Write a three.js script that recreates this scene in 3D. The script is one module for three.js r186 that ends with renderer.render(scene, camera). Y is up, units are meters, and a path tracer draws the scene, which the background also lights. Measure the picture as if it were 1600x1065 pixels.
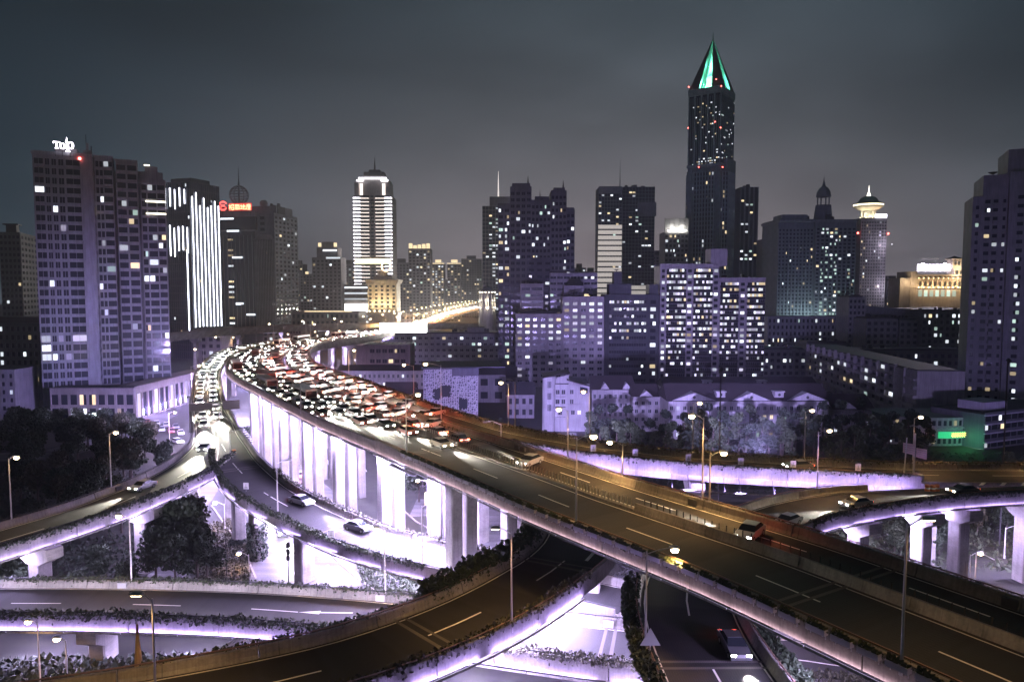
import * as THREE from 'three';
import { mergeGeometries } from 'three/addons/utils/BufferGeometryUtils.js';
import { RectAreaLightUniformsLib } from 'three/addons/lights/RectAreaLightUniformsLib.js';
import { FontLoader } from 'three/addons/loaders/FontLoader.js';
import { TextGeometry } from 'three/addons/geometries/TextGeometry.js';
RectAreaLightUniformsLib.init();

// ---------------------------------------------------------------- camera, sky, light, exposure
const scene = new THREE.Scene();
const EYE = 44, FOCAL = 1150, HORIZON = 452, PITCH = Math.atan((532.5 - HORIZON) / FOCAL);
const camera = new THREE.PerspectiveCamera(2 * Math.atan(532.5 / FOCAL) * 180 / Math.PI, 1024 / 681, 0.5, 9000);
camera.position.set(0, EYE, 0);
camera.rotation.x = -PITCH;
scene.add(camera);
const renderer = new THREE.WebGLRenderer({ antialias: true });
renderer.toneMapping = THREE.LinearToneMapping;
renderer.toneMappingExposure = 1.0;
renderer.shadowMap.enabled = true;

function rngOf(seed) { let t = seed >>> 0; return () => { t = (t + 0x6d2b79f5) | 0; let r = Math.imul(t ^ (t >>> 15), 1 | t); r = (r + Math.imul(r ^ (r >>> 7), 61 | r)) ^ r; return ((r ^ (r >>> 14)) >>> 0) / 4294967296; }; }
let rnd = rngOf(7);
const rr = (a, b) => a + (b - a) * rnd();
const pick = (a) => a[Math.floor(rnd() * a.length) % a.length];
const C3 = (r, g, b) => new THREE.Color().setRGB(r, g, b);

// value noise that tiles with the given periods
function lattice(seed) { const r = rngOf(seed), t = new Float32Array(4096); for (let i = 0; i < 4096; i++) t[i] = r(); return t; }
const LAT = lattice(99);
function vnoise(x, y, px, py, k = 0) {
  const xi = Math.floor(x), yi = Math.floor(y), fx = x - xi, fy = y - yi, sx = fx * fx * (3 - 2 * fx), sy = fy * fy * (3 - 2 * fy);
  const at = (i, j) => LAT[((((i % px) + px) % px) * 57 + (((j % py) + py) % py) * 131 + k * 977) & 4095];
  return (at(xi, yi) * (1 - sx) + at(xi + 1, yi) * sx) * (1 - sy) + (at(xi, yi + 1) * (1 - sx) + at(xi + 1, yi + 1) * sx) * sy;
}

// overcast night sky over a lit city: dull slate overhead, warmer and paler toward the horizon
{
  const W = 1024, H = 512, d = new Float32Array(W * H * 4);
  const top = [0.024, 0.042, 0.056], mid = [0.058, 0.088, 0.108], low = [0.50, 0.41, 0.43], floor = [0.08, 0.19, 0.25];
  for (let j = 0; j < H; j++) {
    const el = ((j + 0.5) / H - 0.5) * Math.PI, e = Math.max(0, Math.sin(el));
    const a = Math.exp(-e * 7.0), b = Math.exp(-e * 2.1);
    for (let i = 0; i < W; i++) {
      const az = ((i + 0.5) / W - 0.5) * 2 * Math.PI, dir = Math.cos(az + Math.PI / 2);
      let n = 0, amp = 0.5, f = 1;
      for (let o = 0; o < 5; o++) { n += amp * vnoise(i / 64 * f, e * 9 * f + 11, 16 * f, 4096, o); amp *= 0.5; f *= 2; }
      const q = az + Math.PI / 2 - 0.17, off = Math.atan2(Math.sin(q), Math.cos(q)), glowAt = Math.exp(-Math.pow(off / 0.44, 2)), cl = 0.45 + 1.1 * n, o4 = (j * W + i) * 4;
      for (let c = 0; c < 3; c++) d[o4 + c] = (top[c] * (1 - b) + mid[c] * (b - a * b) + low[c] * a * b) * cl * (floor[c] + (1 - floor[c]) * glowAt);
      d[o4 + 3] = 1;
    }
  }
  const t = new THREE.DataTexture(d, W, H, THREE.RGBAFormat, THREE.FloatType);
  t.mapping = THREE.EquirectangularReflectionMapping; t.magFilter = THREE.LinearFilter; t.minFilter = THREE.LinearFilter; t.needsUpdate = true;
  scene.background = t; scene.environment = t;
}
const addedFill = new THREE.DirectionalLight(C3(0.8, 0.86, 1), 0.02);  // weak overhead light, added; the overcast sky has no moon
addedFill.position.set(-300, 500, 200); addedFill.target.position.set(0, 0, -200); addedFill.castShadow = true; addedFill.shadow.radius = 30;
Object.assign(addedFill.shadow.camera, { left: -500, right: 500, top: 500, bottom: -500, near: 1, far: 2500 }); addedFill.name = 'addedFill';
scene.add(addedFill, addedFill.target);
scene.fog = new THREE.FogExp2(C3(0.86, 0.86, 0.95), 0.00025);

const VIOLET = C3(0.50, 0.36, 1.0), SODIUM = C3(1.0, 0.55, 0.20), PALE = C3(0.62, 0.50, 1.0), HEAD = C3(1.0, 0.93, 0.80), RED = C3(1.0, 0.12, 0.06);
const K = { lamp: 320, under: 150, face: 14, flood: 16500, head: 8000 };

// ---------------------------------------------------------------- where a point of the photograph (1600 wide) lies at a height or at a distance
const cp = Math.cos(-PITCH), sp = Math.sin(-PITCH);
function ray(px, py) { const x = (px - 800) / FOCAL, y = -(py - 532.5) / FOCAL; return [x, cp * y + sp, sp * y - cp]; }
function atH(px, py, h) { const r = ray(px, py), t = (h - EYE) / r[1]; return [r[0] * t, h, r[2] * t]; }
function atD(px, py, D) { const r = ray(px, py), t = -D / r[2]; return [r[0] * t, r[1] * t + EYE, -D]; }
function toPx(x, y, z) { const dy = y - EYE, Y = cp * dy + sp * z, Z = -sp * dy + cp * z; return [800 + FOCAL * x / -Z, 532.5 - FOCAL * Y / -Z]; }

// ---------------------------------------------------------------- textures and materials
function tex(size, fn, srgb = true) {
  const d = new Uint8Array(size * size * 4);
  for (let j = 0; j < size; j++) for (let i = 0; i < size; i++) { const v = fn(i, j, size), o = (j * size + i) * 4; for (let c = 0; c < 3; c++) d[o + c] = Math.max(0, Math.min(255, 255 * (Array.isArray(v) ? v[c] : v))); d[o + 3] = 255; }
  const t = new THREE.DataTexture(d, size, size); t.wrapS = t.wrapT = THREE.RepeatWrapping; t.magFilter = THREE.LinearFilter; t.minFilter = THREE.LinearMipmapLinearFilter; t.generateMipmaps = true; t.needsUpdate = true;
  if (srgb) t.colorSpace = THREE.SRGBColorSpace;
  return t;
}
const fbm = (i, j, s, base, oct, k) => { let n = 0, a = 0.5, f = base; for (let o = 0; o < oct; o++) { n += a * vnoise(i / s * f, j / s * f, f, f, k + o); a *= 0.5; f *= 2; } return n / (1 - Math.pow(0.5, oct)); };
const T = {};
T.concrete = tex(512, (i, j, s) => { const n = fbm(i, j, s, 4, 6, 1), st = 0.6 * vnoise(i / s * 40, j / s * 3, 40, 3, 5) + 0.4 * vnoise(i / s * 90, j / s * 5, 90, 5, 7), sp2 = fbm(i, j, s, 64, 2, 9); const v = 0.72 + 0.30 * (n - 0.5) + 0.16 * (st - 0.5) - (st > 0.66 ? (st - 0.66) * 0.8 : 0) + 0.1 * (sp2 - 0.5); return [v, v * 0.985, v * 0.96]; });
T.asphalt = tex(512, (i, j, s) => { const n = fbm(i, j, s, 4, 4, 2), g = fbm(i, j, s, 128, 2, 3), tr = 0.6 * vnoise(i / s * 2, j / s * 12, 2, 12, 4) + 0.4 * vnoise(i / s * 3, j / s * 40, 3, 40, 6); const v = 0.70 + 0.24 * (n - 0.5) + 0.30 * (g - 0.5) + 0.46 * (tr - 0.5); return [v, v, v]; });
T.plaster = tex(256, (i, j, s) => { const n = fbm(i, j, s, 4, 5, 6), st = 0.6 * vnoise(i / s * 30, j / s * 3, 30, 3, 8) + 0.4 * vnoise(i / s * 60, j / s * 4, 60, 4, 9); const v = 0.80 + 0.18 * (n - 0.5) + 0.18 * (st - 0.5); return [v, v, v]; });
T.soil = tex(512, (i, j, s) => { const n = fbm(i, j, s, 8, 6, 3); const v = 0.35 + 0.9 * (n - 0.5); return [0.62 * v + 0.12, 0.66 * v + 0.12, 0.5 * v + 0.09]; });
T.rough = tex(256, (i, j, s) => { const n = fbm(i, j, s, 8, 5, 4); return 0.78 + 0.4 * (n - 0.5); }, false);
const rep = (t, m) => { const c = t.clone(); c.repeat.set(1 / m, 1 / m); c.needsUpdate = true; return c; };
const std = (name, color, o = {}) => { const m = new THREE.MeshStandardMaterial({ color, roughness: 0.85, side: THREE.DoubleSide, ...o }); m.name = name; return m; };
const glow = (name, c, k) => { const m = new THREE.MeshStandardMaterial({ color: C3(0.05, 0.05, 0.05), emissive: c, emissiveIntensity: k, roughness: 0.6, side: THREE.DoubleSide }); m.name = name; return m; };
const tConc = rep(T.concrete, 9), tAsph = rep(T.asphalt, 11), tPlas = rep(T.plaster, 12), tSoil = rep(T.soil, 14);
const M = {
  conc: std('concrete', C3(0.42, 0.41, 0.40), { map: tConc, bumpMap: tConc, bumpScale: 0.02 }),
  pier: std('pier concrete', C3(0.50, 0.49, 0.48), { map: tConc }),
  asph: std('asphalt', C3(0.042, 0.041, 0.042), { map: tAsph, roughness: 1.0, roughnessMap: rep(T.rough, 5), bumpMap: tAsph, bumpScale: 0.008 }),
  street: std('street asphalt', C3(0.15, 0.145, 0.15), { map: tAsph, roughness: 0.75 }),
  pave: std('pavement', C3(0.24, 0.23, 0.22), { map: tConc }),
  paint: std('road paint', C3(0.72, 0.70, 0.64), { roughness: 0.6 }),
  steel: std('galvanised steel', C3(0.36, 0.36, 0.37), { roughness: 0.45, metalness: 0.5 }),
  pole: std('pole paint', C3(0.50, 0.48, 0.46), { roughness: 0.5 }),
  darkSteel: std('dark steel', C3(0.03, 0.03, 0.034), { roughness: 0.7 }),
  rust: std('rail paint', C3(0.15, 0.085, 0.06), { roughness: 0.6 }),
  joint: std('rubber joint', C3(0.03, 0.03, 0.03)),
  soil: std('soil', C3(0.08, 0.08, 0.066), { map: tSoil }),
  trunk: std('bark', C3(0.07, 0.055, 0.045)),
  glass: std('dark glazing', C3(0.018, 0.022, 0.028), { roughness: 0.12 }),
  curtain: std('blue glazing', C3(0.03, 0.045, 0.06), { roughness: 0.1, metalness: 0.2 }),
  frame: std('window frame', C3(0.32, 0.32, 0.34), { roughness: 0.5 }),
  roof: std('roof felt', C3(0.045, 0.045, 0.05), { map: tConc, roughness: 1 }),
  tile: std('roof tiles', C3(0.028, 0.022, 0.024), { roughness: 0.95 }),
  rubber: std('tyre rubber', C3(0.02, 0.02, 0.02)),
  chrome: std('rim', C3(0.5, 0.5, 0.5), { metalness: 0.9, roughness: 0.3 }),
};
const wallMats = new Map();
function wallMat(r, g, b) { const k = [r, g, b].join(); if (!wallMats.has(k)) wallMats.set(k, std('painted render', C3(r, g, b), { map: tPlas, roughness: 0.88 })); return wallMats.get(k); }
const LEAF = [C3(0.022, 0.036, 0.016), C3(0.034, 0.048, 0.02), C3(0.02, 0.032, 0.018), C3(0.045, 0.044, 0.022)].map((c, i) => std('foliage ' + i, c, { roughness: 0.8 }));
const WIN = {
  white: [0.55, 1.0, 1.8].map((k) => glow('white lit window', C3(0.86, 0.92, 1.0), k)),
  warm: [0.4, 0.8, 1.4].map((k) => glow('warm lit window', C3(1.0, 0.78, 0.45), k)),
  violet: [0.45, 0.9, 1.5].map((k) => glow('pale violet lit window', C3(0.80, 0.74, 1.0), k)),
  green: [0.5, 0.9].map((k) => glow('greenish lit window', C3(0.72, 1.0, 0.88), k)),
};

// ---------------------------------------------------------------- naming
const used = new Map();
function numbered(n) { const k = used.get(n) ?? 0; used.set(n, k + 1); return k ? n + '_' + String(k).padStart(3, '0') : n; }
function thing(name, label, category, at = [0, 0, 0], group, kind) {
  const o = new THREE.Group(); o.name = numbered(name); o.position.set(at[0], at[1], at[2]); scene.add(o);
  o.userData = {}; if (label) o.userData.label = label; if (category) o.userData.category = category; if (group) o.userData.group = group; if (kind) o.userData.kind = kind;
  return o;
}
function tag(o, label, category, group, kind) { if (label) o.userData.label = label; if (category) o.userData.category = category; if (group) o.userData.group = group; if (kind) o.userData.kind = kind; return o; }
function copyOf(src, at, turn = 0, label, scale) {
  const c = src.clone(); c.name = numbered(src.name.replace(/_\d{3}$/, '')); c.position.set(at[0], at[1], at[2]); c.rotation.y = turn; if (scale) c.scale.setScalar(scale);
  c.userData = { ...src.userData }; if (label) c.userData.label = label; scene.add(c); return c;
}

// ---------------------------------------------------------------- geometry collector
const V = new THREE.Vector3();
class G {
  constructor() { this.p = []; this.t = []; this.m = null; }
  get empty() { return !this.p.length; }
  v(a, u, w) { if (this.m) { V.set(a[0], a[1], a[2]).applyMatrix4(this.m); this.p.push(V.x, V.y, V.z); } else this.p.push(a[0], a[1], a[2]); this.t.push(u, w); }
  tri(a, b, c) { this.v(a, a[0] + a[2], a[1]); this.v(b, b[0] + b[2], b[1]); this.v(c, c[0] + c[2], c[1]); return this; }
  quad(a, b, c, d, u0 = 0, v0 = 0, u1, v1) {
    if (u1 === undefined) { u1 = u0 + Math.hypot(b[0] - a[0], b[1] - a[1], b[2] - a[2]); v1 = v0 + Math.hypot(d[0] - a[0], d[1] - a[1], d[2] - a[2]); }
    this.v(a, u0, v0); this.v(b, u1, v0); this.v(c, u1, v1); this.v(a, u0, v0); this.v(c, u1, v1); this.v(d, u0, v1); return this;
  }
  box(x0, y0, z0, x1, y1, z1, skip = '') {
    if (!skip.includes('f')) this.quad([x0, y0, z1], [x1, y0, z1], [x1, y1, z1], [x0, y1, z1], x0, y0, x1, y1);
    if (!skip.includes('b')) this.quad([x1, y0, z0], [x0, y0, z0], [x0, y1, z0], [x1, y1, z0], x1, y0, x0, y1);
    if (!skip.includes('l')) this.quad([x0, y0, z0], [x0, y0, z1], [x0, y1, z1], [x0, y1, z0], z0, y0, z1, y1);
    if (!skip.includes('r')) this.quad([x1, y0, z1], [x1, y0, z0], [x1, y1, z0], [x1, y1, z1], z1, y0, z0, y1);
    if (!skip.includes('t')) this.quad([x0, y1, z1], [x1, y1, z1], [x1, y1, z0], [x0, y1, z0], x0, z1, x1, z0);
    if (!skip.includes('d')) this.quad([x0, y0, z0], [x1, y0, z0], [x1, y0, z1], [x0, y0, z1], x0, z0, x1, z1);
    return this;
  }
  cyl(x, z, y0, y1, r0, r1, n = 10, cap = true) {
    for (let i = 0; i < n; i++) {
      const a = i / n * 2 * Math.PI, b = (i + 1) / n * 2 * Math.PI, c = Math.cos, s = Math.sin;
      this.quad([x + r0 * c(a), y0, z - r0 * s(a)], [x + r0 * c(b), y0, z - r0 * s(b)], [x + r1 * c(b), y1, z - r1 * s(b)], [x + r1 * c(a), y1, z - r1 * s(a)], r0 * a, y0, r0 * b, y1);
      if (cap && r1 > 0) this.tri([x, y1, z], [x + r1 * c(a), y1, z - r1 * s(a)], [x + r1 * c(b), y1, z - r1 * s(b)]);
    }
    return this;
  }
  bar(a, b, r, n = 5) { // a rod between two points
    const d = new THREE.Vector3(b[0] - a[0], b[1] - a[1], b[2] - a[2]), L = d.length(); d.normalize();
    const u = Math.abs(d.y) < 0.9 ? new THREE.Vector3(0, 1, 0).cross(d).normalize() : new THREE.Vector3(1, 0, 0).cross(d).normalize(), w = d.clone().cross(u);
    const at = (k, P) => { const q = k / n * 2 * Math.PI, c = Math.cos(q) * r, s = Math.sin(q) * r; return [P[0] + u.x * c + w.x * s, P[1] + u.y * c + w.y * s, P[2] + u.z * c + w.z * s]; };
    for (let k = 0; k < n; k++) this.quad(at(k, a), at(k + 1, a), at(k + 1, b), at(k, b), 0, 0, r, L);
    return this;
  }
  geo() {
    const g = new THREE.BufferGeometry();
    g.setAttribute('position', new THREE.BufferAttribute(new Float32Array(this.p), 3));
    g.setAttribute('uv', new THREE.BufferAttribute(new Float32Array(this.t), 2));
    g.computeVertexNormals();
    return g;
  }
  build(name, mat, parent, world = false, kind) {
    if (this.empty) return null;
    return put(name, this.geo(), mat, parent, world, kind);
  }
}
function put(name, geo, mat, parent = scene, world = false, kind) {
  const m = new THREE.Mesh(geo, mat); m.castShadow = m.receiveShadow = true;
  m.name = parent === scene ? numbered(name) : name;
  if (world && parent !== scene) m.position.copy(parent.position).negate();
  if (kind) m.userData.kind = kind;
  parent.add(m); return m;
}

// ================================================================ ground
{
  const g = new G(); g.quad([-1500, -0.02, 60], [1500, -0.02, 60], [1500, -0.02, -3200], [-1500, -0.02, -3200], 0, 0, 3000, 3260);
  tag(g.build('ground', M.soil), 'dark bare ground and planting soil below the flyovers', 'ground', null, 'structure');
}

// ================================================================ paths and viaducts
function pathOf(pts) {  // pts: [x, z, h, W?] along one edge of the road
  const cur = new THREE.CatmullRomCurve3(pts.map((p) => new THREE.Vector3(p[0], p[2], p[1])), false, 'centripetal');
  const n = Math.max(60, Math.round(cur.getLength() / 1.5)), P = cur.getPoints(n * 3), S = [0];
  for (let i = 1; i < P.length; i++) S.push(S[i - 1] + Math.hypot(P[i].x - P[i - 1].x, P[i].z - P[i - 1].z));
  const wAt = pts.map((p) => { let best = 0, bd = 1e9; P.forEach((q, i) => { const d = (q.x - p[0]) ** 2 + (q.z - p[1]) ** 2; if (d < bd) { bd = d; best = i; } }); return [S[best], p[3]]; }).filter((w) => w[1] !== undefined);
  const L = S[S.length - 1];
  const seg = (s) => { let a = 0, b = S.length - 1; while (b - a > 1) { const m = (a + b) >> 1; if (S[m] <= s) a = m; else b = m; } return a; };
  return {
    L, P, S,
    at(s) {
      s = Math.max(0, Math.min(L - 1e-3, s)); const i = seg(s), f = (s - S[i]) / Math.max(1e-6, S[i + 1] - S[i]), a = P[i], b = P[i + 1];
      const i0 = Math.max(0, i - 2), i1 = Math.min(P.length - 1, i + 3); let tx = P[i1].x - P[i0].x, tz = P[i1].z - P[i0].z; const l = Math.hypot(tx, tz); tx /= l; tz /= l;
      return { x: a.x + (b.x - a.x) * f, y: a.y + (b.y - a.y) * f, z: a.z + (b.z - a.z) * f, tx, tz, s, slope: (P[i1].y - P[i0].y) / l };
    },
    W(s) { if (!wAt.length) return 9; if (s <= wAt[0][0]) return wAt[0][1]; for (let k = 1; k < wAt.length; k++) if (s <= wAt[k][0]) { const f = (s - wAt[k - 1][0]) / (wAt[k][0] - wAt[k - 1][0]); return wAt[k - 1][1] + f * (wAt[k][1] - wAt[k - 1][1]); } return wAt[wAt.length - 1][1]; },
    near(x, z) { let best = 0, bd = 1e9; P.forEach((q, i) => { const d = (q.x - x) ** 2 + (q.z - z) ** 2; if (d < bd) { bd = d; best = i; } }); return S[best]; },
  };
}
class Road {
  constructor(pts, side) { this.path = pathOf(pts); this.side = side; this.L = this.path.L; }
  // a point u metres in from the traced edge (or from the far edge when u is given as W - u) and dy above the road
  pt(s, u, dy = 0) { const f = this.path.at(s), n = this.side; return [f.x - f.tz * n * u, f.y + dy, f.z + f.tx * n * u]; }
  W(s) { return this.path.W(s); }
  frame(s) { return this.path.at(s); }
  yaw(s) { const f = this.path.at(s); return Math.atan2(f.tx, f.tz); }
  ribbon(g, prof, s0, s1, step = 2.5, closed = false) {
    const n = Math.max(1, Math.ceil((s1 - s0) / step)); let prev = null;
    const pr = closed ? [...prof, prof[0]] : prof, cum = [0];
    for (let j = 1; j < pr.length; j++) cum.push(cum[j - 1] + Math.hypot((pr[j][0] - pr[j - 1][0]) || 0, pr[j][1] - pr[j - 1][1]));
    for (let i = 0; i <= n; i++) {
      const s = s0 + (s1 - s0) * i / n, w = this.W(s), row = pr.map(([u, dy]) => this.pt(s, u === 'W' ? w : u >= 400 ? w - (u - 500) : u, dy));
      if (prev) for (let j = 0; j + 1 < row.length; j++) g.quad(prev.row[j], row[j], row[j + 1], prev.row[j + 1], prev.s, cum[j], s, cum[j + 1]);
      if (closed && (i === 0 || i === n)) for (let j = 1; j + 1 < prof.length; j++) g.tri(row[0], row[j], row[j + 1]);
      prev = { row, s };
    }
    return g;
  }
  sAtPx(px, u, dy, s0 = 0, s1 = this.L) { let best = s0, bd = 1e9; for (let s = s0; s <= s1; s += 0.5) { const p = this.pt(s, u, dy); if (p[2] > -20) continue; const d = Math.abs(toPx(...p)[0] - px); if (d < bd) { bd = d; best = s; } } return best; }
}
const inv = (u) => 500 + u;   // u counted back from the far edge
const stripMat = glow('violet tube glow', C3(0.78, 0.68, 1.0), 1.1);
function area(parent, at, x, face, len, wid, color, k, name) {
  const l = new THREE.RectAreaLight(color, k, len, wid); l.name = name;
  const X = new THREE.Vector3(...x).normalize(), Z = new THREE.Vector3(...face).normalize().negate(), Y = Z.clone().cross(X).normalize(); X.copy(Y.clone().cross(Z));
  l.quaternion.setFromRotationMatrix(new THREE.Matrix4().makeBasis(X, Y, Z));
  l.position.set(at[0], at[1], at[2]); if (parent !== scene) l.position.sub(parent.position); parent.add(l); return l;
}
function viaduct(o) {
  const R = new Road(o.pts, o.side), gd = o.girder ?? 1.9, mid = R.pt(R.L * 0.35, 4);
  const g = thing('viaduct', o.label, 'viaduct', [mid[0], 0, mid[2]]);
  const a = new G(); R.ribbon(a, [[0.3, 0], [inv(0.3), 0]], 0, R.L, 2); a.build('road_surface', M.asph, g, true);
  const b = new G(); R.ribbon(b, [[0.02, -0.05], [0.02, -0.42], [1.5, -0.62], [2.1, -gd], [inv(2.1), -gd], [inv(1.5), -0.62], [inv(0.02), -0.42], [inv(0.02), -0.05]], 0, R.L, 2.5, true);
  b.build('girder', M.conc, g, true);
  // parapets, panel by panel with open joints
  const wallH = o.wall ?? 0.95;
  for (const [which, ranges] of [['a', o.pa ?? [[0, R.L]]], ['b', o.pb ?? [[0, R.L]]]]) {
    const f = (u) => (which === 'a' ? u : inv(u)), fascia = -0.9;
    for (const [q0, q1] of ranges) {
      const n = Math.max(1, Math.round((q1 - q0) / (q1 - q0 > 600 ? 26 : o.panel ?? 11)));
      for (let i = 0; i < n; i++) {
        const s0 = q0 + (q1 - q0) * i / n + 0.06, s1 = q0 + (q1 - q0) * (i + 1) / n - 0.06, p = new G();
        R.ribbon(p, [[f(-0.16), fascia], [f(-0.16), wallH - 0.06], [f(-0.10), wallH], [f(0.14), wallH], [f(0.2), wallH - 0.06], [f(0.32), 0.3], [f(0.5), 0.012], [f(0.5), -0.04], [f(0.015), -0.04], [f(0.015), fascia]], s0, s1, 2.5, true);
        p.build('parapet_panel', M.conc, g, true);
      }
      const h = new G(); R.ribbon(h, [[f(-0.03), wallH + 0.16], [f(0.07), wallH + 0.16], [f(0.07), wallH + 0.26], [f(-0.03), wallH + 0.26]], q0, q1, 2.5, true);
      for (let s = q0 + 0.5; s < q1; s += 2.5) { const w = R.W(s), u = which === 'a' ? 0.02 : w - 0.02, A = R.pt(s, u, wallH - 0.05), B = R.pt(s, u, wallH + 0.17); h.bar(A, B, 0.035, 4); }
      h.build('handrail', o.rail ?? M.rust, g, true);
    }
  }
  for (const d of o.dashes ?? []) {
    const [u, s0, s1] = d; for (let s = s0; s + 6 < s1; s += 15) { const p = new G(); R.ribbon(p, [[u - 0.09, 0.014], [u + 0.09, 0.014]], s, s + 6, 3); p.build('lane_dash', M.paint, g, true); }
  }
  for (const [u, s0, s1] of o.lines ?? []) { const p = new G(); R.ribbon(p, [[u - 0.07, 0.016], [u + 0.07, 0.016]], s0, s1, 2.5); p.build('edge_line', M.paint, g, true); }
  for (const s of o.joints ?? []) { const p = new G(); R.ribbon(p, [[0.5, 0.02], [inv(0.5), 0.02]], s, s + 0.35, 1); R.ribbon(p, [[0.5, 0.02], [inv(0.5), 0.02]], s + 1.0, s + 1.35, 1); p.build('expansion_joint', M.pave, g, true); }
  return { R, g, gd };
}
function pier(v, s, u, o = {}) {
  const f = v.R.frame(s), c = v.R.pt(s, u), top = c[1] - v.gd, w = o.w ?? 1.9, d = o.d ?? 1.6;
  const m = new THREE.Matrix4().makeBasis(new THREE.Vector3(-f.tz, 0, f.tx), new THREE.Vector3(0, 1, 0), new THREE.Vector3(-f.tx, 0, -f.tz)).setPosition(c[0], 0, c[2]);
  const g = new G(); g.m = m; const cap = o.cap ?? 0, capH = cap ? 1.5 : 0, ch = 0.18, T1 = top - capH, y0 = o.y0 ?? 0;
  const ring = [[-w / 2 + ch, -d / 2], [w / 2 - ch, -d / 2], [w / 2, -d / 2 + ch], [w / 2, d / 2 - ch], [w / 2 - ch, d / 2], [-w / 2 + ch, d / 2], [-w / 2, d / 2 - ch], [-w / 2, -d / 2 + ch]];
  for (let i = 0; i < 8; i++) { const a = ring[i], b = ring[(i + 1) % 8]; g.quad([a[0], y0, a[1]], [b[0], y0, b[1]], [b[0], T1, b[1]], [a[0], T1, a[1]], i, y0, i + 1, T1); }
  const mesh = g.build('pier', M.pier, v.g, true);
  if (cap) {
    const k = new G(); k.m = m; const dd = d / 2 + 0.15, pr = [[-w / 2, T1 - 0.9], [w / 2, T1 - 0.9], [cap / 2, T1 + 0.1], [cap / 2, top], [-cap / 2, top], [-cap / 2, T1 + 0.1]];
    for (let i = 0; i < 6; i++) { const a = pr[i], b = pr[(i + 1) % 6]; k.quad([a[0], a[1], -dd], [b[0], b[1], -dd], [b[0], b[1], dd], [a[0], a[1], dd]); }
    for (const z of [-dd, dd]) for (let i = 1; i + 1 < 6; i++) k.tri([...pr[0], z], [...pr[i], z], [...pr[i + 1], z]);
    const cm = k.build('pier_cap', M.pier, mesh, false);
  }
  return { mesh, base: [c[0], y0, c[2]], m, w, d };
}
// linear wall washers on brackets below the edge of a deck: a trough, its shield added to hide the tube, open toward the parapet face and the soffit
function edgeTubes(v, edge, s0, s1, k = 1, drop = -1.04, out = 0.34, color = VIOLET) {
  const n = Math.max(1, Math.round((s1 - s0) / 7));
  for (let i = 0; i < n; i++) {
    const a = s0 + (s1 - s0) * i / n + 0.05, b = s0 + (s1 - s0) * (i + 1) / n - 0.05, sm = (a + b) / 2, w = v.R.W(sm), sg = edge === 'a' ? 1 : -1, f = v.R.frame(sm);
    const U = (s, d) => (edge === 'a' ? -d : v.R.W(s) + d);
    const h = new G(); for (let q = 0; q < 3; q++) { const A = a + (b - a) * q / 3, B = a + (b - a) * (q + 1) / 3, P = (s, d, y) => v.R.pt(s, U(s, d), drop + y); h.quad(P(A, out + 0.14, 0.12), P(B, out + 0.14, 0.12), P(B, out + 0.14, -0.1), P(A, out + 0.14, -0.1)); h.quad(P(A, out + 0.14, -0.1), P(B, out + 0.14, -0.1), P(B, out - 0.1, -0.1), P(A, out - 0.1, -0.1)); }
    const hm = h.build('added_washer_housing', M.pier, v.g, true);
    const t = new G(); for (let q = 0; q < 4; q++) t.bar(v.R.pt(a + (b - a) * q / 4, U(a, out), drop), v.R.pt(a + (b - a) * (q + 1) / 4, U(a, out), drop), 0.05, 6);
    t.build('light_tube', stripMat, hm);
    const br = new G(); for (const s of [a + 1, b - 1]) br.bar(v.R.pt(s, U(s, out), drop - 0.06), v.R.pt(s, U(s, -0.3), -0.75), 0.04, 4);
    br.build('bracket', M.darkSteel, hm);
    const c = v.R.pt(sm, U(sm, out - 0.02), drop + 0.1), tow = out < 0 ? v.R.pt(sm, U(sm, -2.3), -1.25) : v.R.pt(sm, U(sm, drop < -2 ? -1.2 : -0.3), drop < -2 ? 0.2 : 0.5), L = b - a;
    area(v.g, c, [f.tx, f.slope, f.tz], [tow[0] - c[0], tow[1] - c[1], tow[2] - c[2]], L, 0.2, color, K.face * 8 * k, 'tube_light');
  }
}
// violet troughs under a deck that light the piers and the street below
function underLights(v, u, s0, s1, step = 18, k = 1) {
  for (let s = s0; s < s1; s += step) {
    const f = v.R.frame(s), c = v.R.pt(s, u, -v.gd - 0.32), g = new G();
    g.m = new THREE.Matrix4().makeBasis(new THREE.Vector3(-f.tz, 0, f.tx), new THREE.Vector3(0, 1, 0), new THREE.Vector3(-f.tx, 0, -f.tz)).setPosition(c[0], c[1], c[2]);
    g.box(-0.3, 0.02, -4, 0.3, 0.2, 4); const h = g.build('light_trough', M.steel, v.g, true);
    const e = new G(); e.m = g.m; e.box(-0.26, -0.04, -3.9, 0.26, 0.015, 3.9); e.build('trough_lens', stripMat, h);
    area(v.g, [c[0], c[1] - 0.1, c[2]], [f.tx, f.slope, f.tz], [0, -1, 0], 7.8, 0.52, PALE, K.under * 9 * k, 'trough_light');
  }
}

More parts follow.
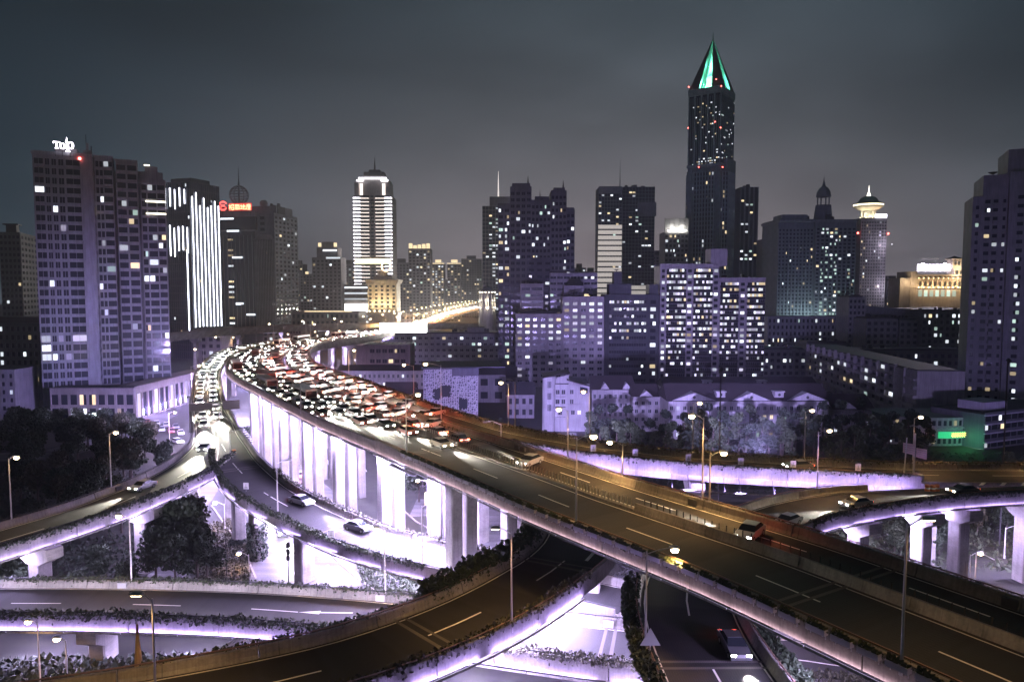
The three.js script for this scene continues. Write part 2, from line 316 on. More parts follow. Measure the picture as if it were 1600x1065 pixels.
// ---- the roads (x, z, height of the road, width)
const mainPts = [[36, -24, 20, 16.6], [27, -40, 20], [20.5, -51, 20], [15.7, -58.8, 20], [11.2, -65, 20], [6.2, -71.8, 20], [1.7, -78, 20], [-3.4, -85.8, 20], [-11.5, -98, 20], [-22.3, -113.6, 20], [-34.4, -131, 20], [-46.6, -150.6, 20], [-61.0, -174.5, 20], [-72.0, -192.4, 20], [-81.0, -209.3, 20], [-88.0, -225, 20], [-95.2, -246.8, 20], [-101, -272.4, 20], [-104, -300, 20], [-101, -328.2, 20], [-93.8, -357.6, 20], [-84.8, -388, 20], [-76, -420, 20], [-70, -520, 20], [-69, -660, 20], [-62, -830, 20], [-48, -1000, 20, 16.6]];
const mainRd = new Road(mainPts, 1);
const main = viaduct({
  label: 'grey main viaduct sweeping from the lower right corner in a long bend to the city', pts: mainPts, side: 1, girder: 2.0,
  lines: [[0.9, 0, 420], [8.95, 0, 420], [10.75, 0, 420], [inv(0.95), 0, 200]],
  dashes: [[4.9, 3, 380], [13.4, 10, 380]], joints: [33.6, 96],
  pb: [[0, 150], [300, mainRd.L]],
});
const cPts = [[-58, -420, 19.9, 8.4], [-68, -372, 19.9], [-77.5, -338, 19.9], [-81.5, -312, 19.9], [-78, -284, 19.9], [-63.5, -236, 19.9], [-50.8, -210.5, 19.9], [-33, -178, 19.9], [-20.5, -155, 19.9], [-8.5, -136.5, 19.7], [0, -126.5, 19.2], [12, -119.6, 18.4], [20, -117.6, 17.8], [29, -116.6, 17.1], [40.5, -116.9, 16.3], [62.6, -119.6, 14.6], [84, -121, 14.05], [110, -122.4, 13.6], [150, -125, 13.2, 8.4]];
const cRd = new Road(cPts, 1);
const sSplit = cRd.path.near(-12, -141);
const ramC = viaduct({
  label: 'slip ramp along the far side of the main viaduct, its near face lit white', pts: cPts, side: 1, girder: 2.3,
  pb: [[cRd.path.near(-7, -135), cRd.path.near(62, -119.5)]], lines: [[0.9, 0, cRd.L], [inv(0.8), sSplit, cRd.path.near(62, -119.6)]], dashes: [[4.3, cRd.path.near(62, -119), cRd.L]],
});
const rPts = [[150, -111.5, 13.2, 5], [110, -108.6, 13.55, 5], [90, -106.6, 13.95, 5.6], [73, -104.6, 14.0, 5.6], [60, -101.6, 14.0, 7.6], [51.5, -98.6, 13.9, 9.6], [46, -96.6, 13.7, 10], [41.5, -94.4, 13.5], [38, -92, 13.3], [30.5, -85.5, 13], [24.8, -77.5, 13], [22.2, -69.7, 13], [21.5, -56.7, 13], [22.8, -44, 13], [27, -30, 13, 10]];
const rRd = new Road(rPts, 1);
const ramR = viaduct({
  label: 'curved ramp passing under the main viaduct from the right junction to the bottom edge', pts: rPts, side: 1, girder: 1.8,
  pb: [[rRd.path.near(56, -100), rRd.L]], lines: [[0.8, 0, rRd.L], [inv(0.85), rRd.path.near(60, -101), rRd.L]],
  dashes: [[5, rRd.path.near(34, -89) + 4.2, rRd.L]], joints: [rRd.path.near(21.6, -59.5), rRd.path.near(26, -79)],
});
const fPts = [[4.6, -103, 13, 9.8], [4.4, -95, 13], [3.2, -88.5, 13], [1.0, -83.2, 13], [-1, -80, 13], [-4.4, -75, 13], [-7.7, -70.9, 13], [-11.6, -67, 13], [-16.4, -63.2, 13], [-21, -60.6, 13], [-26.3, -58.2, 13], [-34, -55.3, 13], [-45, -52, 13], [-62, -48.5, 13, 9.8]];
const fRd = new Road(fPts, -1);
const ramF = viaduct({
  label: 'dark two lane ramp curving across the foreground under the main viaduct, warm lit parapet', pts: fPts, side: -1, girder: 1.8,
  lines: [[0.85, 0, fRd.L], [inv(0.9), 0, fRd.L]], dashes: [[4.9, 4, fRd.L]], joints: [fRd.path.near(-10.3, -68.2), fRd.path.near(1.5, -84)],
});
const bPts = [[-104, -372, 19, 7.6], [-119, -342, 18.4], [-122, -309, 17.8], [-105.5, -246, 16.8], [-90.2, -206, 16, 7.8], [-80.8, -183, 15.3, 8.2], [-75, -170, 14.6, 8.6], [-68.6, -156, 13.9, 9.6], [-63.6, -143.4, 13.3, 10.4], [-61.2, -129, 12.8, 9.6], [-61.7, -118.2, 12.4, 9.4], [-63.4, -112, 12.1], [-64.8, -106.3, 12], [-66.4, -101.6, 12], [-68.6, -96.5, 12], [-74, -85, 12], [-82, -70, 12, 9.4]];
const bRd = new Road(bPts, -1), sGore = bRd.path.near(-61.6, -133), sB2 = bRd.path.near(-72, -164);
const ramB = viaduct({
  label: 'left ramp crowded with headlights that bends to the left edge past the dark park', pts: bPts, side: -1, girder: 1.8,
  pb: [[0, sB2], [sGore, bRd.L]], lines: [[0.8, 0, bRd.L], [inv(0.8), 0, sB2], [inv(0.8), sGore, bRd.L]], dashes: [[4.1, 60, sB2 + 10], [5.2, sGore - 10, bRd.L]], rail: M.darkSteel,
});
const b2Pts = [[-69.1, -176.7, 14.95, 2.2], [-62.6, -164.4, 14.25, 4.2], [-57.3, -153.3, 13.75, 5.2], [-51, -141.5, 13.3, 6.6], [-46.2, -132.6, 12.9, 8.0], [-41, -125.3, 12, 8.8], [-36.6, -120.3, 11, 9], [-30.2, -115.4, 9.6], [-24.2, -111.4, 8.5], [-18.7, -108, 7.7], [-13.6, -105.3, 7.2], [-9, -103, 7], [-1.3, -98.9, 6.8], [6, -95.2, 6.6], [16, -90, 6.45, 9]];
const b2Rd = new Road(b2Pts, 1), sNose = b2Rd.path.near(-46.8, -133.5);
const ramB2 = viaduct({
  label: 'middle ramp descending right from the striped gore, planted along its near edge', pts: b2Pts, side: 1, girder: 1.8,
  pb: [[sNose, b2Rd.L]], lines: [[0.8, 0, b2Rd.L], [inv(0.8), sNose - 20, b2Rd.L]], dashes: [[4.6, sNose - 14, b2Rd.L]], joints: [sNose + 4, sNose + 32, b2Rd.path.near(-10.5, -103.6)], rail: M.darkSteel,
});
const ePts = [[-120, -92.5, 6.5, 9.8], [-85, -91.4, 6.5], [-63, -90.7, 6.5], [-51, -90.6, 6.5], [-41, -90.1, 6.5], [-31, -89.2, 6.5], [-23, -88, 6.5], [-15, -86.5, 6.5], [-11, -85.6, 6.5], [-3, -83.6, 6.5], [5, -81.3, 6.5], [13.2, -79.2, 6.5], [21, -78.4, 6.5], [28, -77.6, 6.5], [34, -75.8, 6.5], [45, -71.5, 6.5], [64, -63, 6.5, 9.8]];
const eRd = new Road(ePts, 1);
const ramE = viaduct({
  label: 'lowest cross flyover running level from the left edge beneath the foreground ramps', pts: ePts, side: 1, girder: 1.7,
  lines: [[0.8, 0, eRd.L], [inv(0.8), 0, eRd.L]], dashes: [[4.9, 30, eRd.L]], joints: [eRd.path.near(-12.5, -86), eRd.path.near(10.5, -80)], rail: M.darkSteel,
});

// ---- median barrier and picket screen of the main viaduct
{
  const R = main.R;
  for (const [q0, q1] of [[0, 57.5], [96, 560]]) {
    const n = Math.round((q1 - q0) / 10);
    for (let i = 0; i < n; i++) {
      const p = new G(); R.ribbon(p, [[9.42, 0.01], [9.6, 0.3], [9.72, 0.85], [10.0, 0.85], [10.12, 0.3], [10.3, 0.01]], q0 + (q1 - q0) * i / n + 0.02, q0 + (q1 - q0) * (i + 1) / n - 0.02, 2.5, true);
      p.build('barrier_segment', M.conc, main.g, true);
    }
  }
  { const p = new G(); R.ribbon(p, [[9.5, 0.005], [9.5, 0.22], [10.2, 0.22], [10.2, 0.005]], 57.6, 95.9, 2.5, true); p.build('median_kerb', M.conc, main.g, true); }
  // louvre screen between the two solid lengths, then a picket screen standing on the barrier
  const lou = new G(); for (let s = 58; s < 95.6; s += 0.62) { const a = R.pt(s, 9.62, 0.22), b = R.pt(s + 0.3, 10.05, 0.22), a2 = R.pt(s, 9.62, 1.15), b2 = R.pt(s + 0.3, 10.05, 1.15); lou.quad(a, b, b2, a2); const c = R.pt(s + 0.05, 9.62, 0.22), d = R.pt(s + 0.35, 10.05, 0.22), c2 = R.pt(s + 0.05, 9.62, 1.15), d2 = R.pt(s + 0.35, 10.05, 1.15); lou.quad(c, d, d2, c2); lou.quad(a2, b2, d2, c2); }
  lou.build('louvre_screen', std('screen paint', C3(0.11, 0.10, 0.075), { roughness: 0.5 }), main.g, true, 'stuff');
  const pk = new G(); for (let s = 96.5; s < 235; s += 0.72) { const a = R.pt(s, 9.98, 0.84), b = R.pt(s, 9.98, 1.75); pk.bar(a, b, 0.045, 4); }
  for (let s = 0; s < 57; s += 0.9) pk.bar(R.pt(s, 10.34, 0.02), R.pt(s, 10.34, 1.3), 0.06, 4);
  R.ribbon(pk, [[9.93, 1.7], [10.03, 1.7], [10.03, 1.78], [9.93, 1.78]], 96.5, 235, 2.5, true);
  pk.build('picket_screen', M.darkSteel, main.g, true, 'stuff');
  // planter boxes hung outside the near parapet
  const boxG = new G(); boxG.box(-0.75, 0, -0.02, 0.75, 0.06, 0.42).box(-0.75, 0.06, -0.02, 0.75, 0.4, 0.02).box(-0.75, 0.06, 0.38, 0.75, 0.4, 0.42).box(-0.75, 0.06, 0.02, -0.71, 0.4, 0.38).box(0.71, 0.06, 0.02, 0.75, 0.4, 0.38).box(-0.62, -0.35, 0.02, -0.56, 0, 0.06).box(0.56, -0.35, 0.02, 0.62, 0, 0.06).box(-0.62, -0.05, -0.3, -0.56, 0.0, 0.42).box(0.56, -0.05, -0.3, 0.62, 0.0, 0.42);
  const bg = boxG.geo(), pg = new G(), r0 = rnd; rnd = rngOf(5);
  for (let i = 0; i < 70; i++) { const x = rr(-0.68, 0.68), y = rr(0.34, 0.62), z = rr(0.04, 0.38), a = rr(0, 6.3), w = rr(0.06, 0.13); pg.quad([x - w * Math.cos(a), y, z - w * Math.sin(a)], [x + w * Math.cos(a), y + rr(-.05, .05), z + w * Math.sin(a)], [x + w * Math.cos(a), y + w * 1.6, z + w * Math.sin(a) + rr(-.08, .08)], [x - w * Math.cos(a), y + w * 1.6, z - w * Math.sin(a)]); }
  rnd = r0; const pgeo = pg.geo(); let box0 = null;
  for (let i = 0; i < 46; i++) {
    const s = 6 + i * 1.95 + (i > 12 ? 0.35 : 0), p = R.pt(s, -0.2, 0.42), f = R.frame(s), turn = Math.atan2(f.tz, -f.tx);
    if (!box0) { box0 = thing('planter_box', 'metal planter box of small plants hung outside the main viaduct near parapet', 'planter', p, 'planter boxes hung along the main viaduct'); put('trough', bg, M.steel, box0); put('plants', pgeo, LEAF[1], box0, false, 'stuff'); box0.rotation.y = turn; }
    else copyOf(box0, p, turn);
  }
}

// ================================================================ piers
const mainPiers = [];
for (const px of [713, 603, 532, 482, 445, 418, 398]) {
  const s = main.R.sAtPx(px, 3, -10, 60, 280);
  mainPiers.push(s);
  for (const u of [2.7, 5.0, 11.6, 14.0]) pier(main, s, u, { w: 1.7, d: 2.1 });
}
for (let s = 285; s < 560; s += 26) for (const u of [4, 12.6]) pier(main, s, u, { w: 1.8, d: 2.1 });
for (const s of [70, 110, 150, 190, 225, 250, 272]) pier(ramC, s, 4.2, { w: 2.0, d: 1.7, cap: 5.5 });
const cPier = ramC.R.sAtPx(1084, 4.2, -8, sSplit);
for (const s of [cPier, cPier + 38, cPier + 76, cPier - 34]) pier(ramC, s, 4.2, { w: 2.6, d: 1.8, cap: 6.4 });
for (const px of [1340, 1440, 1497, 1600]) pier(ramR, ramR.R.sAtPx(px, 3.4, -6, 0, 120), 3.4, { w: 2.3, d: 1.9, cap: 6 });
for (const s of [ramR.R.path.near(21.6, -52), ramR.R.path.near(23, -72)]) pier(ramR, s, 5, { w: 2.3, d: 1.8, cap: 7 });
for (const [px, u] of [[944, 5.6]]) pier(ramF, ramF.R.sAtPx(px, u, -6, 12, 60), u, { w: 3.4, d: 2.2 });
for (const s of [58, 92]) pier(ramF, s, 4.9, { w: 2.2, d: 1.8, cap: 7 });
for (const [px, s0, s1] of [[62, sGore + 10, 999], [226, sGore, sGore + 30]]) pier(ramB, ramB.R.sAtPx(px, 5.6, -6, s0, Math.min(s1, ramB.R.L)), 5.6, { w: 2.3, d: 1.9, cap: 6.4 });
for (const u of [1.6, 8.2]) pier(ramB, sGore - 5, u, { w: 1.8, d: 1.8 });
for (let s = 20; s < sGore - 20; s += 27) for (const u of [1.9, 5.8]) pier(ramB, s, u, { w: 1.6, d: 1.8 });
const b2Piers = [];
for (const [px, u] of [[372, 5.4], [401, 5.4], [474, 6.2]]) b2Piers.push(pier(ramB2, ramB2.R.sAtPx(px, u, -8, sNose - 4, sNose + 60), u, { w: px < 450 ? 2.0 : 2.6, d: 2.0 }));
for (const px of [690, 745]) pier(ramB2, ramB2.R.sAtPx(px, 4.5, -6, sNose + 40), 4.5, { w: 2, d: 1.8 });
for (const [px, s0, s1] of [[160, 30, 90], [-40, 0, 60], [520, 80, 130], [945, 110, 160], [1290, 140, 190]]) pier(ramE, ramE.R.sAtPx(px, 5.5, -4, s0, Math.min(s1, ramE.R.L)), 5.5, { w: 3.0, d: 2.0, cap: 6.6 });

// ================================================================ violet lighting of the structures
edgeTubes(ramC, 'b', cRd.path.near(-4, -131), cRd.path.near(60, -119.4), 7, -2.9, 1.1);
edgeTubes(ramB, 'b', sGore + 1, bRd.L - 2, 0.5);
edgeTubes(ramB, 'b', sGore + 1, bRd.L - 2, 1.0, -1.0, -0.55);
edgeTubes(ramE, 'b', 8, 118, 1.2);
edgeTubes(ramE, 'b', 118, ramE.R.L - 6, 0.8);
edgeTubes(ramF, 'b', 24, 66, 1.3);
edgeTubes(ramB2, 'b', sNose + 2, ramB2.R.L - 26, 0.6);
edgeTubes(ramR, 'a', 40, rRd.path.near(39, -93), 0.35);
edgeTubes(ramR, 'a', 40, rRd.path.near(39, -93), 1.0, -1.0, -0.55);
edgeTubes(main, 'b', 300, 430, 2.2, -2.5, 1.2);
edgeTubes(main, 'a', 2, 250, 0.12, -1.04, 0.34, C3(1.0, 0.66, 0.82));  // added pinkish washers, standing in for light from the other ramps
// added low wall washers, hidden inside the near parapet of the lowest flyover, aimed across at the far parapet
for (let s = 34; s < 118; s += 12) {
  const c = ramE.R.pt(s + 6, 8.9, 0.62), q = ramE.R.pt(s + 6, 0.3, 0.7), f = ramE.R.frame(s + 6), g = new G();
  for (const y of [0.5, 0.74]) g.quad(ramE.R.pt(s + 0.4, 9.0, y), ramE.R.pt(s + 11.6, 9.0, y), ramE.R.pt(s + 11.6, 9.3, y), ramE.R.pt(s + 0.4, 9.3, y)); g.build('added_washer_housing', M.steel, ramE.g, true);
  const e = new G(); e.quad(ramE.R.pt(s + 0.5, 9.02, 0.52), ramE.R.pt(s + 11.5, 9.02, 0.52), ramE.R.pt(s + 11.5, 9.02, 0.72), ramE.R.pt(s + 0.5, 9.02, 0.72)); e.build('added_washer_lens', stripMat, ramE.g, true);
  area(ramE.g, c, [f.tx, 0, f.tz], [q[0] - c[0], q[1] - c[1] + 0.4, q[2] - c[2]], 11, 0.2, C3(0.86, 0.74, 1), 260, 'added_washer_light');
}
underLights(main, 1.7, 93, 300, 12, 0.85);
underLights(main, 0.7, 97, 104, 9, 2.5);
underLights(main, 8.3, 97, 104, 9, 2);
underLights(main, 4, 4, 38, 12, 0.6);
underLights(main, 8.3, 300, 440, 18, 1.2);
underLights(main, 12.8, 108, 300, 13, 0.9);
underLights(ramB, 3.8, 120, sGore, 18, 0.6);
underLights(ramB, 4.8, sGore + 4, bRd.L, 16, 0.35);
underLights(ramB2, 4.6, sNose + 6, ramB2.R.L - 20, 13, 0.5);
underLights(ramF, 4.9, 20, 62, 10, 1.0);
underLights(ramR, 5, 30, 180, 13, 1.0);
underLights(ramE, 5, 10, 200, 18, 0.4);

// violet floodlights added on parapets and masts, in place of under-deck glow, to wash the housing beyond the junction and the park tower
function flood(at, to, k, label, ang = 0.55, pen = 0.6, mast = 0.9) {
  const d = new THREE.Vector3(to[0] - at[0], to[1] - at[1], to[2] - at[2]).normalize(), o = thing('added_flood_light', label, 'floodlight', at, 'added violet floodlights');
  const h = new G(); h.box(-0.35, -0.25, -0.35, 0.35, 0.25, 0.0); const mh = h.build('lamp_housing', M.darkSteel, o);
  const e = new G(); e.box(-0.3, -0.2, 0.0, 0.3, 0.2, 0.03); e.build('lamp_lens', glow('flood lens', VIOLET, 2), mh);
  const b = new G(); b.bar([0, -mast, 0], [0, -0.2, 0], mast > 2 ? 0.12 : 0.05, 7); b.build('mast', M.darkSteel, o);
  mh.quaternion.setFromUnitVectors(new THREE.Vector3(0, 0, 1), d);
  const l = new THREE.SpotLight(C3(0.50, 0.41, 1.0), K.flood * k, 0, ang, pen, 2); l.name = 'added_flood_beam'; l.castShadow = true; l.shadow.radius = 20; l.position.set(at[0] + d.x * 0.6, at[1] + d.y * 0.6, at[2] + d.z * 0.6); l.target.position.set(...to); scene.add(l, l.target);
}
flood(ramC.R.pt(sSplit + 30, -0.6, 0.4), [30, 24, -345], 3.4, 'added violet floodlight on the slip ramp parapet facing the housing blocks', 0.42, 0.8);
flood(ramC.R.pt(sSplit + 62, -0.6, 0.4), [95, 26, -345], 4.0, 'added violet floodlight on the slip ramp parapet facing the banded flats', 0.36, 0.8);
flood([34, 31, -119], [44, 14, -232], 0.4, 'added violet floodlight on a mast behind the slip ramp facing the white villa', 0.34, 0.8, 31);
flood([84, 32, -124], [78, 16, -215], 0.3, 'added violet floodlight on a mast behind the slip ramp facing the gabled terrace', 0.42, 0.8, 32);
flood(ramC.R.pt(sSplit + 130, -0.6, 0.3), [158, 34, -255], 0.8, 'added violet floodlight on the slip ramp parapet facing the long flats', 0.45, 0.9);
flood(ramC.R.pt(sSplit - 26, -0.6, 0.1), [-18, 10, -232], 0.8, 'added violet floodlight on the slip ramp parapet facing the perforated cube', 0.6, 0.8);
flood(ramB.R.pt(190, -0.6, 0.2), [-132, 10, -252], 1.9, 'added violet floodlight on the left ramp parapet facing the white apartment tower', 0.75, 0.9);

// ================================================================ streets at ground level
function sheet(name, pts, y, mat, label, cat, kind = 'structure') {
  const s = new THREE.Shape(pts.map((p) => new THREE.Vector2(p[0], -p[1]))), g = new THREE.ShapeGeometry(s); g.rotateX(-Math.PI / 2); g.translate(0, y, 0);
  const uv = g.attributes.uv, p = g.attributes.position; for (let i = 0; i < p.count; i++) uv.setXY(i, p.getX(i), p.getZ(i)); g.computeVertexNormals();
  return tag(put(name, g, mat), label, cat, null, kind);
}
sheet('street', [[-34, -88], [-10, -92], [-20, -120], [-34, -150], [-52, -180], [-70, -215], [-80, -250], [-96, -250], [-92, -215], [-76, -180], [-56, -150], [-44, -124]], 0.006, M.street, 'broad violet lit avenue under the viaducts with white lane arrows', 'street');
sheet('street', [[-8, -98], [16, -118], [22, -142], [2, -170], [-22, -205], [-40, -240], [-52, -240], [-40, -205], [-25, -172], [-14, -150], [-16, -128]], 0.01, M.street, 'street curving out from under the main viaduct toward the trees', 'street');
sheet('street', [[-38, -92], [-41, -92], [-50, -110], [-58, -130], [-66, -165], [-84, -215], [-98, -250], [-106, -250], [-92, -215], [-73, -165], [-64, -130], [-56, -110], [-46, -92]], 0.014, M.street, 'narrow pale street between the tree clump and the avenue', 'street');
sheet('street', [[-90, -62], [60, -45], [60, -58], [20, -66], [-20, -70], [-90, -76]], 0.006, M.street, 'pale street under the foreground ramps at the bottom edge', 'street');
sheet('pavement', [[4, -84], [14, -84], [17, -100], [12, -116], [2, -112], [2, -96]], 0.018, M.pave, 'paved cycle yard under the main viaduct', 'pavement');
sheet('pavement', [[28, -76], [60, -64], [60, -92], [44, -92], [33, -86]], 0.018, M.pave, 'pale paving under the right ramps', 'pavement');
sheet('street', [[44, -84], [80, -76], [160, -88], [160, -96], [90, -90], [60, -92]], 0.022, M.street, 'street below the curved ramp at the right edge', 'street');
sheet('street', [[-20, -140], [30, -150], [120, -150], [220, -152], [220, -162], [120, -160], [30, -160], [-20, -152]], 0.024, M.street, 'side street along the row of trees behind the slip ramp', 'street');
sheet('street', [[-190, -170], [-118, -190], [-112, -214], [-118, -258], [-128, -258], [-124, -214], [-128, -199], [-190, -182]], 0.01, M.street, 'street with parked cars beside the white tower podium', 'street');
{ // markings at ground level: arrows, dashes, kerb lines
  const fl = (pts, y) => { const g = new G(); for (let i = 1; i + 1 < pts.length; i++) g.tri([pts[0][0], y, pts[0][1]], [pts[i][0], y, pts[i][1]], [pts[i + 1][0], y, pts[i + 1][1]]); return g; };
  const arrow = (x, z, a, L, y, label, w = 0.24) => { const c = Math.cos(a), s = Math.sin(a), q = (u, v) => [x + u * c - v * s, z + u * s + v * c], g = fl([q(0, w), q(0, -w), q(L * 0.62, -w), q(L * 0.62, w)], y); const h = fl([q(L * 0.6, -w * 2.8), q(L, 0), q(L * 0.6, w * 2.8)], y); g.p.push(...h.p); g.t.push(...h.t); tag(g.build('road_arrow', M.paint), label, 'road marking', null, 'structure'); };
  const dir = Math.atan2(30, 14);
  const P = (px, py) => { const q = atH(px, py, 0); return [q[0], q[2]]; };
  for (const [px, py, L, lab] of [[485, 878, 7, 'white lane arrow on the avenue beside the tall pier'], [511, 883, 7, 'white lane arrow on the avenue, right of the other arrows'], [522, 915, 6, 'white lane arrow on the avenue near the lowest flyover hedge']]) { const q = P(px, py); arrow(q[0], q[1], dir, L, 0.03, lab); }
  let k = 0;
  for (const [x0, y0, x1, y1] of [[415, 812, 425, 830], [428, 850, 436, 866], [505, 890, 520, 906], [455, 890, 466, 906], [495, 830, 505, 840], [470, 820, 480, 832], [520, 765, 526, 771]]) { const a = P(x0, y0), b = P(x1, y1), g = new G(), dx = b[0] - a[0], dz = b[1] - a[1], l = Math.hypot(dx, dz), nx = -dz / l * 0.14, nz = dx / l * 0.14; g.quad([a[0] + nx, 0.03, a[1] + nz], [a[0] - nx, 0.03, a[1] - nz], [b[0] - nx, 0.03, b[1] - nz], [b[0] + nx, 0.03, b[1] + nz]); tag(g.build('lane_line', M.paint), 'short white lane line on the violet lit avenue', 'road marking', 'lane lines on the avenue', 'structure'); }
  const bars = new G(); for (let i = 0; i < 12; i++) { const a = P(508 + i * 5.2, 716 + i * 0.9), b = P(513 + i * 5.2, 727 + i * 0.9); bars.quad([a[0], 0.034, a[1]], [a[0] + 0.5, 0.034, a[1]], [b[0] + 0.5, 0.034, b[1]], [b[0], 0.034, b[1]]); }
  tag(bars.build('zebra_crossing', M.paint), 'white zebra crossing under the main viaduct', 'road marking', null, 'structure');
  const kc = (pts, label) => { const g = new G(); for (let i = 0; i + 1 < pts.length; i++) { const [ax, az] = P(...pts[i]), [bx, bz] = P(...pts[i + 1]), l = Math.hypot(bx - ax, bz - az), nx = -(bz - az) / l * 0.16, nz = (bx - ax) / l * 0.16; g.quad([ax + nx, 0.14, az + nz], [bx + nx, 0.14, bz + nz], [bx - nx, 0.14, bz - nz], [ax - nx, 0.14, az - nz]); g.quad([ax + nx, 0, az + nz], [bx + nx, 0, bz + nz], [bx + nx, 0.14, bz + nz], [ax + nx, 0.14, az + nz]); g.quad([ax - nx, 0, az - nz], [bx - nx, 0, bz - nz], [bx - nx, 0.14, bz - nz], [ax - nx, 0.14, az - nz]); } tag(g.build('kerb', M.conc), label, 'kerb', null, 'structure'); };
  kc([[625, 793], [650, 815], [668, 825], [669, 835], [663, 843]], 'pale kerb of the street island below the main viaduct');
  kc([[505, 852], [530, 880], [560, 905], [588, 925]], 'kerb along the right side of the avenue');
  kc([[330, 790], [362, 835], [385, 870], [400, 905]], 'kerb between the narrow street and the avenue island');
  // arrows on the raised roads
  { const q = ramF.R.pt(ramF.R.sAtPx(925, 7.2, 0, 5, 40), 7.2, 0), f = ramF.R.frame(18); arrow(q[0] + f.tx * 2, q[2] + f.tz * 2, Math.atan2(-f.tz, -f.tx), 5.4, 13.02, 'white arrow on the dark curved ramp just below the main viaduct', 0.2); }
  { const q = ramE.R.pt(ramE.R.sAtPx(552, 4.2, 0, 60, 140), 4.0, 0); arrow(q[0], q[2], Math.PI + 0.03, 6.4, 6.52, 'long white arrow pointing left on the lowest flyover', 0.16); }
  // chevron hatching in the gore of the left ramps and at the right junction
  const hatch = (fA, fB, n, label, y) => { for (let i = 0; i < n; i++) { const a = fA(i / n), b = fB(i / n), a2 = fA((i + 0.42) / n), b2 = fB((i + 0.42) / n), g = new G(); g.quad([a[0], a[1] + y, a[2]], [b[0], b[1] + y, b[2]], [b2[0], b2[1] + y, b2[2]], [a2[0], a2[1] + y, a2[2]]); tag(g.build('gore_stripe', M.paint), label, 'road marking', label, 'structure'); } };
  const g0 = sGore - 25, g1 = sGore - 1;
  hatch((t) => ramB.R.pt(g0 + (g1 - g0) * t - 0.5, 9.3 - 0.2 + 0.4 * t, 0.05), (t) => ramB.R.pt(g0 + (g1 - g0) * t + 3.2 * t, 9.0 - 3.2 * t, 0.05), 16, 'white stripe on the left half of the gore between the left ramps', 0.0);
  hatch((t) => ramB.R.pt(g0 + (g1 - g0) * t - 0.5, 9.7 + 0.2 * t, 0.05), (t) => ramB.R.pt(g0 + (g1 - g0) * t + 3.0 * t, 10.1 + 3.0 * t, 0.05), 16, 'white stripe on the right half of the gore between the left ramps', 0.0);
  const r0 = rRd.path.near(66, -103), r1 = rRd.path.near(47, -97);
  hatch((t) => ramR.R.pt(r0 + (r1 - r0) * t, inv(1.0), 0.03), (t) => ramR.R.pt(r0 + (r1 - r0) * t + 1.2, inv(2.6 - 1.2 * t), 0.03), 10, 'pale slanted stripe along the inner edge of the right ramp', 0.0);
  for (let i = 0; i < 9; i++) { const X = 68 + i * 3.2, g = new G(), z0 = -110.4 + i * 0.0, y = 14.25; g.quad([X, y - 0.02 * i, z0], [X + 0.7, y - 0.02 * i, z0], [X + 2.2, y - 0.02 * i, z0 - 1.6], [X + 1.5, y - 0.02 * i, z0 - 1.6]); tag(g.build('gore_stripe', M.paint), 'pale chevron stripe in the gore at the right junction', 'road marking', 'chevrons at the right junction', 'structure'); }
}

// ================================================================ foliage
function leafCloud(n, place, size, seed, flat = 0.5) {
  const g = new G(), r = rngOf(seed), p = g.p, t = g.t;
  for (let i = 0; i < n; i++) {
    const [x, y, z] = place(r), a = r() * 6.283, e = (r() - 0.5) * Math.PI * flat * 2, w = size * (0.55 + 0.9 * r()), ca = Math.cos(a), sa = Math.sin(a), ce = Math.cos(e), se = Math.sin(e);
    const ux = ca * w * 0.5, uz = sa * w * 0.5, vx = -sa * se * w * 0.62, vy = ce * w * 0.62, vz = ca * se * w * 0.62;
    g.tri([x - ux, y, z - uz], [x + vx * 0.2 + ux * 0.2, y + vy, z + vz], [x + ux, y - vy * 0.3, z + uz]);
    g.tri([x - ux, y, z - uz], [x + ux, y - vy * 0.3, z + uz], [x - vx, y - vy, z - vz]);
  }
  return g.geo();
}
function crownPlace(h0, h1, rad, lobes, seed) {
  const r0 = rngOf(seed), L = []; for (let i = 0; i < lobes; i++) { const f = r0(), a = r0() * 6.283, d = Math.sqrt(r0()) * rad * 0.72 * (1 - 0.55 * f); L.push([Math.cos(a) * d, h0 + (h1 - h0) * (0.12 + 0.8 * f), Math.sin(a) * d, rad * (0.28 + 0.26 * r0())]); }
  return (r) => { const l = L[Math.floor(r() * lobes)], a = r() * 6.283, c = r() * 2 - 1, q = l[3] * Math.pow(r(), 0.28), s = Math.sqrt(1 - c * c); return [l[0] + Math.cos(a) * s * q, l[1] + c * q * 0.75, l[2] + Math.sin(a) * s * q]; };
}
const treeKinds = [];
for (let k = 0; k < 7; k++) {
  const slim = k >= 5, h = slim ? 10 : 9, rad = slim ? 1.9 : 3.6, g = new G(), r = rngOf(50 + k);
  g.cyl(0, 0, 0, h * 0.45, 0.24, 0.15, 7, false); g.cyl(0, 0, h * 0.45, h * 0.8, 0.15, 0.05, 6, false);
  for (let i = 0; i < 7; i++) { const a = r() * 6.28, y = h * (0.28 + 0.4 * r()), d = rad * (0.4 + 0.4 * r()); g.bar([0, y, 0], [Math.cos(a) * d, y + d * 0.7, Math.sin(a) * d], 0.055, 4); }
  treeKinds.push({ trunk: g.geo(), crown: leafCloud(slim ? 1500 : 2300, crownPlace(h * (slim ? 0.25 : 0.3), h, rad, slim ? 9 : 15, 70 + k), slim ? 0.42 : 0.5, 90 + k), mat: LEAF[k % 4] });
}
const treeSrc = new Map();
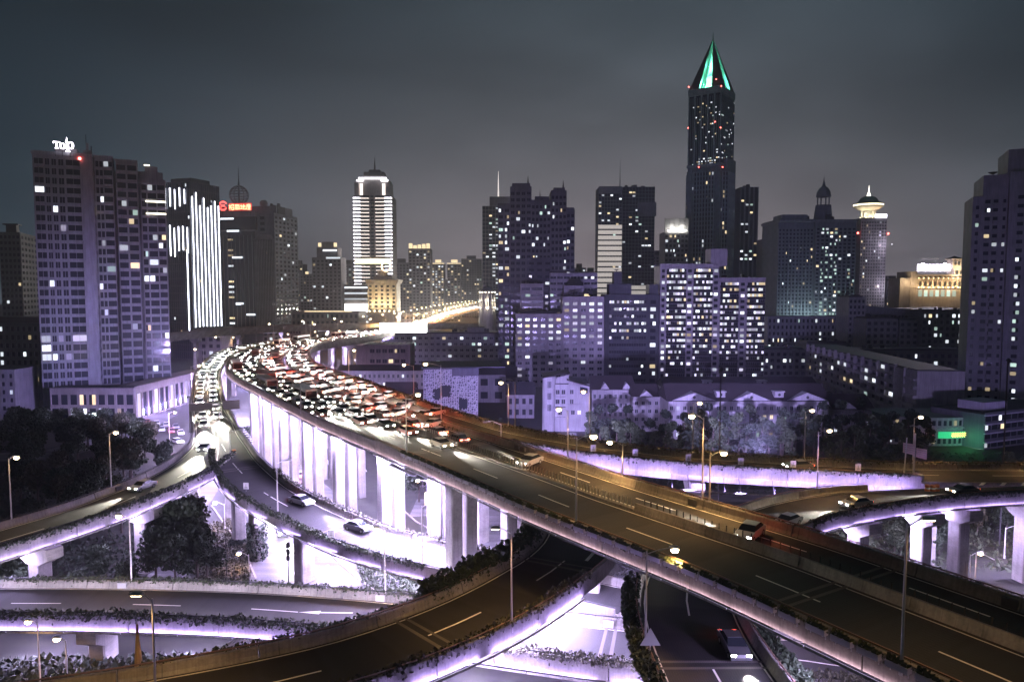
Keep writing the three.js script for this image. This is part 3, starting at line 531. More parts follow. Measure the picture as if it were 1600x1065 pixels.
function tree(k, x, z, scale, label, group, y = 0) {
  const key = k + label, turn = rr(0, 6.28);
  if (!treeSrc.has(key)) { const t = treeKinds[k], o = thing('tree', label, 'tree', [x, y, z], group); put('trunk', t.trunk, M.trunk, o); put('crown', t.crown, t.mat, o); o.rotation.y = turn; o.scale.setScalar(scale); treeSrc.set(key, o); return o; }
  return copyOf(treeSrc.get(key), [x, y, z], turn, label, scale);
}
rnd = rngOf(21);
for (let i = 0; i < 46; i++) { // dark park at the left
  const px = rr(-40, 285), D = rr(128, 226), p = atD(px, 600, D); if (p[0] > -66 - (D - 120) * 0.27) continue;
  tree(i % 5, p[0], p[2], rr(0.72, 1.05), 'dark leafy tree massed in the park beyond the left ramp', 'trees of the dark park at the left');
}
for (const [px, D, s] of [[255, 113, 1.05], [285, 112, 1.2], [305, 110, 0.95], [240, 108, 0.9], [320, 108, 0.8], [270, 106, 0.85], [298, 118, 1.1]]) { const p = atD(px, 800, D); tree(Math.round(px) % 5, p[0], p[2], s, 'broad dark tree in the clump between two left ramps', 'tree clump between the left ramps'); }
for (const [px, D, s] of [[40, 97, 0.7], [110, 99, 0.55], [20, 104, 0.8], [150, 108, 0.6], [190, 104, 0.5], [5, 95, 0.6]]) { const p = atD(px, 800, D); tree(Math.round(px) % 5, p[0], p[2], s, 'low dusky tree under the left ramp above the lowest flyover', 'low trees under the left ramp'); }
{ const p = atD(362, 880, 100); tree(2, p[0], p[2], 0.36, 'small round tree alone beside the narrow pale street', undefined); }
for (const [px, D, s] of [[655, 150, 0.95], [690, 155, 1.0], [640, 162, 1.0], [675, 170, 1.05], [800, 128, 0.8], [830, 126, 0.85], [845, 122, 0.7], [815, 138, 1.0], [790, 145, 1.0], [860, 135, 0.9]]) { const p = atD(px, 800, D); tree(Math.round(px) % 5, p[0], p[2], s, 'violet lit tree seen between the piers under the main viaduct', 'trees behind the main viaduct piers'); }
for (let i = 0; i < 60; i++) { const px = 925 + i * 10.4 + rr(-6, 6), D = rr(162, 198); if (px > 1448 && px < 1560) continue; const p = atD(px, 700, D); tree(5 + (i % 2), p[0], p[2], rr(1.15, 1.55), 'slender dark street tree in the row behind the slip ramp', 'street trees behind the slip ramp'); }
for (let i = 0; i < 16; i++) { const p = atD(rr(1300, 1600), 700, rr(150, 178)); if (p[0] / -p[2] > 0.56 && p[0] / -p[2] < 0.66) continue; tree(i % 5, p[0], p[2], p[0] / -p[2] > 0.53 ? rr(0.5, 0.66) : rr(0.8, 1.1), 'bushy dark tree in the right part of the row behind the slip ramp', 'bushy trees near the green shop sign'); }
for (let i = 0; i < 22; i++) { const p = atD(rr(1330, 1640), 820, rr(112, 150)); if (p[2] > -116 && p[0] < 55) continue; tree(i % 5, p[0], p[2], rr(0.45, 0.8), 'violet lit bush-like tree on the bank under the right ramp', 'trees on the bank under the right ramp'); }
for (let i = 0; i < 12; i++) { const p = atD(rr(-30, 400), 1000, rr(64, 76)); tree(i % 5, p[0], p[2], rr(0.34, 0.55), 'low dark tree between the lowest flyover and the foreground ramp', 'low trees below the lowest flyover'); }
for (let i = 0; i < 14; i++) { const p = atD(rr(150, 285), 700, rr(190, 236)); if (p[0] > -104) continue; tree(i % 5, p[0], p[2], rr(0.55, 0.8), 'street tree lit from below beside the tower podium', 'trees beside the tower podium'); }
for (let i = 0; i < 12; i++) { const p = atD(rr(640, 860), 660, rr(180, 215)); tree(5 + i % 2, p[0], p[2], rr(0.5, 0.75), 'dim tree in the yards in front of the housing blocks', 'trees in the yards'); }

// hedges planted in troughs along parapets
function hedge(v, edge, s0, s1, label, o = {}) {
  const L = s1 - s0, n = Math.round(L * (o.n ?? 34) * 2), w = o.w ?? 0.55, h = (o.h ?? 0.8) * 1.15, out = o.out ?? -0.1, y0 = o.y ?? 0.75;
  const geo = leafCloud(n, (r) => { const s = s0 + r() * L, c = 0.55 + 0.45 * vnoise(s * 0.55, 3, 4096, 64, 2) + 0.25 * vnoise(s * 1.7, 9, 4096, 64, 4), W = v.R.W(s), u = out + (r() - 0.5) * w * 2; const q = v.R.pt(s, edge === 'a' ? u : W - u, y0 + Math.pow(r(), 0.8) * h * c - (r() < 0.22 ? r() * 0.6 : 0)); return q; }, (o.size ?? 0.2) * 1.35, Math.round(s0 * 13 + s1 * 7 + 3));
  return tag(put('hedge', geo, LEAF[o.mat ?? 0]), label, 'hedge', null, 'stuff');
}
hedge(ramB, 'b', sGore - 1, bRd.L - 2, 'dark hedge trailing over the inner parapet of the left ramp', { h: 0.5, y: 0.65 });
hedge(ramB2, 'b', sNose - 6, ramB2.R.L - 26, 'dark hedge along the near parapet of the middle ramp', { h: 0.6, y: 0.65, mat: 1, n: 42 });
hedge(ramB2, 'a', sNose + 10, ramB2.R.L - 20, 'sparse reddish planting on the far parapet of the middle ramp', { h: 0.55, mat: 3, n: 20 });
hedge(ramE, 'b', 6, 122, 'straggling hedge on the near parapet of the lowest flyover', { h: 0.7, y: 0.6, n: 46, w: 0.8, mat: 1 });
hedge(ramE, 'b', 122, ramE.R.L - 8, 'violet lit hedge on the near parapet under the foreground ramps', { h: 0.8, n: 44, w: 0.7, mat: 3 });
hedge(ramE, 'a', 20, 112, 'thin dark planting along the far parapet of the lowest flyover', { h: 0.5, n: 24, mat: 1 });
hedge(ramF, 'a', 2, 36, 'thick dark hedge outside the inner parapet of the curved foreground ramp', { h: 1.9, n: 95, w: 1.2, out: -0.9, y: 0.0, size: 0.3 });
hedge(ramF, 'a', 36, 62, 'bushy planting where the lowest flyover slips under the foreground ramp', { h: 0.6, n: 46, w: 0.8, out: -0.6, y: 0.3, mat: 1 });
hedge(ramF, 'b', 22, ramF.R.L - 30, 'reddish straggly hedge on the outer parapet of the curved foreground ramp', { h: 0.7, n: 50, w: 0.6, out: 0.35, y: 0.5, mat: 3 });
hedge(ramR, 'b', rRd.path.near(22, -73), rRd.L, 'thick dark hedge on the left parapet of the bottom right ramp', { h: 0.9, n: 74, w: 0.85, out: -0.55, y: 0.25, size: 0.24 });
hedge(ramR, 'a', rRd.path.near(22.6, -71), rRd.L, 'broad dark hedge outside the right parapet of the bottom right ramp', { h: 1.0, n: 80, w: 1.0, out: -0.9, y: -0.1, size: 0.25 });
hedge(ramR, 'a', 30, rRd.path.near(38, -92), 'dark hedge trailing over the near parapet of the right ramp', { h: 0.35, n: 40, y: 0.7 });
hedge(ramC, 'b', cRd.path.near(-6, -134), cRd.path.near(60, -119), 'low dark planting along the white lit parapet of the slip ramp', { h: 0.35, n: 18 });
hedge(ramC, 'a', sSplit - 60, cRd.L - 40, 'brown hedge along the far parapet of the slip ramp', { h: 0.5, n: 18, mat: 3 });
hedge(main, 'b', 20, 148, 'dark trailing plants on the far parapet of the main viaduct', { h: 0.2, n: 14, w: 0.3, size: 0.14, mat: 1, out: -0.15 });
hedge(main, 'a', 0, 96, 'low planting in the trough along the near rail of the main viaduct', { h: 0.18, n: 16, mat: 1, out: -0.2, w: 0.3, y: 0.72, size: 0.13 });
// ivy round pier feet
for (const [q, h0, label] of [[b2Piers[1], 6.2, 'dark ivy wrapped round the foot of the pier left of the avenue'], [b2Piers[0], 1.2, 'low ivy at the foot of the left pier of the middle ramp']])
  tag(put('ivy', leafCloud(1500, (r) => { const a = r() * 6.283, k = Math.max(Math.abs(Math.cos(a)), Math.abs(Math.sin(a))); return [q.base[0] + Math.cos(a) / k * (q.w / 2 + 0.25) * (0.9 + 0.2 * r()), r() * h0, q.base[2] + Math.sin(a) / k * (q.d / 2 + 0.3) * (0.9 + 0.2 * r())]; }, 0.34, 5), LEAF[2]), label, 'ivy', null, 'stuff');
for (const [px, lab] of [[537, 'tall clipped ivy column on the island under the main viaduct'], [385, 'ivy column at the foot of the distant pier beside the bend']]) { const p = atH(px, px > 500 ? 755 : 700, 0); tag(put('ivy', leafCloud(1800, (r) => { const a = r() * 6.283, d = 1.5 * Math.sqrt(r()); return [p[0] + Math.cos(a) * d, r() * 6, p[2] + Math.sin(a) * d]; }, 0.4, 8), LEAF[2]), lab, 'ivy', null, 'stuff'); }
// planted beds
function bed(pts, n, h, label, mat = 0, size = 0.4) {
  const xs = pts.map((p) => p[0]), zs = pts.map((p) => p[1]), inside = (x, z) => { let c = false; for (let i = 0, j = pts.length - 1; i < pts.length; j = i++) if ((pts[i][1] > z) !== (pts[j][1] > z) && x < (pts[j][0] - pts[i][0]) * (z - pts[i][1]) / (pts[j][1] - pts[i][1]) + pts[i][0]) c = !c; return c; };
  const x0 = Math.min(...xs), x1 = Math.max(...xs), z0 = Math.min(...zs), z1 = Math.max(...zs);
  tag(put('undergrowth', leafCloud(n, (r) => { let x, z; do { x = x0 + r() * (x1 - x0); z = z0 + r() * (z1 - z0); } while (!inside(x, z)); const c = 0.25 + 1.2 * Math.max(0, vnoise(x * 0.22, z * 0.22 + 500, 4096, 4096, 3) - 0.2); return [x, r() * h * c, z]; }, size, n + 3), LEAF[mat]), label, 'undergrowth', null, 'stuff');
}
bed([[-120, -94], [-62, -94], [-58, -110], [-60, -128], [-100, -126], [-130, -110]], 9000, 1.6, 'dusky undergrowth under the left ramp', 2, 0.5);
bed([[-110, -62], [-20, -68], [-14, -76], [-30, -84], [-110, -84]], 17000, 1.7, 'dark undergrowth under the lowest flyover', 2, 0.55);
bed([[-36, -96], [-44, -122], [-54, -138], [-58, -132], [-50, -112], [-40, -96]], 6500, 0.7, 'low planting on the island between street and avenue', 3, 0.35);
bed([[-18, -94], [-9, -96], [-16, -118], [-26, -136], [-34, -148], [-30, -130]], 8000, 0.8, 'low clipped planting on the island right of the avenue', 1, 0.35);
bed([[4, -82.6], [13.6, -80.8], [13.6, -83.6], [4, -85.4]], 900, 0.55, 'violet lit shrubs along the cycle yard edge', 3, 0.25);
bed([[40, -112], [120, -112], [170, -114], [170, -148], [30, -146], [10, -140], [20, -120]], 12000, 1.3, 'violet lit undergrowth on the bank under the right ramps', 1, 0.5);
bed([[-10, -150], [200, -164], [230, -200], [-10, -190], [-30, -160]], 9000, 1.0, 'dark ground cover beneath the street trees', 2, 0.5);
bed([[-130, -126], [-66, -128], [-78, -170], [-108, -186], [-190, -168], [-200, -130]], 7000, 1.2, 'dark ground cover in the park', 2, 0.5);

// ================================================================ buildings
// A building is a Group whose local frame has x to the right along its front, y up, z out of the front; the front left corner is at (0, 0, 0).
function lot(name, label, category, o) { // front edge seen from pixel column xl (at distance D) to xr, turned by phi; side seen to column xs
  const base = atD(o.xl, 500, o.D), phi = o.phi ?? 0, t = (o.xr - 800) / FOCAL, ts = o.xs === undefined ? null : (o.xs - 800) / FOCAL, c = Math.cos(phi), s = Math.sin(phi);
  const Lx = base[0], w = o.w ?? (t * o.D - Lx) / (c - t * s);
  let dp = o.dp ?? 14;
  if (ts !== null) { const right = o.xs > o.xr, X = right ? Lx + w * c : Lx, Dd = right ? o.D + w * s : o.D; dp = (X - ts * Dd) / (ts * c + s); if (!(dp > 3 && dp < 120)) dp = 14; }
  const g = thing(name, label, category, [Lx, 0, -o.D]); g.rotation.y = phi;
  const H = (y, dist = o.D) => atD(o.xl, y, dist)[1];
  const HX = (y, x, z) => atD(800, y, o.D + x * s - z * c)[1];
  return { g, w, dp, H, HX, h: o.top === undefined ? 10 : H(o.top), D: o.D, x: (px) => { const q = (px - 800) / FOCAL; return (q * o.D - Lx) / (c - q * s); } };
}
class Kit {  // collects the pieces of one building and turns them into its parts
  constructor(L, mats) { this.L = L; this.wall = new G(); this.glass = new G(); this.trim = new G(); this.dark = new G(); this.flat = new G(); this.lit = new Map(); this.mats = mats; this.single = 0; }
  set m(v) { for (const g of [this.wall, this.glass, this.trim, this.dark]) g.m = v; this._m = v; }
  get m() { return this._m; }
  litG(mat) { if (!this.lit.has(mat)) this.lit.set(mat, new G()); const g = this.lit.get(mat); g.m = this._m; return g; }
  body(x0, y0, z0, x1, y1, z1) { const k = this._m; this.m = null; this.wall.box(x0, y0, z0, x1, y1, z1, 'dt'); this.flat.quad([x0, y1, z1], [x1, y1, z1], [x1, y1, z0], [x0, y1, z0]); this.m = k; return this; }
  done() {
    const p = this.L.g; this.wall.build('wall', this.mats.wall, p); this.glass.build('dark_window', this.mats.glass ?? M.glass, p, false, 'stuff'); this.trim.build('trim', this.mats.trim ?? this.mats.wall, p); this.flat.build('roof', M.roof, p); this.dark.build('rooftop_plant', M.darkSteel, p);
    for (const [mat, g] of this.lit) g.build('lit_window', mat, p, false, 'stuff');
    return this;
  }
}
const faceM = { front: (w, d) => new THREE.Matrix4(), right: (w, d) => new THREE.Matrix4().makeRotationY(Math.PI / 2).setPosition(w, 0, 0), left: (w, d) => new THREE.Matrix4().makeRotationY(-Math.PI / 2).setPosition(0, 0, -d) };
const winGeo = new Map();
function windowGeo(w, h) { // frame with a mullion and two panes, local centre at the sill's middle
  const k = w.toFixed(2) + h.toFixed(2); if (winGeo.has(k)) return winGeo.get(k);
  const f = new G(), t = 0.09; f.box(-w / 2, 0, 0, w / 2, t, 0.1, 'b').box(-w / 2, h - t, 0, w / 2, h, 0.1, 'b').box(-w / 2, t, 0, -w / 2 + t, h - t, 0.1, 'btd').box(w / 2 - t, t, 0, w / 2, h - t, 0.1, 'btd').box(-t / 2, t, 0, t / 2, h - t, 0.09, 'btd');
  const p = new G(); p.quad([-w / 2 + t, t, 0.04], [w / 2 - t, t, 0.04], [w / 2 - t, h - t, 0.04], [-w / 2 + t, h - t, 0.04]);
  const g = mergeGeometries([f.geo(), p.geo()], true); winGeo.set(k, g); return g;
}
const pickLit = (pal) => { const q = rnd(); let a = 0; for (const [f, list] of pal) { a += f; if (q < a) return pick(list); } return pick(pal[0][1]); };
const PAL = { cool: [[0.62, WIN.white], [0.24, WIN.warm], [0.14, WIN.green]], warm: [[0.3, WIN.white], [0.65, WIN.warm], [0.05, WIN.green]], violet: [[0.5, WIN.white], [0.12, WIN.warm], [0.38, WIN.violet]], home: [[0.58, WIN.white], [0.26, WIN.warm], [0.16, WIN.green]] };
// openings between spandrels and piers that stand proud of the wall core
function grid(K2, face, o) {
  const { w, dp } = K2.L, x0 = o.x0 ?? 0, y0 = o.y0 ?? 0, len = o.w ?? (face === 'front' ? w : dp), h = o.h, n = o.rows, m = o.cols.length ? o.cols : null;
  const mat = faceM[face](w, dp).clone(); if (o.z !== undefined) mat.multiply(new THREE.Matrix4().makeTranslation(0, 0, o.z)); K2.m = mat;
  const cols = m ?? Array.from({ length: o.cols.n }, (_, i) => { const c = len / o.cols.n; return [c * i + c * o.cols.gap / 2, c * (i + 1) - c * o.cols.gap / 2]; });
  const fh = h / n, sill = fh * (o.sill ?? 0.3), wh = fh * (o.win ?? 0.52), pr = o.proud ?? 0.28, lp = o.lit ?? 0.12, pal = o.pal ?? PAL.home;
  for (let j = 0; j <= n; j++) { const a = j === 0 ? y0 : y0 + (j - 1) * fh + sill + wh, b = j === n ? y0 + h + (o.crest ?? 0.6) : y0 + j * fh + sill; K2.wall.box(x0, a, 0.0, x0 + len, b, pr, 'b'); }
  for (let i = 0; i <= cols.length; i++) { const a = i === 0 ? 0 : cols[i - 1][1], b = i === cols.length ? len : cols[i][0]; if (b - a > 0.02) K2.wall.box(x0 + a, y0, 0.0, x0 + b, y0 + h, pr + (o.pier ?? -0.03), 'bd'); }
  const M4 = K2.L.g;
  for (let j = 0; j < n; j++) for (let i = 0; i < cols.length; i++) {
    const a = x0 + cols[i][0], b = x0 + cols[i][1], y = y0 + j * fh + sill, c = o.litAt ? o.litAt(i, j, n) : lp, lit = rnd() < c, mt = lit ? pickLit(pal) : null;
    if (o.single && K2.single < 290) {
      const wm = put('window', windowGeo(b - a, wh), [M.frame, mt ?? M.glass], M4); const q = new THREE.Matrix4().makeTranslation((a + b) / 2, y, 0.03).premultiply(mat); q.decompose(wm.position, wm.quaternion, wm.scale); K2.single++;
    } else {
      const g = lit ? K2.litG(mt) : K2.glass;
      if (lit && o.part !== false && rnd() < 0.6 && b - a > 1.2) { const f0 = rnd() < 0.5 ? 0 : 0.45, f1 = f0 + 0.55; g.quad([a + (b - a) * f0, y, 0.05], [a + (b - a) * f1, y, 0.05], [a + (b - a) * f1, y + wh, 0.05], [a + (b - a) * f0, y + wh, 0.05]); const r0 = f0 ? 0 : f1, r1 = f0 ? f0 : 1; K2.glass.quad([a + (b - a) * r0, y, 0.05], [a + (b - a) * r1, y, 0.05], [a + (b - a) * r1, y + wh, 0.05], [a + (b - a) * r0, y + wh, 0.05]); }
      else g.quad([a, y, 0.05], [b, y, 0.05], [b, y + wh, 0.05], [a, y + wh, 0.05]);
      if (o.mull && b - a > 1.5) K2.trim.box((a + b) / 2 - 0.05, y, 0.05, (a + b) / 2 + 0.05, y + wh, 0.14, 'btd');
    }
    if (o.balcony && o.balcony.includes(i)) { const yb = y0 + j * fh; K2.trim.box(a - 0.15, yb - 0.02, pr, b + 0.15, yb + 0.14, pr + 1.15, 'b').box(a - 0.15, yb + 0.14, pr + 1.05, b + 0.15, yb + (o.rail ?? 0.95), pr + 1.15, 'd').box(a - 0.15, yb + 0.14, pr, a - 0.05, yb + (o.rail ?? 0.95), pr + 1.05, 'bfd').box(b + 0.05, yb + 0.14, pr, b + 0.15, yb + (o.rail ?? 0.95), pr + 1.05, 'bfd'); }
    if (o.ac && rnd() < o.ac) { const q = a - 0.5, z = pr; K2.trim.box(q - 0.4, y - 0.5, z, q + 0.4, y + 0.05, z + 0.4, 'b'); }
  }
  K2.m = null;
}
// a curtain wall: dark glazing between fins and floor bands
function fins(K2, face, o) {
  const { w, dp } = K2.L, x0 = o.x0 ?? 0, y0 = o.y0 ?? 0, len = o.w ?? (face === 'front' ? w : dp), h = o.h, mat = faceM[face](w, dp).clone(); if (o.z !== undefined) mat.multiply(new THREE.Matrix4().makeTranslation(0, 0, o.z)); K2.m = mat;
  K2.glass.quad([x0, y0, 0.03], [x0 + len, y0, 0.03], [x0 + len, y0 + h, 0.03], [x0, y0 + h, 0.03]);
  for (let i = 0; i <= o.n; i++) { const x = x0 + len * i / o.n, t = o.t ?? 0.18; K2.trim.box(Math.max(x0, x - t), y0, 0.03, Math.min(x0 + len, x + t), y0 + h, 0.03 + (o.proud ?? 0.4), 'bd'); }
  if (o.bands) for (let j = 0; j <= o.bands; j++) { const y = y0 + h * j / o.bands; K2.trim.box(x0, y - 0.25, 0.03, x0 + len, y + 0.25, 0.16, 'b'); }
  if (o.lit) { const rows = o.rows ?? Math.round(h / 4), cw = len / o.n; for (let j = 0; j < rows; j++) for (let i = 0; i < o.n; i++) if (rnd() < (typeof o.lit === 'function' ? o.lit(i / o.n, j / rows) : o.lit)) { const g = K2.litG(pickLit(o.pal ?? PAL.cool)), y = y0 + h * (j + 0.25) / rows, a = x0 + i * cw + 0.25, b = x0 + (i + 1) * cw - 0.25; g.quad([a, y, 0.06], [b, y, 0.06], [b, y + h / rows * 0.45, 0.06], [a, y + h / rows * 0.45, 0.06]); } }
  K2.m = null;
}
const simple = (name, label, cat, o, wall, fn, mats = {}) => { const L = lot(name, label, cat, o), k = new Kit(L, { wall, ...mats }); fn(k, L); k.done(); return L; };
const roofPlant = (k, n, x0, x1, z0, z1, y, s = 1) => { for (let i = 0; i < n; i++) { const x = rr(x0, x1), z = rr(z0, z1), a = rr(0.8, 2.2) * s, b = rr(0.8, 2) * s, c = rr(0.8, 2.4) * s; k.dark.box(x, y, z, x + a, y + c, z + b, 'd'); } };
const spire = (k, x, z, y0, y1, r = 0.35) => { k.dark.cyl(x, z, y0, y0 + (y1 - y0) * 0.4, r, r * 0.6, 6, false); k.dark.cyl(x, z, y0 + (y1 - y0) * 0.4, y1, r * 0.6, 0.05, 6, false); };
const redOn = glow('aviation lamp', C3(1, 0.12, 0.1), 14);
function beacon(L, pts) { for (const p of pts) { const m = put('aviation_lamp', new THREE.SphereGeometry(p[3] ?? 0.55, 8, 6), redOn, L.g); m.position.set(p[0], p[1], p[2]); } }

rnd = rngOf(101);
// ---- white apartment tower with stepped wings (left)
{
  const wall = wallMat(0.42, 0.43, 0.47), L = lot('apartment_tower', 'tall pale apartment tower with stepped wings and glowing letters on its roof', 'apartment tower', { xl: 61, xr: 152, D: 250, dp: 15, phi: 0.45, top: 240 }), k = new Kit(L, { wall });
  const h = L.h, y0 = 9.6, w = L.w;
  k.body(0, 0, -15, w, h, 0);
  const c = (a, b) => [L.x(a) , L.x(b)];
  grid(k, 'front', { y0, h: h - y0 - 0.9, rows: 25, cols: [c(62.5, 77.5), c(79.5, 87), c(89.5, 97.5), c(100, 109), c(111.5, 134)], sill: 0.2, win: 0.72, litAt: (i) => (i === 4 ? 0.05 : 0.11), pal: PAL.violet, single: true, balcony: [0, 4], rail: 0.8 });
  k.trim.box(-0.3, h, -15.2, w + 0.2, h + 1.2, -14.9).box(-0.3, h, -0.1, w + 0.2, h + 1.2, 0.3).box(-0.3, h, -14.9, 0, h + 1.2, -0.1).box(w - 0.1, h, -14.9, w + 0.2, h + 1.2, -0.1);
  grid(k, 'right', { y0, h: h - y0 - 0.9, rows: 25, cols: [[1.5, 4], [7, 10]], lit: 0.2, pal: PAL.home, sill: 0.2, win: 0.62 });
  // stepped wings, each a little further back to the right
  const HX = L.HX;
  k.body(L.w - 0.6, 0, -30, L.x(262), HX(262, L.w, -16), -18);
  const wing = (xa, xb, z, top, cols, lit, bal) => { const xo = L.x(xa), ww = L.x(xb) - xo, hh = HX(top, xo, z); k.body(xo, 0, z - 14, xo + ww, hh, z); grid(k, 'front', { x0: xo, z, w: ww, y0, h: hh - y0 - 0.8, rows: Math.round((hh - y0) / 3.15), cols: cols.map(([a, b]) => [a * ww, b * ww]), sill: 0.24, win: 0.66, lit, pal: PAL.home, balcony: bal, rail: 0.85 }); k.trim.box(xo - 0.2, hh, z - 12, xo + ww + 0.2, hh + 0.9, z + 0.35); return [xo, z, ww, hh]; };
  wing(155, 183, -4.2, 246, [[0.05, 0.22], [0.27, 0.44], [0.5, 0.97]], 0.12, [2]);
  wing(187, 221, -7.6, 252, [[0.05, 0.45], [0.54, 0.96]], 0.08, [0, 1]);
  const a = wing(225, 265, -12, 283, [[0.04, 0.22], [0.28, 0.62], [0.67, 0.96]], 0.1, [2]);
  k.body(a[0] + 1.6, a[3] - 1, a[1] - 9, a[0] + a[2] - 2.4, HX(258, a[0], a[1]), a[1] - 1);
  k.done();
  // lit roof lines
  const line = glow('warm white roof line', C3(1, 0.92, 0.72), 3.2);
  { const g = new G(); const Y = HX(257.5, a[0], a[1]); g.box(a[0] + 1.4, Y, a[1] - 1.2, a[0] + a[2] - 5, Y + 0.4, a[1] - 0.7); g.build('light_line', line, L.g); }
  for (const yy of [314, 333]) { const g = new G(), Y = HX(yy, a[0], a[1]); g.box(a[0] + 1.6, Y - 0.3, a[1] + 0.3, a[0] + a[2], Y + 0.3, a[1] + 0.7); g.build('light_line', line, L.g); }
  // roof housing, masts, sign letters
  const rh = new G(); rh.box(L.x(96), h, -10, L.x(130), L.H(226), -2).box(L.x(128), h, -8, L.x(146), L.H(232), -1.5).box(L.x(138), h, -5, L.x(152), L.H(226), -3).box(L.x(143), h, -4, L.x(147), L.H(214), -3.4); rh.build('roof_housing', wallMat(0.2, 0.19, 0.21), L.g);
  const ms = new G(); ms.bar([L.x(143), h, -4], [L.x(143), L.H(200), -4], 0.12); ms.bar([L.x(150), h, -4], [L.x(151), L.H(218), -4], 0.2); ms.build('mast', M.darkSteel, L.g);
  const font = await new FontLoader().loadAsync("fonts/droid/droid_serif_bold.typeface.json");
  const so = thing('roof_sign', 'glowing white roof sign reading Top on the pale apartment tower', 'roof sign', [0, 0, 0]); so.position.copy(new THREE.Vector3(L.x(94), L.H(232), 0.8).applyAxisAngle(new THREE.Vector3(0, 1, 0), 0.45).add(L.g.position)); so.rotation.y = 0.45; so.scale.setScalar(0.94);
  const sg = glow('sign white', C3(0.93, 0.86, 1.0), 7);
  const mk = (t, size, x, y) => { const g = new TextGeometry(t, { font, size, depth: 0.35, curveSegments: 4 }); g.translate(x, y, 0); return g; };
  put('letter', mk('T', 2.5, 0, 0.5), sg, so); put('letter', mk('o', 2.7, 1.85, 0.5), sg, so); put('letter', mk('p', 3.3, 3.75, 0.7), sg, so);
  const fl = new G(); fl.tri([4.0, 3.3, 0.3], [4.55, 3.3, 0.3], [4.35, 4.9, 0.3]); fl.tri([4.0, 3.3, 0.05], [4.55, 3.3, 0.05], [4.35, 4.9, 0.05]); fl.build('letter_flame', sg, so);
  const bars = new G(); for (const x of [0.6, 2.8, 5.2]) bars.bar([x, -2.2, -0.15], [x, 3, -0.15], 0.09); bars.bar([0, 1.2, -0.15], [6.6, 1.2, -0.15], 0.08); bars.build('sign_frame', M.darkSteel, so);
  const tl = new THREE.RectAreaLight(C3(0.93, 0.86, 1), 6, 6, 3.4); tl.name = 'roof_sign_light'; tl.position.set(3.4, 2, 0.7); tl.rotation.y = Math.PI; so.add(tl);
  beacon(L, [[L.x(134), L.H(243), 0.6, 0.5]]);
}
// ---- podium of that tower
{
  const wall = wallMat(0.36, 0.32, 0.31), L = lot('podium', 'stepped stone podium with shop windows at the foot of the pale apartment tower', 'podium', { xl: 73, xr: 205, D: 246, dp: 7.5, top: 606 }), k = new Kit(L, { wall }), h = Math.max(9, L.h);
  k.body(0, 0, -7.5, L.w, h, 0);
  grid(k, 'front', { h: h - 1.6, rows: 2, cols: { n: 9, gap: 0.28 }, sill: 0.12, win: 0.74, lit: 0.22, pal: PAL.cool, crest: 1.6 });
  const y1 = h, len = 56; // long wing running back along the street
  const m = new THREE.Matrix4().makeRotationY(Math.PI / 2 - 0.04).setPosition(L.w, 0, 0); k.m = m;
  k.wall.box(0, 0, -9, len, h, 0, 'd'); for (let i = 0; i < 15; i++) { const a = i / 15 * len; k.wall.box(a, 0, 0, a + 0.9, h - 1.8, 0.45, 'b'); (i % 3 ? k.glass : k.litG(pick(WIN.violet))).quad([a + 1, 0.4, 0.06], [a + 3.6, 0.4, 0.06], [a + 3.6, h - 2.2, 0.06], [a + 1, h - 2.2, 0.06]); }
  k.wall.box(0, h - 1.8, 0, len, h + 0.5, 0.5, 'b'); k.m = null;
  k.done();
  const al = glow('arcade lights', C3(0.9, 0.84, 1.0), 5); for (let i = 1; i < 15; i++) { const w1 = new G(); w1.m = m; w1.box(i / 15 * len + 0.2, 1.0, 0.55, i / 15 * len + 0.5, 3.2, 0.75); w1.build('wall_lamp', al, L.g); }
  for (let i = 2; i < 15; i += 3) { const p = new THREE.Vector3(i / 15 * len, 2.4, 1.6).applyMatrix4(m), l = new THREE.PointLight(VIOLET, 300, 0, 2); l.name = 'arcade_light'; l.position.copy(p); l.castShadow = true; l.shadow.radius = 20; L.g.add(l); }
  const sg = new G(); sg.box(L.x(134), 1.2, 0.5, L.x(158), 2.6, 0.7); sg.build('shop_sign', glow('shop sign glow', C3(0.85, 1, 0.95), 2.2), L.g);
}
// ---- dark neighbours at the left edge
simple('apartment_block', 'dark apartment tower with few lit windows at the left edge', 'apartment tower', { xl: 4, xr: 36, xs: 66, D: 330, phi: 0.35, top: 362 }, wallMat(0.16, 0.16, 0.17), (k, L) => { k.body(0, 0, -L.dp, L.w, L.h, 0); grid(k, 'front', { h: L.h - 1, rows: 26, cols: { n: 5, gap: 0.35 }, lit: 0.05 }); grid(k, 'right', { h: L.h - 1, rows: 26, cols: { n: 6, gap: 0.4 }, lit: 0.04 }); k.dark.box(2, L.h, -8, L.w - 2, L.H(350), -3, 'd'); k.dark.box(1, L.H(350), -9, L.w - 1, L.H(348), -2); });
simple('apartment_block', 'low dark block with scattered yellow windows left of the pale tower', 'apartment block', { xl: -40, xr: 67, D: 290, dp: 14, top: 504 }, wallMat(0.13, 0.13, 0.15), (k, L) => { k.body(0, 0, -14, L.w, L.h, 0); grid(k, 'front', { h: L.h - 1, rows: 9, cols: { n: 12, gap: 0.45 }, lit: 0.1, pal: PAL.home }); k.dark.box(3, L.h, -8, L.w - 3, L.h + 2.2, -2, 'd'); });
simple('apartment_block', 'small grey block with one bright window cut by the left edge', 'apartment block', { xl: -30, xr: 18, D: 245, dp: 12, top: 577 }, wallMat(0.34, 0.33, 0.36), (k, L) => { k.body(0, 0, -12, L.w, L.h, 0); grid(k, 'front', { h: L.h - 1, rows: 6, cols: { n: 4, gap: 0.6 }, lit: 0.06 }); });
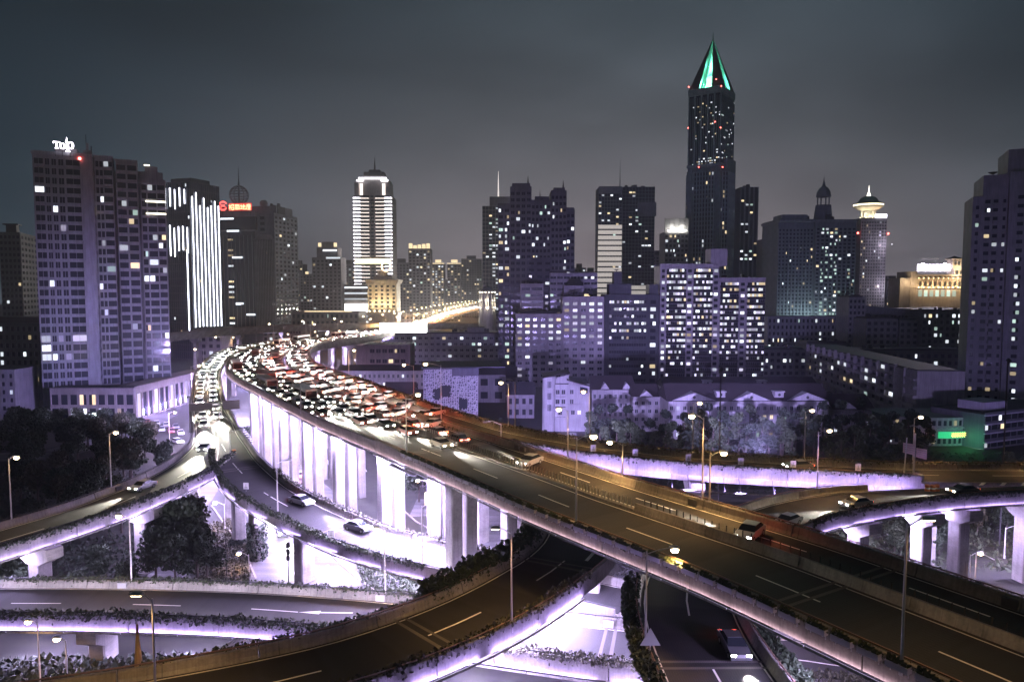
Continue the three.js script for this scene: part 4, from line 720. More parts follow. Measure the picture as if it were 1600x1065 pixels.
// ---- dark glass tower with white vertical light tubes
{
  const L = lot('office_tower', 'dark glass tower with rows of white vertical light tubes', 'office tower', { xl: 262, xr: 301, xs: 336, D: 470, phi: -0.35, top: 286 }), k = new Kit(L, { wall: wallMat(0.05, 0.055, 0.065), trim: wallMat(0.08, 0.085, 0.1), glass: M.curtain });
  const h = L.h, dp = Math.min(44, Math.max(26, L.dp)); L.dp = dp; k.body(0, 0, -dp, L.w, h, 0);
  fins(k, 'front', { h, n: 12, bands: 24, lit: 0.02, proud: 0.3 }); fins(k, 'right', { h, n: 16, bands: 24, lit: 0.03, proud: 0.3 });
  k.dark.box(2, h, -dp + 6, L.w - 2, h + 3, -4, 'd'); k.done();
  const tg = glow('white light tube', C3(0.86, 0.88, 1.0), 6), rt = rngOf(3);
  const tube = (face, u, y0, y1) => { const g = new G(); g.m = faceM[face](L.w, dp); g.box(u - 0.22, y0, 0.5, u + 0.22, y1, 0.9); g.build('light_tube', tg, L.g); };
  for (let i = 0; i < 5; i++) tube('front', L.w * (0.08 + 0.19 * i), h - 12 - rt() * 6, h - 3 - rt() * 3); for (let i = 0; i < 6; i++) tube('front', L.w * (0.06 + 0.17 * i), h - 40 - rt() * 8, h - 24 - rt() * 5); tube('front', L.w * 0.88, 18, h * 0.62);
  for (let i = 0; i < 8; i++) tube('right', dp * (0.06 + 0.125 * i), 20, h - 4 - rt() * 9 - (i === 0 ? 0 : 2));
  const c = new THREE.Vector3(0, h * 0.55, 2).applyMatrix4(faceM.right(L.w, dp)), n = new THREE.Vector3(Math.cos(L.g.rotation.y), 0, -Math.sin(L.g.rotation.y)), q = new THREE.Vector3(L.w + 1.2, h * 0.55, -dp / 2).applyAxisAngle(new THREE.Vector3(0, 1, 0), L.g.rotation.y).add(L.g.position);
  const rl = new THREE.RectAreaLight(C3(0.86, 0.88, 1), 2.0, dp, h * 0.8); rl.name = 'tube_field_light'; rl.position.set(L.w + 1.3, h * 0.55, -dp / 2); rl.rotation.y = -Math.PI / 2; L.g.add(rl);
}
// ---- tower with sphere mast and red sign
{
  const L = lot('office_tower', 'stone and glass tower with a wire globe mast and red rooftop sign', 'office tower', { xl: 337, xr: 431, xs: 457, D: 600, phi: -0.18, top: 334 }), k = new Kit(L, { wall: wallMat(0.25, 0.27, 0.31), trim: wallMat(0.34, 0.36, 0.40), glass: M.curtain });
  const h = L.h, w = L.w; L.dp = 40; k.body(0, 0, -40, w, h, 0);
  const yb = L.H(376), f = (a, b) => [L.x(a), L.x(b) - L.x(a)];
  for (const [a, b, n] of [[338, 349, 5], [401, 431, 12]]) { const [x, ww] = f(a, b); fins(k, 'front', { x0: x, w: ww, y0: 14, h: yb - 14, n, proud: 0.9, t: 0.3, z: 0.4, lit: 0.02 }); k.wall.cyl(x + ww / 2, 0.2, yb, yb + 4, ww / 2, ww / 2 * 0.7, 12); }
  { const [x, ww] = f(350, 401); k.glass.box(x, 12, 0.2, x + ww, L.H(362), 1.4); const [x2, w2] = f(346, 405); k.wall.box(x2, L.H(340), 0, x2 + w2, L.H(332), 3.2); k.glass.box(x2, L.H(360), 0.1, x2 + w2, L.H(340), 3.0); k.wall.box(x2, L.H(362), 0, x2 + w2, L.H(360), 3.2); for (let i = 0; i < 8; i++) { const X = x + ww * (i + 0.5) / 8; k.trim.box(X - 0.15, 12, 1.4, X + 0.15, yb + 4, 1.7, 'bd'); } const [x3, w3] = f(360, 368); for (let y = 16; y < yb; y += 4.2) if (rnd() < 0.75) k.litG(pick(rnd() < 0.5 ? WIN.warm : WIN.white)).quad([x3, y, 1.5], [x3 + w3, y, 1.5], [x3 + w3, y + 1.4, 1.5], [x3, y + 1.4, 1.5]); for (const [yy, a, b] of [[344, 350, 372], [363, 361, 380], [404, 368, 384], [475, 372, 384], [492, 388, 402], [476, 372, 380]]) k.litG(pick(WIN.white)).quad([L.x(a), L.H(yy), 3.25], [L.x(b), L.H(yy), 3.25], [L.x(b), L.H(yy) + 1.4, 3.25], [L.x(a), L.H(yy) + 1.4, 3.25]); }
  grid(k, 'right', { y0: 12, h: h - 14, rows: 26, cols: { n: 6, gap: 0.45 }, lit: 0.06, pal: PAL.cool }); grid(k, 'front', { x0: L.x(408), w: L.x(418) - L.x(408), y0: yb + 6, h: h - yb - 8, rows: 3, cols: { n: 1, gap: 0.3 }, lit: 0 });
  k.wall.box(L.x(340), h, -34, L.x(429), L.H(322), -6, 'd'); k.dark.box(L.x(404), h, -20, L.x(430), L.H(322), -8, 'd'); roofPlant(k, 3, L.x(400), L.x(425), -30, -10, L.H(322), 1.5);
  k.done();
  // globe of hoops on a mast
  const cx = L.x(369.5), cy = L.H(303.5), rg = (L.x(383) - L.x(356)) / 2 * 0.98, gl = new G();
  for (let i = 0; i < 7; i++) { const a = -0.9 + i * 0.3, rad = rg * Math.cos(a), yy = cy + rg * Math.sin(a); for (let j = 0; j < 20; j++) { const p = j / 20 * 6.283, q = (j + 1) / 20 * 6.283; gl.bar([cx + Math.cos(p) * rad, yy, -8 + Math.sin(p) * rad], [cx + Math.cos(q) * rad, yy, -8 + Math.sin(q) * rad], 0.22, 4); } }
  for (let i = 0; i < 6; i++) { const b = i / 6 * Math.PI; for (let j = 0; j < 20; j++) { const p = j / 20 * 6.283, q = (j + 1) / 20 * 6.283, P = (t) => [cx + Math.cos(t) * rg * Math.cos(b), cy + Math.sin(t) * rg, -8 + Math.cos(t) * rg * Math.sin(b)]; gl.bar(P(p), P(q), 0.24, 4); } }
  gl.build('globe', wallMat(0.14, 0.13, 0.14), L.g); const mp = new G(); mp.cyl(cx, -8, L.H(322), L.H(284), 0.8, 0.7, 8, false).cyl(cx, -8, L.H(284), L.H(258), 0.55, 0.1, 8, false); mp.build('mast', M.darkSteel, L.g); const dm = new THREE.SphereGeometry(3.2, 14, 8); const dd = put('radome', dm, wallMat(0.5, 0.46, 0.48), L.g); dd.position.set(L.x(408), L.H(318), -8);
  // sign: ring with an M, then four characters drawn stroke by stroke
  const s0 = [L.x(351), L.H(329.5)], u = (L.x(363) - L.x(351)) / 10, so = thing('roof_sign', 'glowing red rooftop sign with a ring emblem and four Chinese characters', 'roof sign', [0, 0, 0]); so.position.copy(L.g.position); so.rotation.y = L.g.rotation.y;
  const red = glow('red neon', C3(1, 0.07, 0.06), 5), gold = glow('gold neon', C3(1, 0.42, 0.2), 5), em = new G(), ec = [s0[0] + 5 * u, s0[1] + 5 * u];
  for (let j = 0; j < 20; j++) { const p = 0.5 + j / 20 * 5.3, q = 0.5 + (j + 1) / 20 * 5.3; em.bar([ec[0] + Math.cos(p) * 4.8 * u, ec[1] + Math.sin(p) * 4.8 * u, 4], [ec[0] + Math.cos(q) * 4.8 * u, ec[1] + Math.sin(q) * 4.8 * u, 4], 0.8 * u, 4); }
  for (const [a, b, c, d] of [[2.6, 3.2, 3.8, 6.6], [3.8, 6.6, 5, 4], [5, 4, 6.2, 6.6], [6.2, 6.6, 7.4, 3.2]]) em.bar([s0[0] + a * u, s0[1] + b * u, 4], [s0[0] + c * u, s0[1] + d * u, 4], 0.5 * u, 4);
  em.build('emblem', red, so);
  const glyphs = [[[0, 7, 4, 7], [2, 10, 2, 0], [0, 3, 4, 5], [5, 9.5, 9.3, 9.5], [9.3, 9.5, 8.8, 6], [7, 9.5, 5, 6], [5.4, 4.5, 9.2, 4.5], [5.4, 0.4, 9.2, 0.4], [5.4, 4.5, 5.4, 0.4], [9.2, 4.5, 9.2, 0.4]], [[5, 10, 5, 9], [0.5, 8.8, 9.5, 8.8], [1, 7, 9, 7], [1, 7, 1, 0.3], [9, 7, 9, 0.3], [4, 6.2, 3, 4.6], [6, 6.2, 7, 4.6], [3, 3.6, 7, 3.6], [3, 1, 7, 1], [3, 3.6, 3, 1], [7, 3.6, 7, 1]], [[0, 6.5, 3.8, 6.5], [1.9, 9.6, 1.9, 2], [0, 1.4, 3.8, 2.4], [4.5, 5.4, 9.6, 7], [7, 9.8, 7, 3], [5.4, 8.2, 5.4, 1], [5.4, 1, 9.8, 1], [9.8, 1, 9.8, 2.6], [9.5, 7, 9.2, 3.6]], [[5, 10, 5, 9], [1, 8.8, 9, 8.8], [3, 8.4, 3.7, 7], [7, 8.4, 6.3, 7], [1, 6.4, 9, 6.4], [1.8, 6.4, 1.4, 2], [1.4, 2, 0.4, 0.3], [3.5, 4.6, 9, 4.6], [3.5, 2.6, 8.6, 2.6], [2.8, 0.5, 9.2, 0.5], [6, 6, 6, 0.5]]];
  glyphs.forEach((gph, i) => { const g = new G(), ox = L.x(366 + i * 8.7), v = (L.x(374) - L.x(366)) / 10, oy = L.H(329.5); for (const [a, b, c, d] of gph) g.bar([ox + a * v, oy + b * v, 4], [ox + c * v, oy + d * v, 4], 0.5 * v, 4); g.build('character', gold, so); });
  const bd = new G(); bd.box(L.x(365), L.H(330.5), 3.3, L.x(400.5), L.H(319), 3.6); bd.build('sign_board', glow('red board', C3(1, 0.05, 0.04), 0.9), so); const su = new G(); for (const px of [355, 370, 385, 398]) su.bar([L.x(px), h - 2, 3], [L.x(px), L.H(322), 3.4], 0.3); su.build('sign_frame', M.darkSteel, so);
  const rl = new THREE.RectAreaLight(C3(1, 0.08, 0.06), 3, L.x(400) - L.x(352), 8); rl.name = 'red_sign_light'; rl.position.set((L.x(400) + L.x(352)) / 2, L.H(324), 5.2); rl.rotation.y = Math.PI; so.add(rl);
}
// ---- floodlit banded tower with a crown
{
  const L = lot('office_tower', 'brightest tower ringed by white light bands with a stepped crown and spire', 'office tower', { xl: 555.5, xr: 612.5, D: 760, dp: 36, top: 305 }), k = new Kit(L, { wall: wallMat(0.5, 0.46, 0.44), trim: wallMat(0.55, 0.5, 0.48), glass: M.curtain }), h = L.h, w = L.w;
  k.body(0, 0, -36, w, h, 0); const n = 36, fh = (h - 8) / n;
  for (let j = 0; j < n; j++) { const y = 8 + j * fh; k.glass.quad([0.5, y + fh * 0.42, 0.1], [w - 0.5, y + fh * 0.42, 0.1], [w - 0.5, y + fh * 0.95, 0.1], [0.5, y + fh * 0.95, 0.1]); k.trim.box(w * 0.42, y, 0.1, w * 0.45, y + fh, 0.9, 'bd').box(w * 0.54, y, 0.1, w * 0.57, y + fh, 0.9, 'bd'); }
  k.body(w * 0.1, h, -30, w * 0.9, L.H(278), -3); k.body(w * 0.2, L.H(278), -26, w * 0.8, L.H(272), -8); k.dark.box(w * 0.22, L.H(272), -22, w * 0.78, L.H(266), -10, 'd'); k.trim.box(w * 0.02, h, -20, w * 0.12, L.H(284), 0).box(w * 0.88, h, -20, w * 0.98, L.H(284), 0); k.dark.box(w * 0.35, L.H(266), -20, w * 0.65, L.H(262), -12, 'd'); spire(k, w * 0.5, -16, L.H(262), L.H(240), 1.1);
  k.done();
  const wb = glow('white band', C3(0.95, 0.92, 1), 5), pb = glow('pink band', C3(1, 0.86, 0.78), 2.0), yb2 = glow('amber flood', C3(1, 0.72, 0.35), 4);
  for (let j = 0; j < n; j++) { const y = 8 + j * fh + fh * 0.1; for (const [a, b] of [[-0.02, 0.17], [0.83, 1.02]]) { const g = new G(); g.box(w * a, y, -2, w * b, y + fh * 0.34, 0.9); g.build('light_band', wb, L.g); } const c = new G(); c.box(w * 0.17, y, 0.1, w * 0.41, y + fh * 0.16, 0.7); c.build('light_band', pb, L.g); const c2 = new G(); c2.box(w * 0.58, y, 0.1, w * 0.83, y + fh * 0.16, 0.7); c2.build('light_band', pb, L.g); }
  { const g = new G(); g.box(w * 0.12, L.H(279), -2.6, w * 0.88, L.H(276.5), -1.5); g.build('light_band', wb, L.g); for (const [a, b] of [[0.08, 0.26], [0.74, 0.93]]) { const q = new G(); q.box(w * a, L.H(283), -1, w * b, L.H(280.5), 0.8); q.build('light_band', wb, L.g); } for (const a of [0.15, 0.76]) { const q = new G(); q.box(w * a, L.H(304), -2.9, w * (a + 0.08), L.H(286), -2.2); q.build('lit_column', pb, L.g); } }
  { const g = new G(); g.box(w * 0.02, L.H(412), 0.9, w * 0.98, L.H(404), 1.6); g.build('light_band', yb2, L.g); }
  const rl = new THREE.RectAreaLight(C3(1, 0.92, 0.9), 4.5, w, h * 0.8); rl.name = 'tower_band_light'; rl.position.set(w / 2, h * 0.55, 2.5); rl.rotation.y = Math.PI; L.g.add(rl);
}
simple('office_building', 'low bright building with white floor lines at the foot of the banded tower', 'office building', { xl: 538, xr: 576, D: 700, dp: 20, top: 444 }, wallMat(0.4, 0.37, 0.36), (k, L) => { k.body(0, 0, -20, L.w, L.h, 0); for (let j = 0; j < 9; j++) { const y = L.h * (j + 0.3) / 9; k.litG(WIN.white[j % 3]).quad([0.4, y, 0.1], [L.w - 0.4, y, 0.1], [L.w - 0.4, y + 1.5, 0.1], [0.4, y + 1.5, 0.1]); } const g = new G(); g.box(1, L.H(487), 1, L.w, L.H(475), 2); g.build('lit_sign', glow('white sign glow', C3(1, 0.95, 0.88), 7), L.g); });
// ---- ornate floodlit block in warm light
{
  const L = lot('ornate_building', 'short ornate stone tower floodlit gold with a ring emblem on its roof', 'building', { xl: 575, xr: 620, D: 520, dp: 18, top: 440 }), k = new Kit(L, { wall: wallMat(0.52, 0.44, 0.32) }), h = L.h, w = L.w;
  k.body(0, 0, -18, w, h, 0); k.trim.box(-1, h - 1.2, -19, w + 1, h + 0.4, 1.4).box(-1.6, h + 0.4, -19.4, w + 1.6, h + 1.4, 2).box(-0.8, L.H(492), -19, w + 0.8, L.H(488), 1.3).box(w * 0.18, h + 1.4, -15, w * 0.82, L.H(431), -3).box(w * 0.3, L.H(431), -13, w * 0.6, L.H(422), -5);
  grid(k, 'front', { y0: L.H(488), h: h - 2 - L.H(488), rows: 7, cols: { n: 5, gap: 0.55 }, lit: 0, proud: 0.5, pier: 0.4 }); k.done();
  const ring = new THREE.TorusGeometry(3.2, 0.4, 6, 24), rm = put('ring_emblem', ring, glow('amber ring', C3(1, 0.7, 0.36), 6), L.g); rm.position.set(w * 0.62, L.H(416), -3);
  const lamps = new G(); for (let i = 0; i < 6; i++) lamps.box(w * (0.08 + 0.168 * i) - 0.3, L.H(486), 1.5, w * (0.08 + 0.168 * i) + 0.3, L.H(486) + 0.4, 2.1); lamps.build('floodlight', glow('amber flood', C3(1, 0.8, 0.5), 20), L.g);
  for (let i = 0; i < 3; i++) { const l = new THREE.SpotLight(C3(1, 0.78, 0.44), 2600, 0, 0.75, 0.8, 2); l.name = 'amber_flood_light'; l.position.set(w * (0.2 + 0.3 * i), L.H(491), 6); l.target.position.set(w * (0.2 + 0.3 * i), h, -1); l.castShadow = true; L.g.add(l, l.target); }
}
// ---- hazy towers in the distance
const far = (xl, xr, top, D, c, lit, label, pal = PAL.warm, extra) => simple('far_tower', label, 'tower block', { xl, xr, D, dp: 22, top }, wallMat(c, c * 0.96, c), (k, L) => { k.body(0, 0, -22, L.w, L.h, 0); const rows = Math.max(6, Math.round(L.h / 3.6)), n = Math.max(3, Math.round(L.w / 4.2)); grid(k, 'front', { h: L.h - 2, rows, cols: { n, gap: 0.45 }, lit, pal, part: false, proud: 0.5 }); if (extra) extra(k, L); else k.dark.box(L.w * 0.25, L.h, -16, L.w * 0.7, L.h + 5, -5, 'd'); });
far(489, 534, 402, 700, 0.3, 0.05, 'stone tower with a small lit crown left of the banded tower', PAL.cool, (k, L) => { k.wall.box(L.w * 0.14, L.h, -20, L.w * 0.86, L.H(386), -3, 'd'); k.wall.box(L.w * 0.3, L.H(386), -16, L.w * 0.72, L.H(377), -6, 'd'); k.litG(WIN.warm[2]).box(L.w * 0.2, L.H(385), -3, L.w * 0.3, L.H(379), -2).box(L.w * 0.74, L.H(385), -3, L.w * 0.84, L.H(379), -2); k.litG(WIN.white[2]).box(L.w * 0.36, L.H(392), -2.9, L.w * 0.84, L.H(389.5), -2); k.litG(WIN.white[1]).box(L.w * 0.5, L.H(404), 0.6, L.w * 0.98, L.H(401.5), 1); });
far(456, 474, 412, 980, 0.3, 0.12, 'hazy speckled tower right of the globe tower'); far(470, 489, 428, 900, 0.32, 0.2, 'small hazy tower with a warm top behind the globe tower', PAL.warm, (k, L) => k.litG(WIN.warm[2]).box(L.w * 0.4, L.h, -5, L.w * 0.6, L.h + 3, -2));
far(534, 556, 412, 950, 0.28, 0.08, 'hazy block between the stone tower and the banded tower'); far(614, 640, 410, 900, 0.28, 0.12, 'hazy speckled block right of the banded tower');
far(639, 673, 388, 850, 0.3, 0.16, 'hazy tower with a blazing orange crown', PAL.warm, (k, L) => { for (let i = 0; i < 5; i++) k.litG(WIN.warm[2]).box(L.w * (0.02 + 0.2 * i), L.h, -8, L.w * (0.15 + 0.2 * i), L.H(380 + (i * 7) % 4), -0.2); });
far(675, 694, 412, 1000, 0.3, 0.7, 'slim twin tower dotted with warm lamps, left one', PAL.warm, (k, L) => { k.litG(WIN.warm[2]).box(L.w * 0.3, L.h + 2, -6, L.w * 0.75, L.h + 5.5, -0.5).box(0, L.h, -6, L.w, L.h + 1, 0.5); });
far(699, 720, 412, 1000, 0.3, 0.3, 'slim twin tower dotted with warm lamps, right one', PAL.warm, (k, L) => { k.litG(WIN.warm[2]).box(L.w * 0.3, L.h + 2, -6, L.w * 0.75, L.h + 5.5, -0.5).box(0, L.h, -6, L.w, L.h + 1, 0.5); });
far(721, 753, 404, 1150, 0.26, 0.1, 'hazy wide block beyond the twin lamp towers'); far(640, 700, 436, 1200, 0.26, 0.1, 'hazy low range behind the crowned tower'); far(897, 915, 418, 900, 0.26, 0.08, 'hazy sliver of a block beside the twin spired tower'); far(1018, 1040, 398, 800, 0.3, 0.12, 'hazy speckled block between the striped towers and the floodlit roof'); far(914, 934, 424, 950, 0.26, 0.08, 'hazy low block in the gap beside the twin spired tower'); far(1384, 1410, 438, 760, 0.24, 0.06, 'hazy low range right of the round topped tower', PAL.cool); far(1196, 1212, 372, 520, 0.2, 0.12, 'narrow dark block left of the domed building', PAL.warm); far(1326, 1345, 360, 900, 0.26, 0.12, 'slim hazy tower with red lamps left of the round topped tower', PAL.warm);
simple('low_building', 'long dark roof with a lit edge behind the bend', 'low building', { xl: 455, xr: 560, D: 560, dp: 30, top: 487 }, wallMat(0.2, 0.19, 0.19), (k, L) => { k.body(0, 0, -30, L.w, L.h, 0); k.litG(WIN.warm[2]).box(L.w * 0.2, L.h, -0.3, L.w * 0.9, L.h + 0.7, 0.4); grid(k, 'front', { h: L.h - 1, rows: 5, cols: { n: 14, gap: 0.5 }, lit: 0.15 }); });
for (const [xl, xr, D, top, lab] of [[410, 452, 520, 508, 'grey wall block behind the flyovers, left one'], [300, 345, 400, 512, 'low block beside the bend below the dark glass tower'], [452, 470, 480, 512, 'small grey block behind the flyovers, right one'], [620, 660, 640, 492, 'low block below the ornate golden tower']]) simple('low_building', lab, 'low building', { xl, xr, D, dp: 16, top }, wallMat(0.34, 0.31, 0.33), (k, L) => { k.body(0, 0, -16, L.w, L.h, 0); grid(k, 'front', { h: L.h - 1, rows: Math.max(2, Math.round(L.h / 3.6)), cols: { n: Math.max(4, Math.round(L.w / 4)), gap: 0.5 }, lit: 0.1 }); });
// ---- pale glass tower with needle mast, and the strip of lit flats
{
  const L = lot('office_tower', 'pale glass tower with a lit needle mast behind the twin spired tower', 'office tower', { xl: 754, xr: 800, D: 640, dp: 30, top: 322 }), k = new Kit(L, { wall: wallMat(0.22, 0.24, 0.26), trim: wallMat(0.32, 0.34, 0.36), glass: M.curtain }); k.body(0, 0, -30, L.w, L.h, 0);
  fins(k, 'front', { h: L.h, n: 9, bands: 34, lit: (u, v) => (u > 0.2 && u < 0.45 ? 0.35 : 0.05), rows: 36, proud: 0.3 }); k.body(L.w * 0.24, L.h, -24, L.w, L.H(306), -4); k.done(); const g = new G(); g.cyl(L.x(778.5), -12, L.H(306), L.H(264), 0.7, 0.15, 8); g.build('needle_mast', glow('needle glow', C3(1, 0.9, 0.86), 1.1), L.g);
}
// ---- dark twin-spired residential tower
{
  const L = lot('apartment_tower', 'large dark residential tower with two spires and scattered lit windows', 'apartment tower', { xl: 797, xr: 896, D: 365, dp: 24, top: 324 }), k = new Kit(L, { wall: wallMat(0.15, 0.16, 0.175) }), h = L.h, X = L.x;
  k.body(0, 0, -24, L.w, h, 0);
  const col = (a, b, top, z, n, lit) => { const H2 = L.H(top); k.body(X(a), 0, -20, X(b), H2, z); grid(k, 'front', { x0: X(a), w: X(b) - X(a), z, y0: 6, h: H2 - 8, rows: Math.round((H2 - 8) / 3.1), cols: { n, gap: 0.36 }, sill: 0.28, win: 0.5, lit, pal: PAL.home, proud: 0.3, balcony: n > 2 ? [n - 1] : [], mull: true }); };
  col(797, 830, 292, 2.2, 4, 0.11); col(830, 860, 312, 0.0, 5, 0.2); col(860, 884, 298, 2.2, 4, 0.16); col(884, 897, 326, 0.6, 2, 0.2); col(778, 797, 318, 1.2, 2, 0.45);
  k.body(X(800), L.H(292), -14, X(828), L.H(286), 0); k.body(X(864), L.H(298), -14, X(882), L.H(293), 0); k.trim.box(X(836), L.H(312), -12, X(858), L.H(305), -4); roofPlant(k, 6, X(836), X(856), -14, -4, L.H(312)); spire(k, X(825), -4, L.H(286), L.H(272), 0.5); spire(k, X(880), -4, L.H(293), L.H(279), 0.5); spire(k, X(844), -6, L.H(305), L.H(294), 0.3); k.done();
}
// ---- small domed building, lit colonnade
{
  const L = lot('domed_building', 'small round domed building with two lit colonnades', 'building', { xl: 748, xr: 774, D: 420, dp: 10, top: 500 }), r = L.w / 2, k = new Kit(L, { wall: wallMat(0.42, 0.40, 0.38) }), cx = r, cz = -r;
  k.wall.cyl(cx, cz, 0, L.H(482), r, r, 20); k.trim.cyl(cx, cz, L.H(482), L.H(480), r * 1.06, r * 1.06, 20); k.wall.cyl(cx, cz, L.H(480), L.H(458), r * 0.82, r * 0.82, 20); k.trim.cyl(cx, cz, L.H(471), L.H(469.5), r * 1.02, r * 1.02, 20); k.trim.cyl(cx, cz, L.H(459), L.H(457), r, r, 20);
  for (let i = 0; i < 14; i++) { const a = i / 14 * 6.283; k.trim.cyl(cx + Math.cos(a) * r * 0.94, cz + Math.sin(a) * r * 0.94, L.H(480), L.H(471), 0.35, 0.3, 6, false); k.trim.cyl(cx + Math.cos(a) * r * 0.94, cz + Math.sin(a) * r * 0.94, L.H(469.5), L.H(459), 0.35, 0.3, 6, false); }
  k.done(); const d = new THREE.SphereGeometry(r * 0.74, 18, 9, 0, Math.PI * 2, 0, Math.PI / 2), dm = put('dome', d, wallMat(0.16, 0.17, 0.18), L.g); dm.position.set(cx, L.H(456), cz); const lg = new G(); lg.cyl(cx, cz, L.H(456) + r * 0.7, L.H(456) + r * 1.15, 0.5, 0.1, 8); lg.build('finial', M.darkSteel, L.g);
  const bulbs = new G(); for (let i = 0; i < 14; i++) { const a = i / 14 * 6.283; bulbs.box(cx + Math.cos(a) * r * 0.94 - 0.3, L.H(457), cz + Math.sin(a) * r * 0.94 - 0.3, cx + Math.cos(a) * r * 0.94 + 0.3, L.H(455.5), cz + Math.sin(a) * r * 0.94 + 0.3); } bulbs.build('cornice_lamp', glow('cornice lamp', C3(1, 0.9, 0.72), 5), L.g);
  for (const y of [L.H(481), L.H(470), 8]) for (const a of [0.6, 1.57, 2.5]) { const l = new THREE.PointLight(C3(1, 0.9, 0.72), 60, 0, 2); l.name = 'colonnade_light'; l.position.set(cx + Math.cos(a) * (r * 1.12 + 0.4), y + 0.4, cz + Math.sin(a) * (r * 1.12 + 0.4)); l.castShadow = true; L.g.add(l); }
}
// ---- striped twin towers
{
  const L = lot('office_tower', 'slender pale glass tower with a lit top, left of the striped pair', 'office tower', { xl: 934, xr: 970, D: 700, dp: 26, top: 292 }), k = new Kit(L, { wall: wallMat(0.2, 0.22, 0.24), trim: wallMat(0.3, 0.33, 0.35), glass: M.curtain }); k.body(0, 0, -26, L.w, L.h, 0); fins(k, 'front', { h: L.H(302), n: 8, bands: 40, rows: 40, lit: (u, v) => (v > 0.72 ? 0.2 : 0.1), proud: 0.25 }); k.trim.box(0, L.H(302), 0, L.w, L.h + 0.6, 0.6, 'b'); spire(k, L.w * 0.95, -6, L.h, L.H(246), 0.5); k.done();
  const s = glow('floor strip', C3(1, 0.9, 0.84), 0.55); for (let i = 0; i < 22; i++) { const y0 = 6 + i * 5.0, q = new G(); if (y0 > L.H(352)) break; q.box(-1.2 + 0.05 * i, y0, 0.5, L.w + 0.2, y0 + 3.6, 1.0 - 0); q.build('light_strip', s, L.g); }
}
{
  const L = lot('office_tower', 'broader glass tower with a raised screen, right of the striped pair', 'office tower', { xl: 971, xr: 1021, D: 720, dp: 28, top: 292 }), k = new Kit(L, { wall: wallMat(0.17, 0.19, 0.21), trim: wallMat(0.24, 0.27, 0.29), glass: M.curtain }); k.body(0, 0, -28, L.w, L.h, 0); fins(k, 'front', { h: L.h, n: 10, bands: 42, rows: 42, lit: 0.07, proud: 0.25 }); k.trim.box(L.w * 0.46, L.H(338), 0.4, L.w * 1.04, L.H(316), 1.6); roofPlant(k, 4, 4, L.w - 6, -20, -6, L.h, 1.8); k.done();
  const s = glow('floor strip low', C3(1, 0.92, 0.86), 0.45); for (let i = 0; i < 9; i++) { const q = new G(), y0 = 4 + i * 5; if (y0 > L.H(424)) break; q.box(-2, y0, 0.5, L.w - 2, y0 + 3.7, 1); q.build('light_strip', s, L.g); }
}
// ---- block with floodlit roof screen
{ const L = simple('office_building', 'grey block with a floodlit white roof screen beside the pointed tower', 'office building', { xl: 1037, xr: 1074, D: 660, dp: 24, top: 362 }, wallMat(0.3, 0.3, 0.31), (k, L) => { k.body(0, 0, -24, L.w, L.h, 0); grid(k, 'front', { h: L.h - 2, rows: 22, cols: { n: 6, gap: 0.4 }, lit: 0.25, pal: PAL.cool }); k.wall.box(0, L.h, -2, L.w, L.H(341), -1); for (let i = 0; i < 5; i++) k.trim.box(L.w * i / 5, L.h, -1, L.w * i / 5 + 0.3, L.H(340), -0.6); });
  const e = new G(); e.box(2, L.h + 0.6, 1.5, L.w - 2, L.h + 1.2, 2.1); e.build('floodlight', glow('roof flood', C3(1, 0.96, 0.86), 10), L.g); for (const t of [0.3, 0.7]) { const l = new THREE.PointLight(C3(1, 0.96, 0.86), 420, 0, 2); l.name = 'roof_flood_light'; l.position.set(L.w * t, L.h + 2.4, 2.2); l.castShadow = true; L.g.add(l); } }
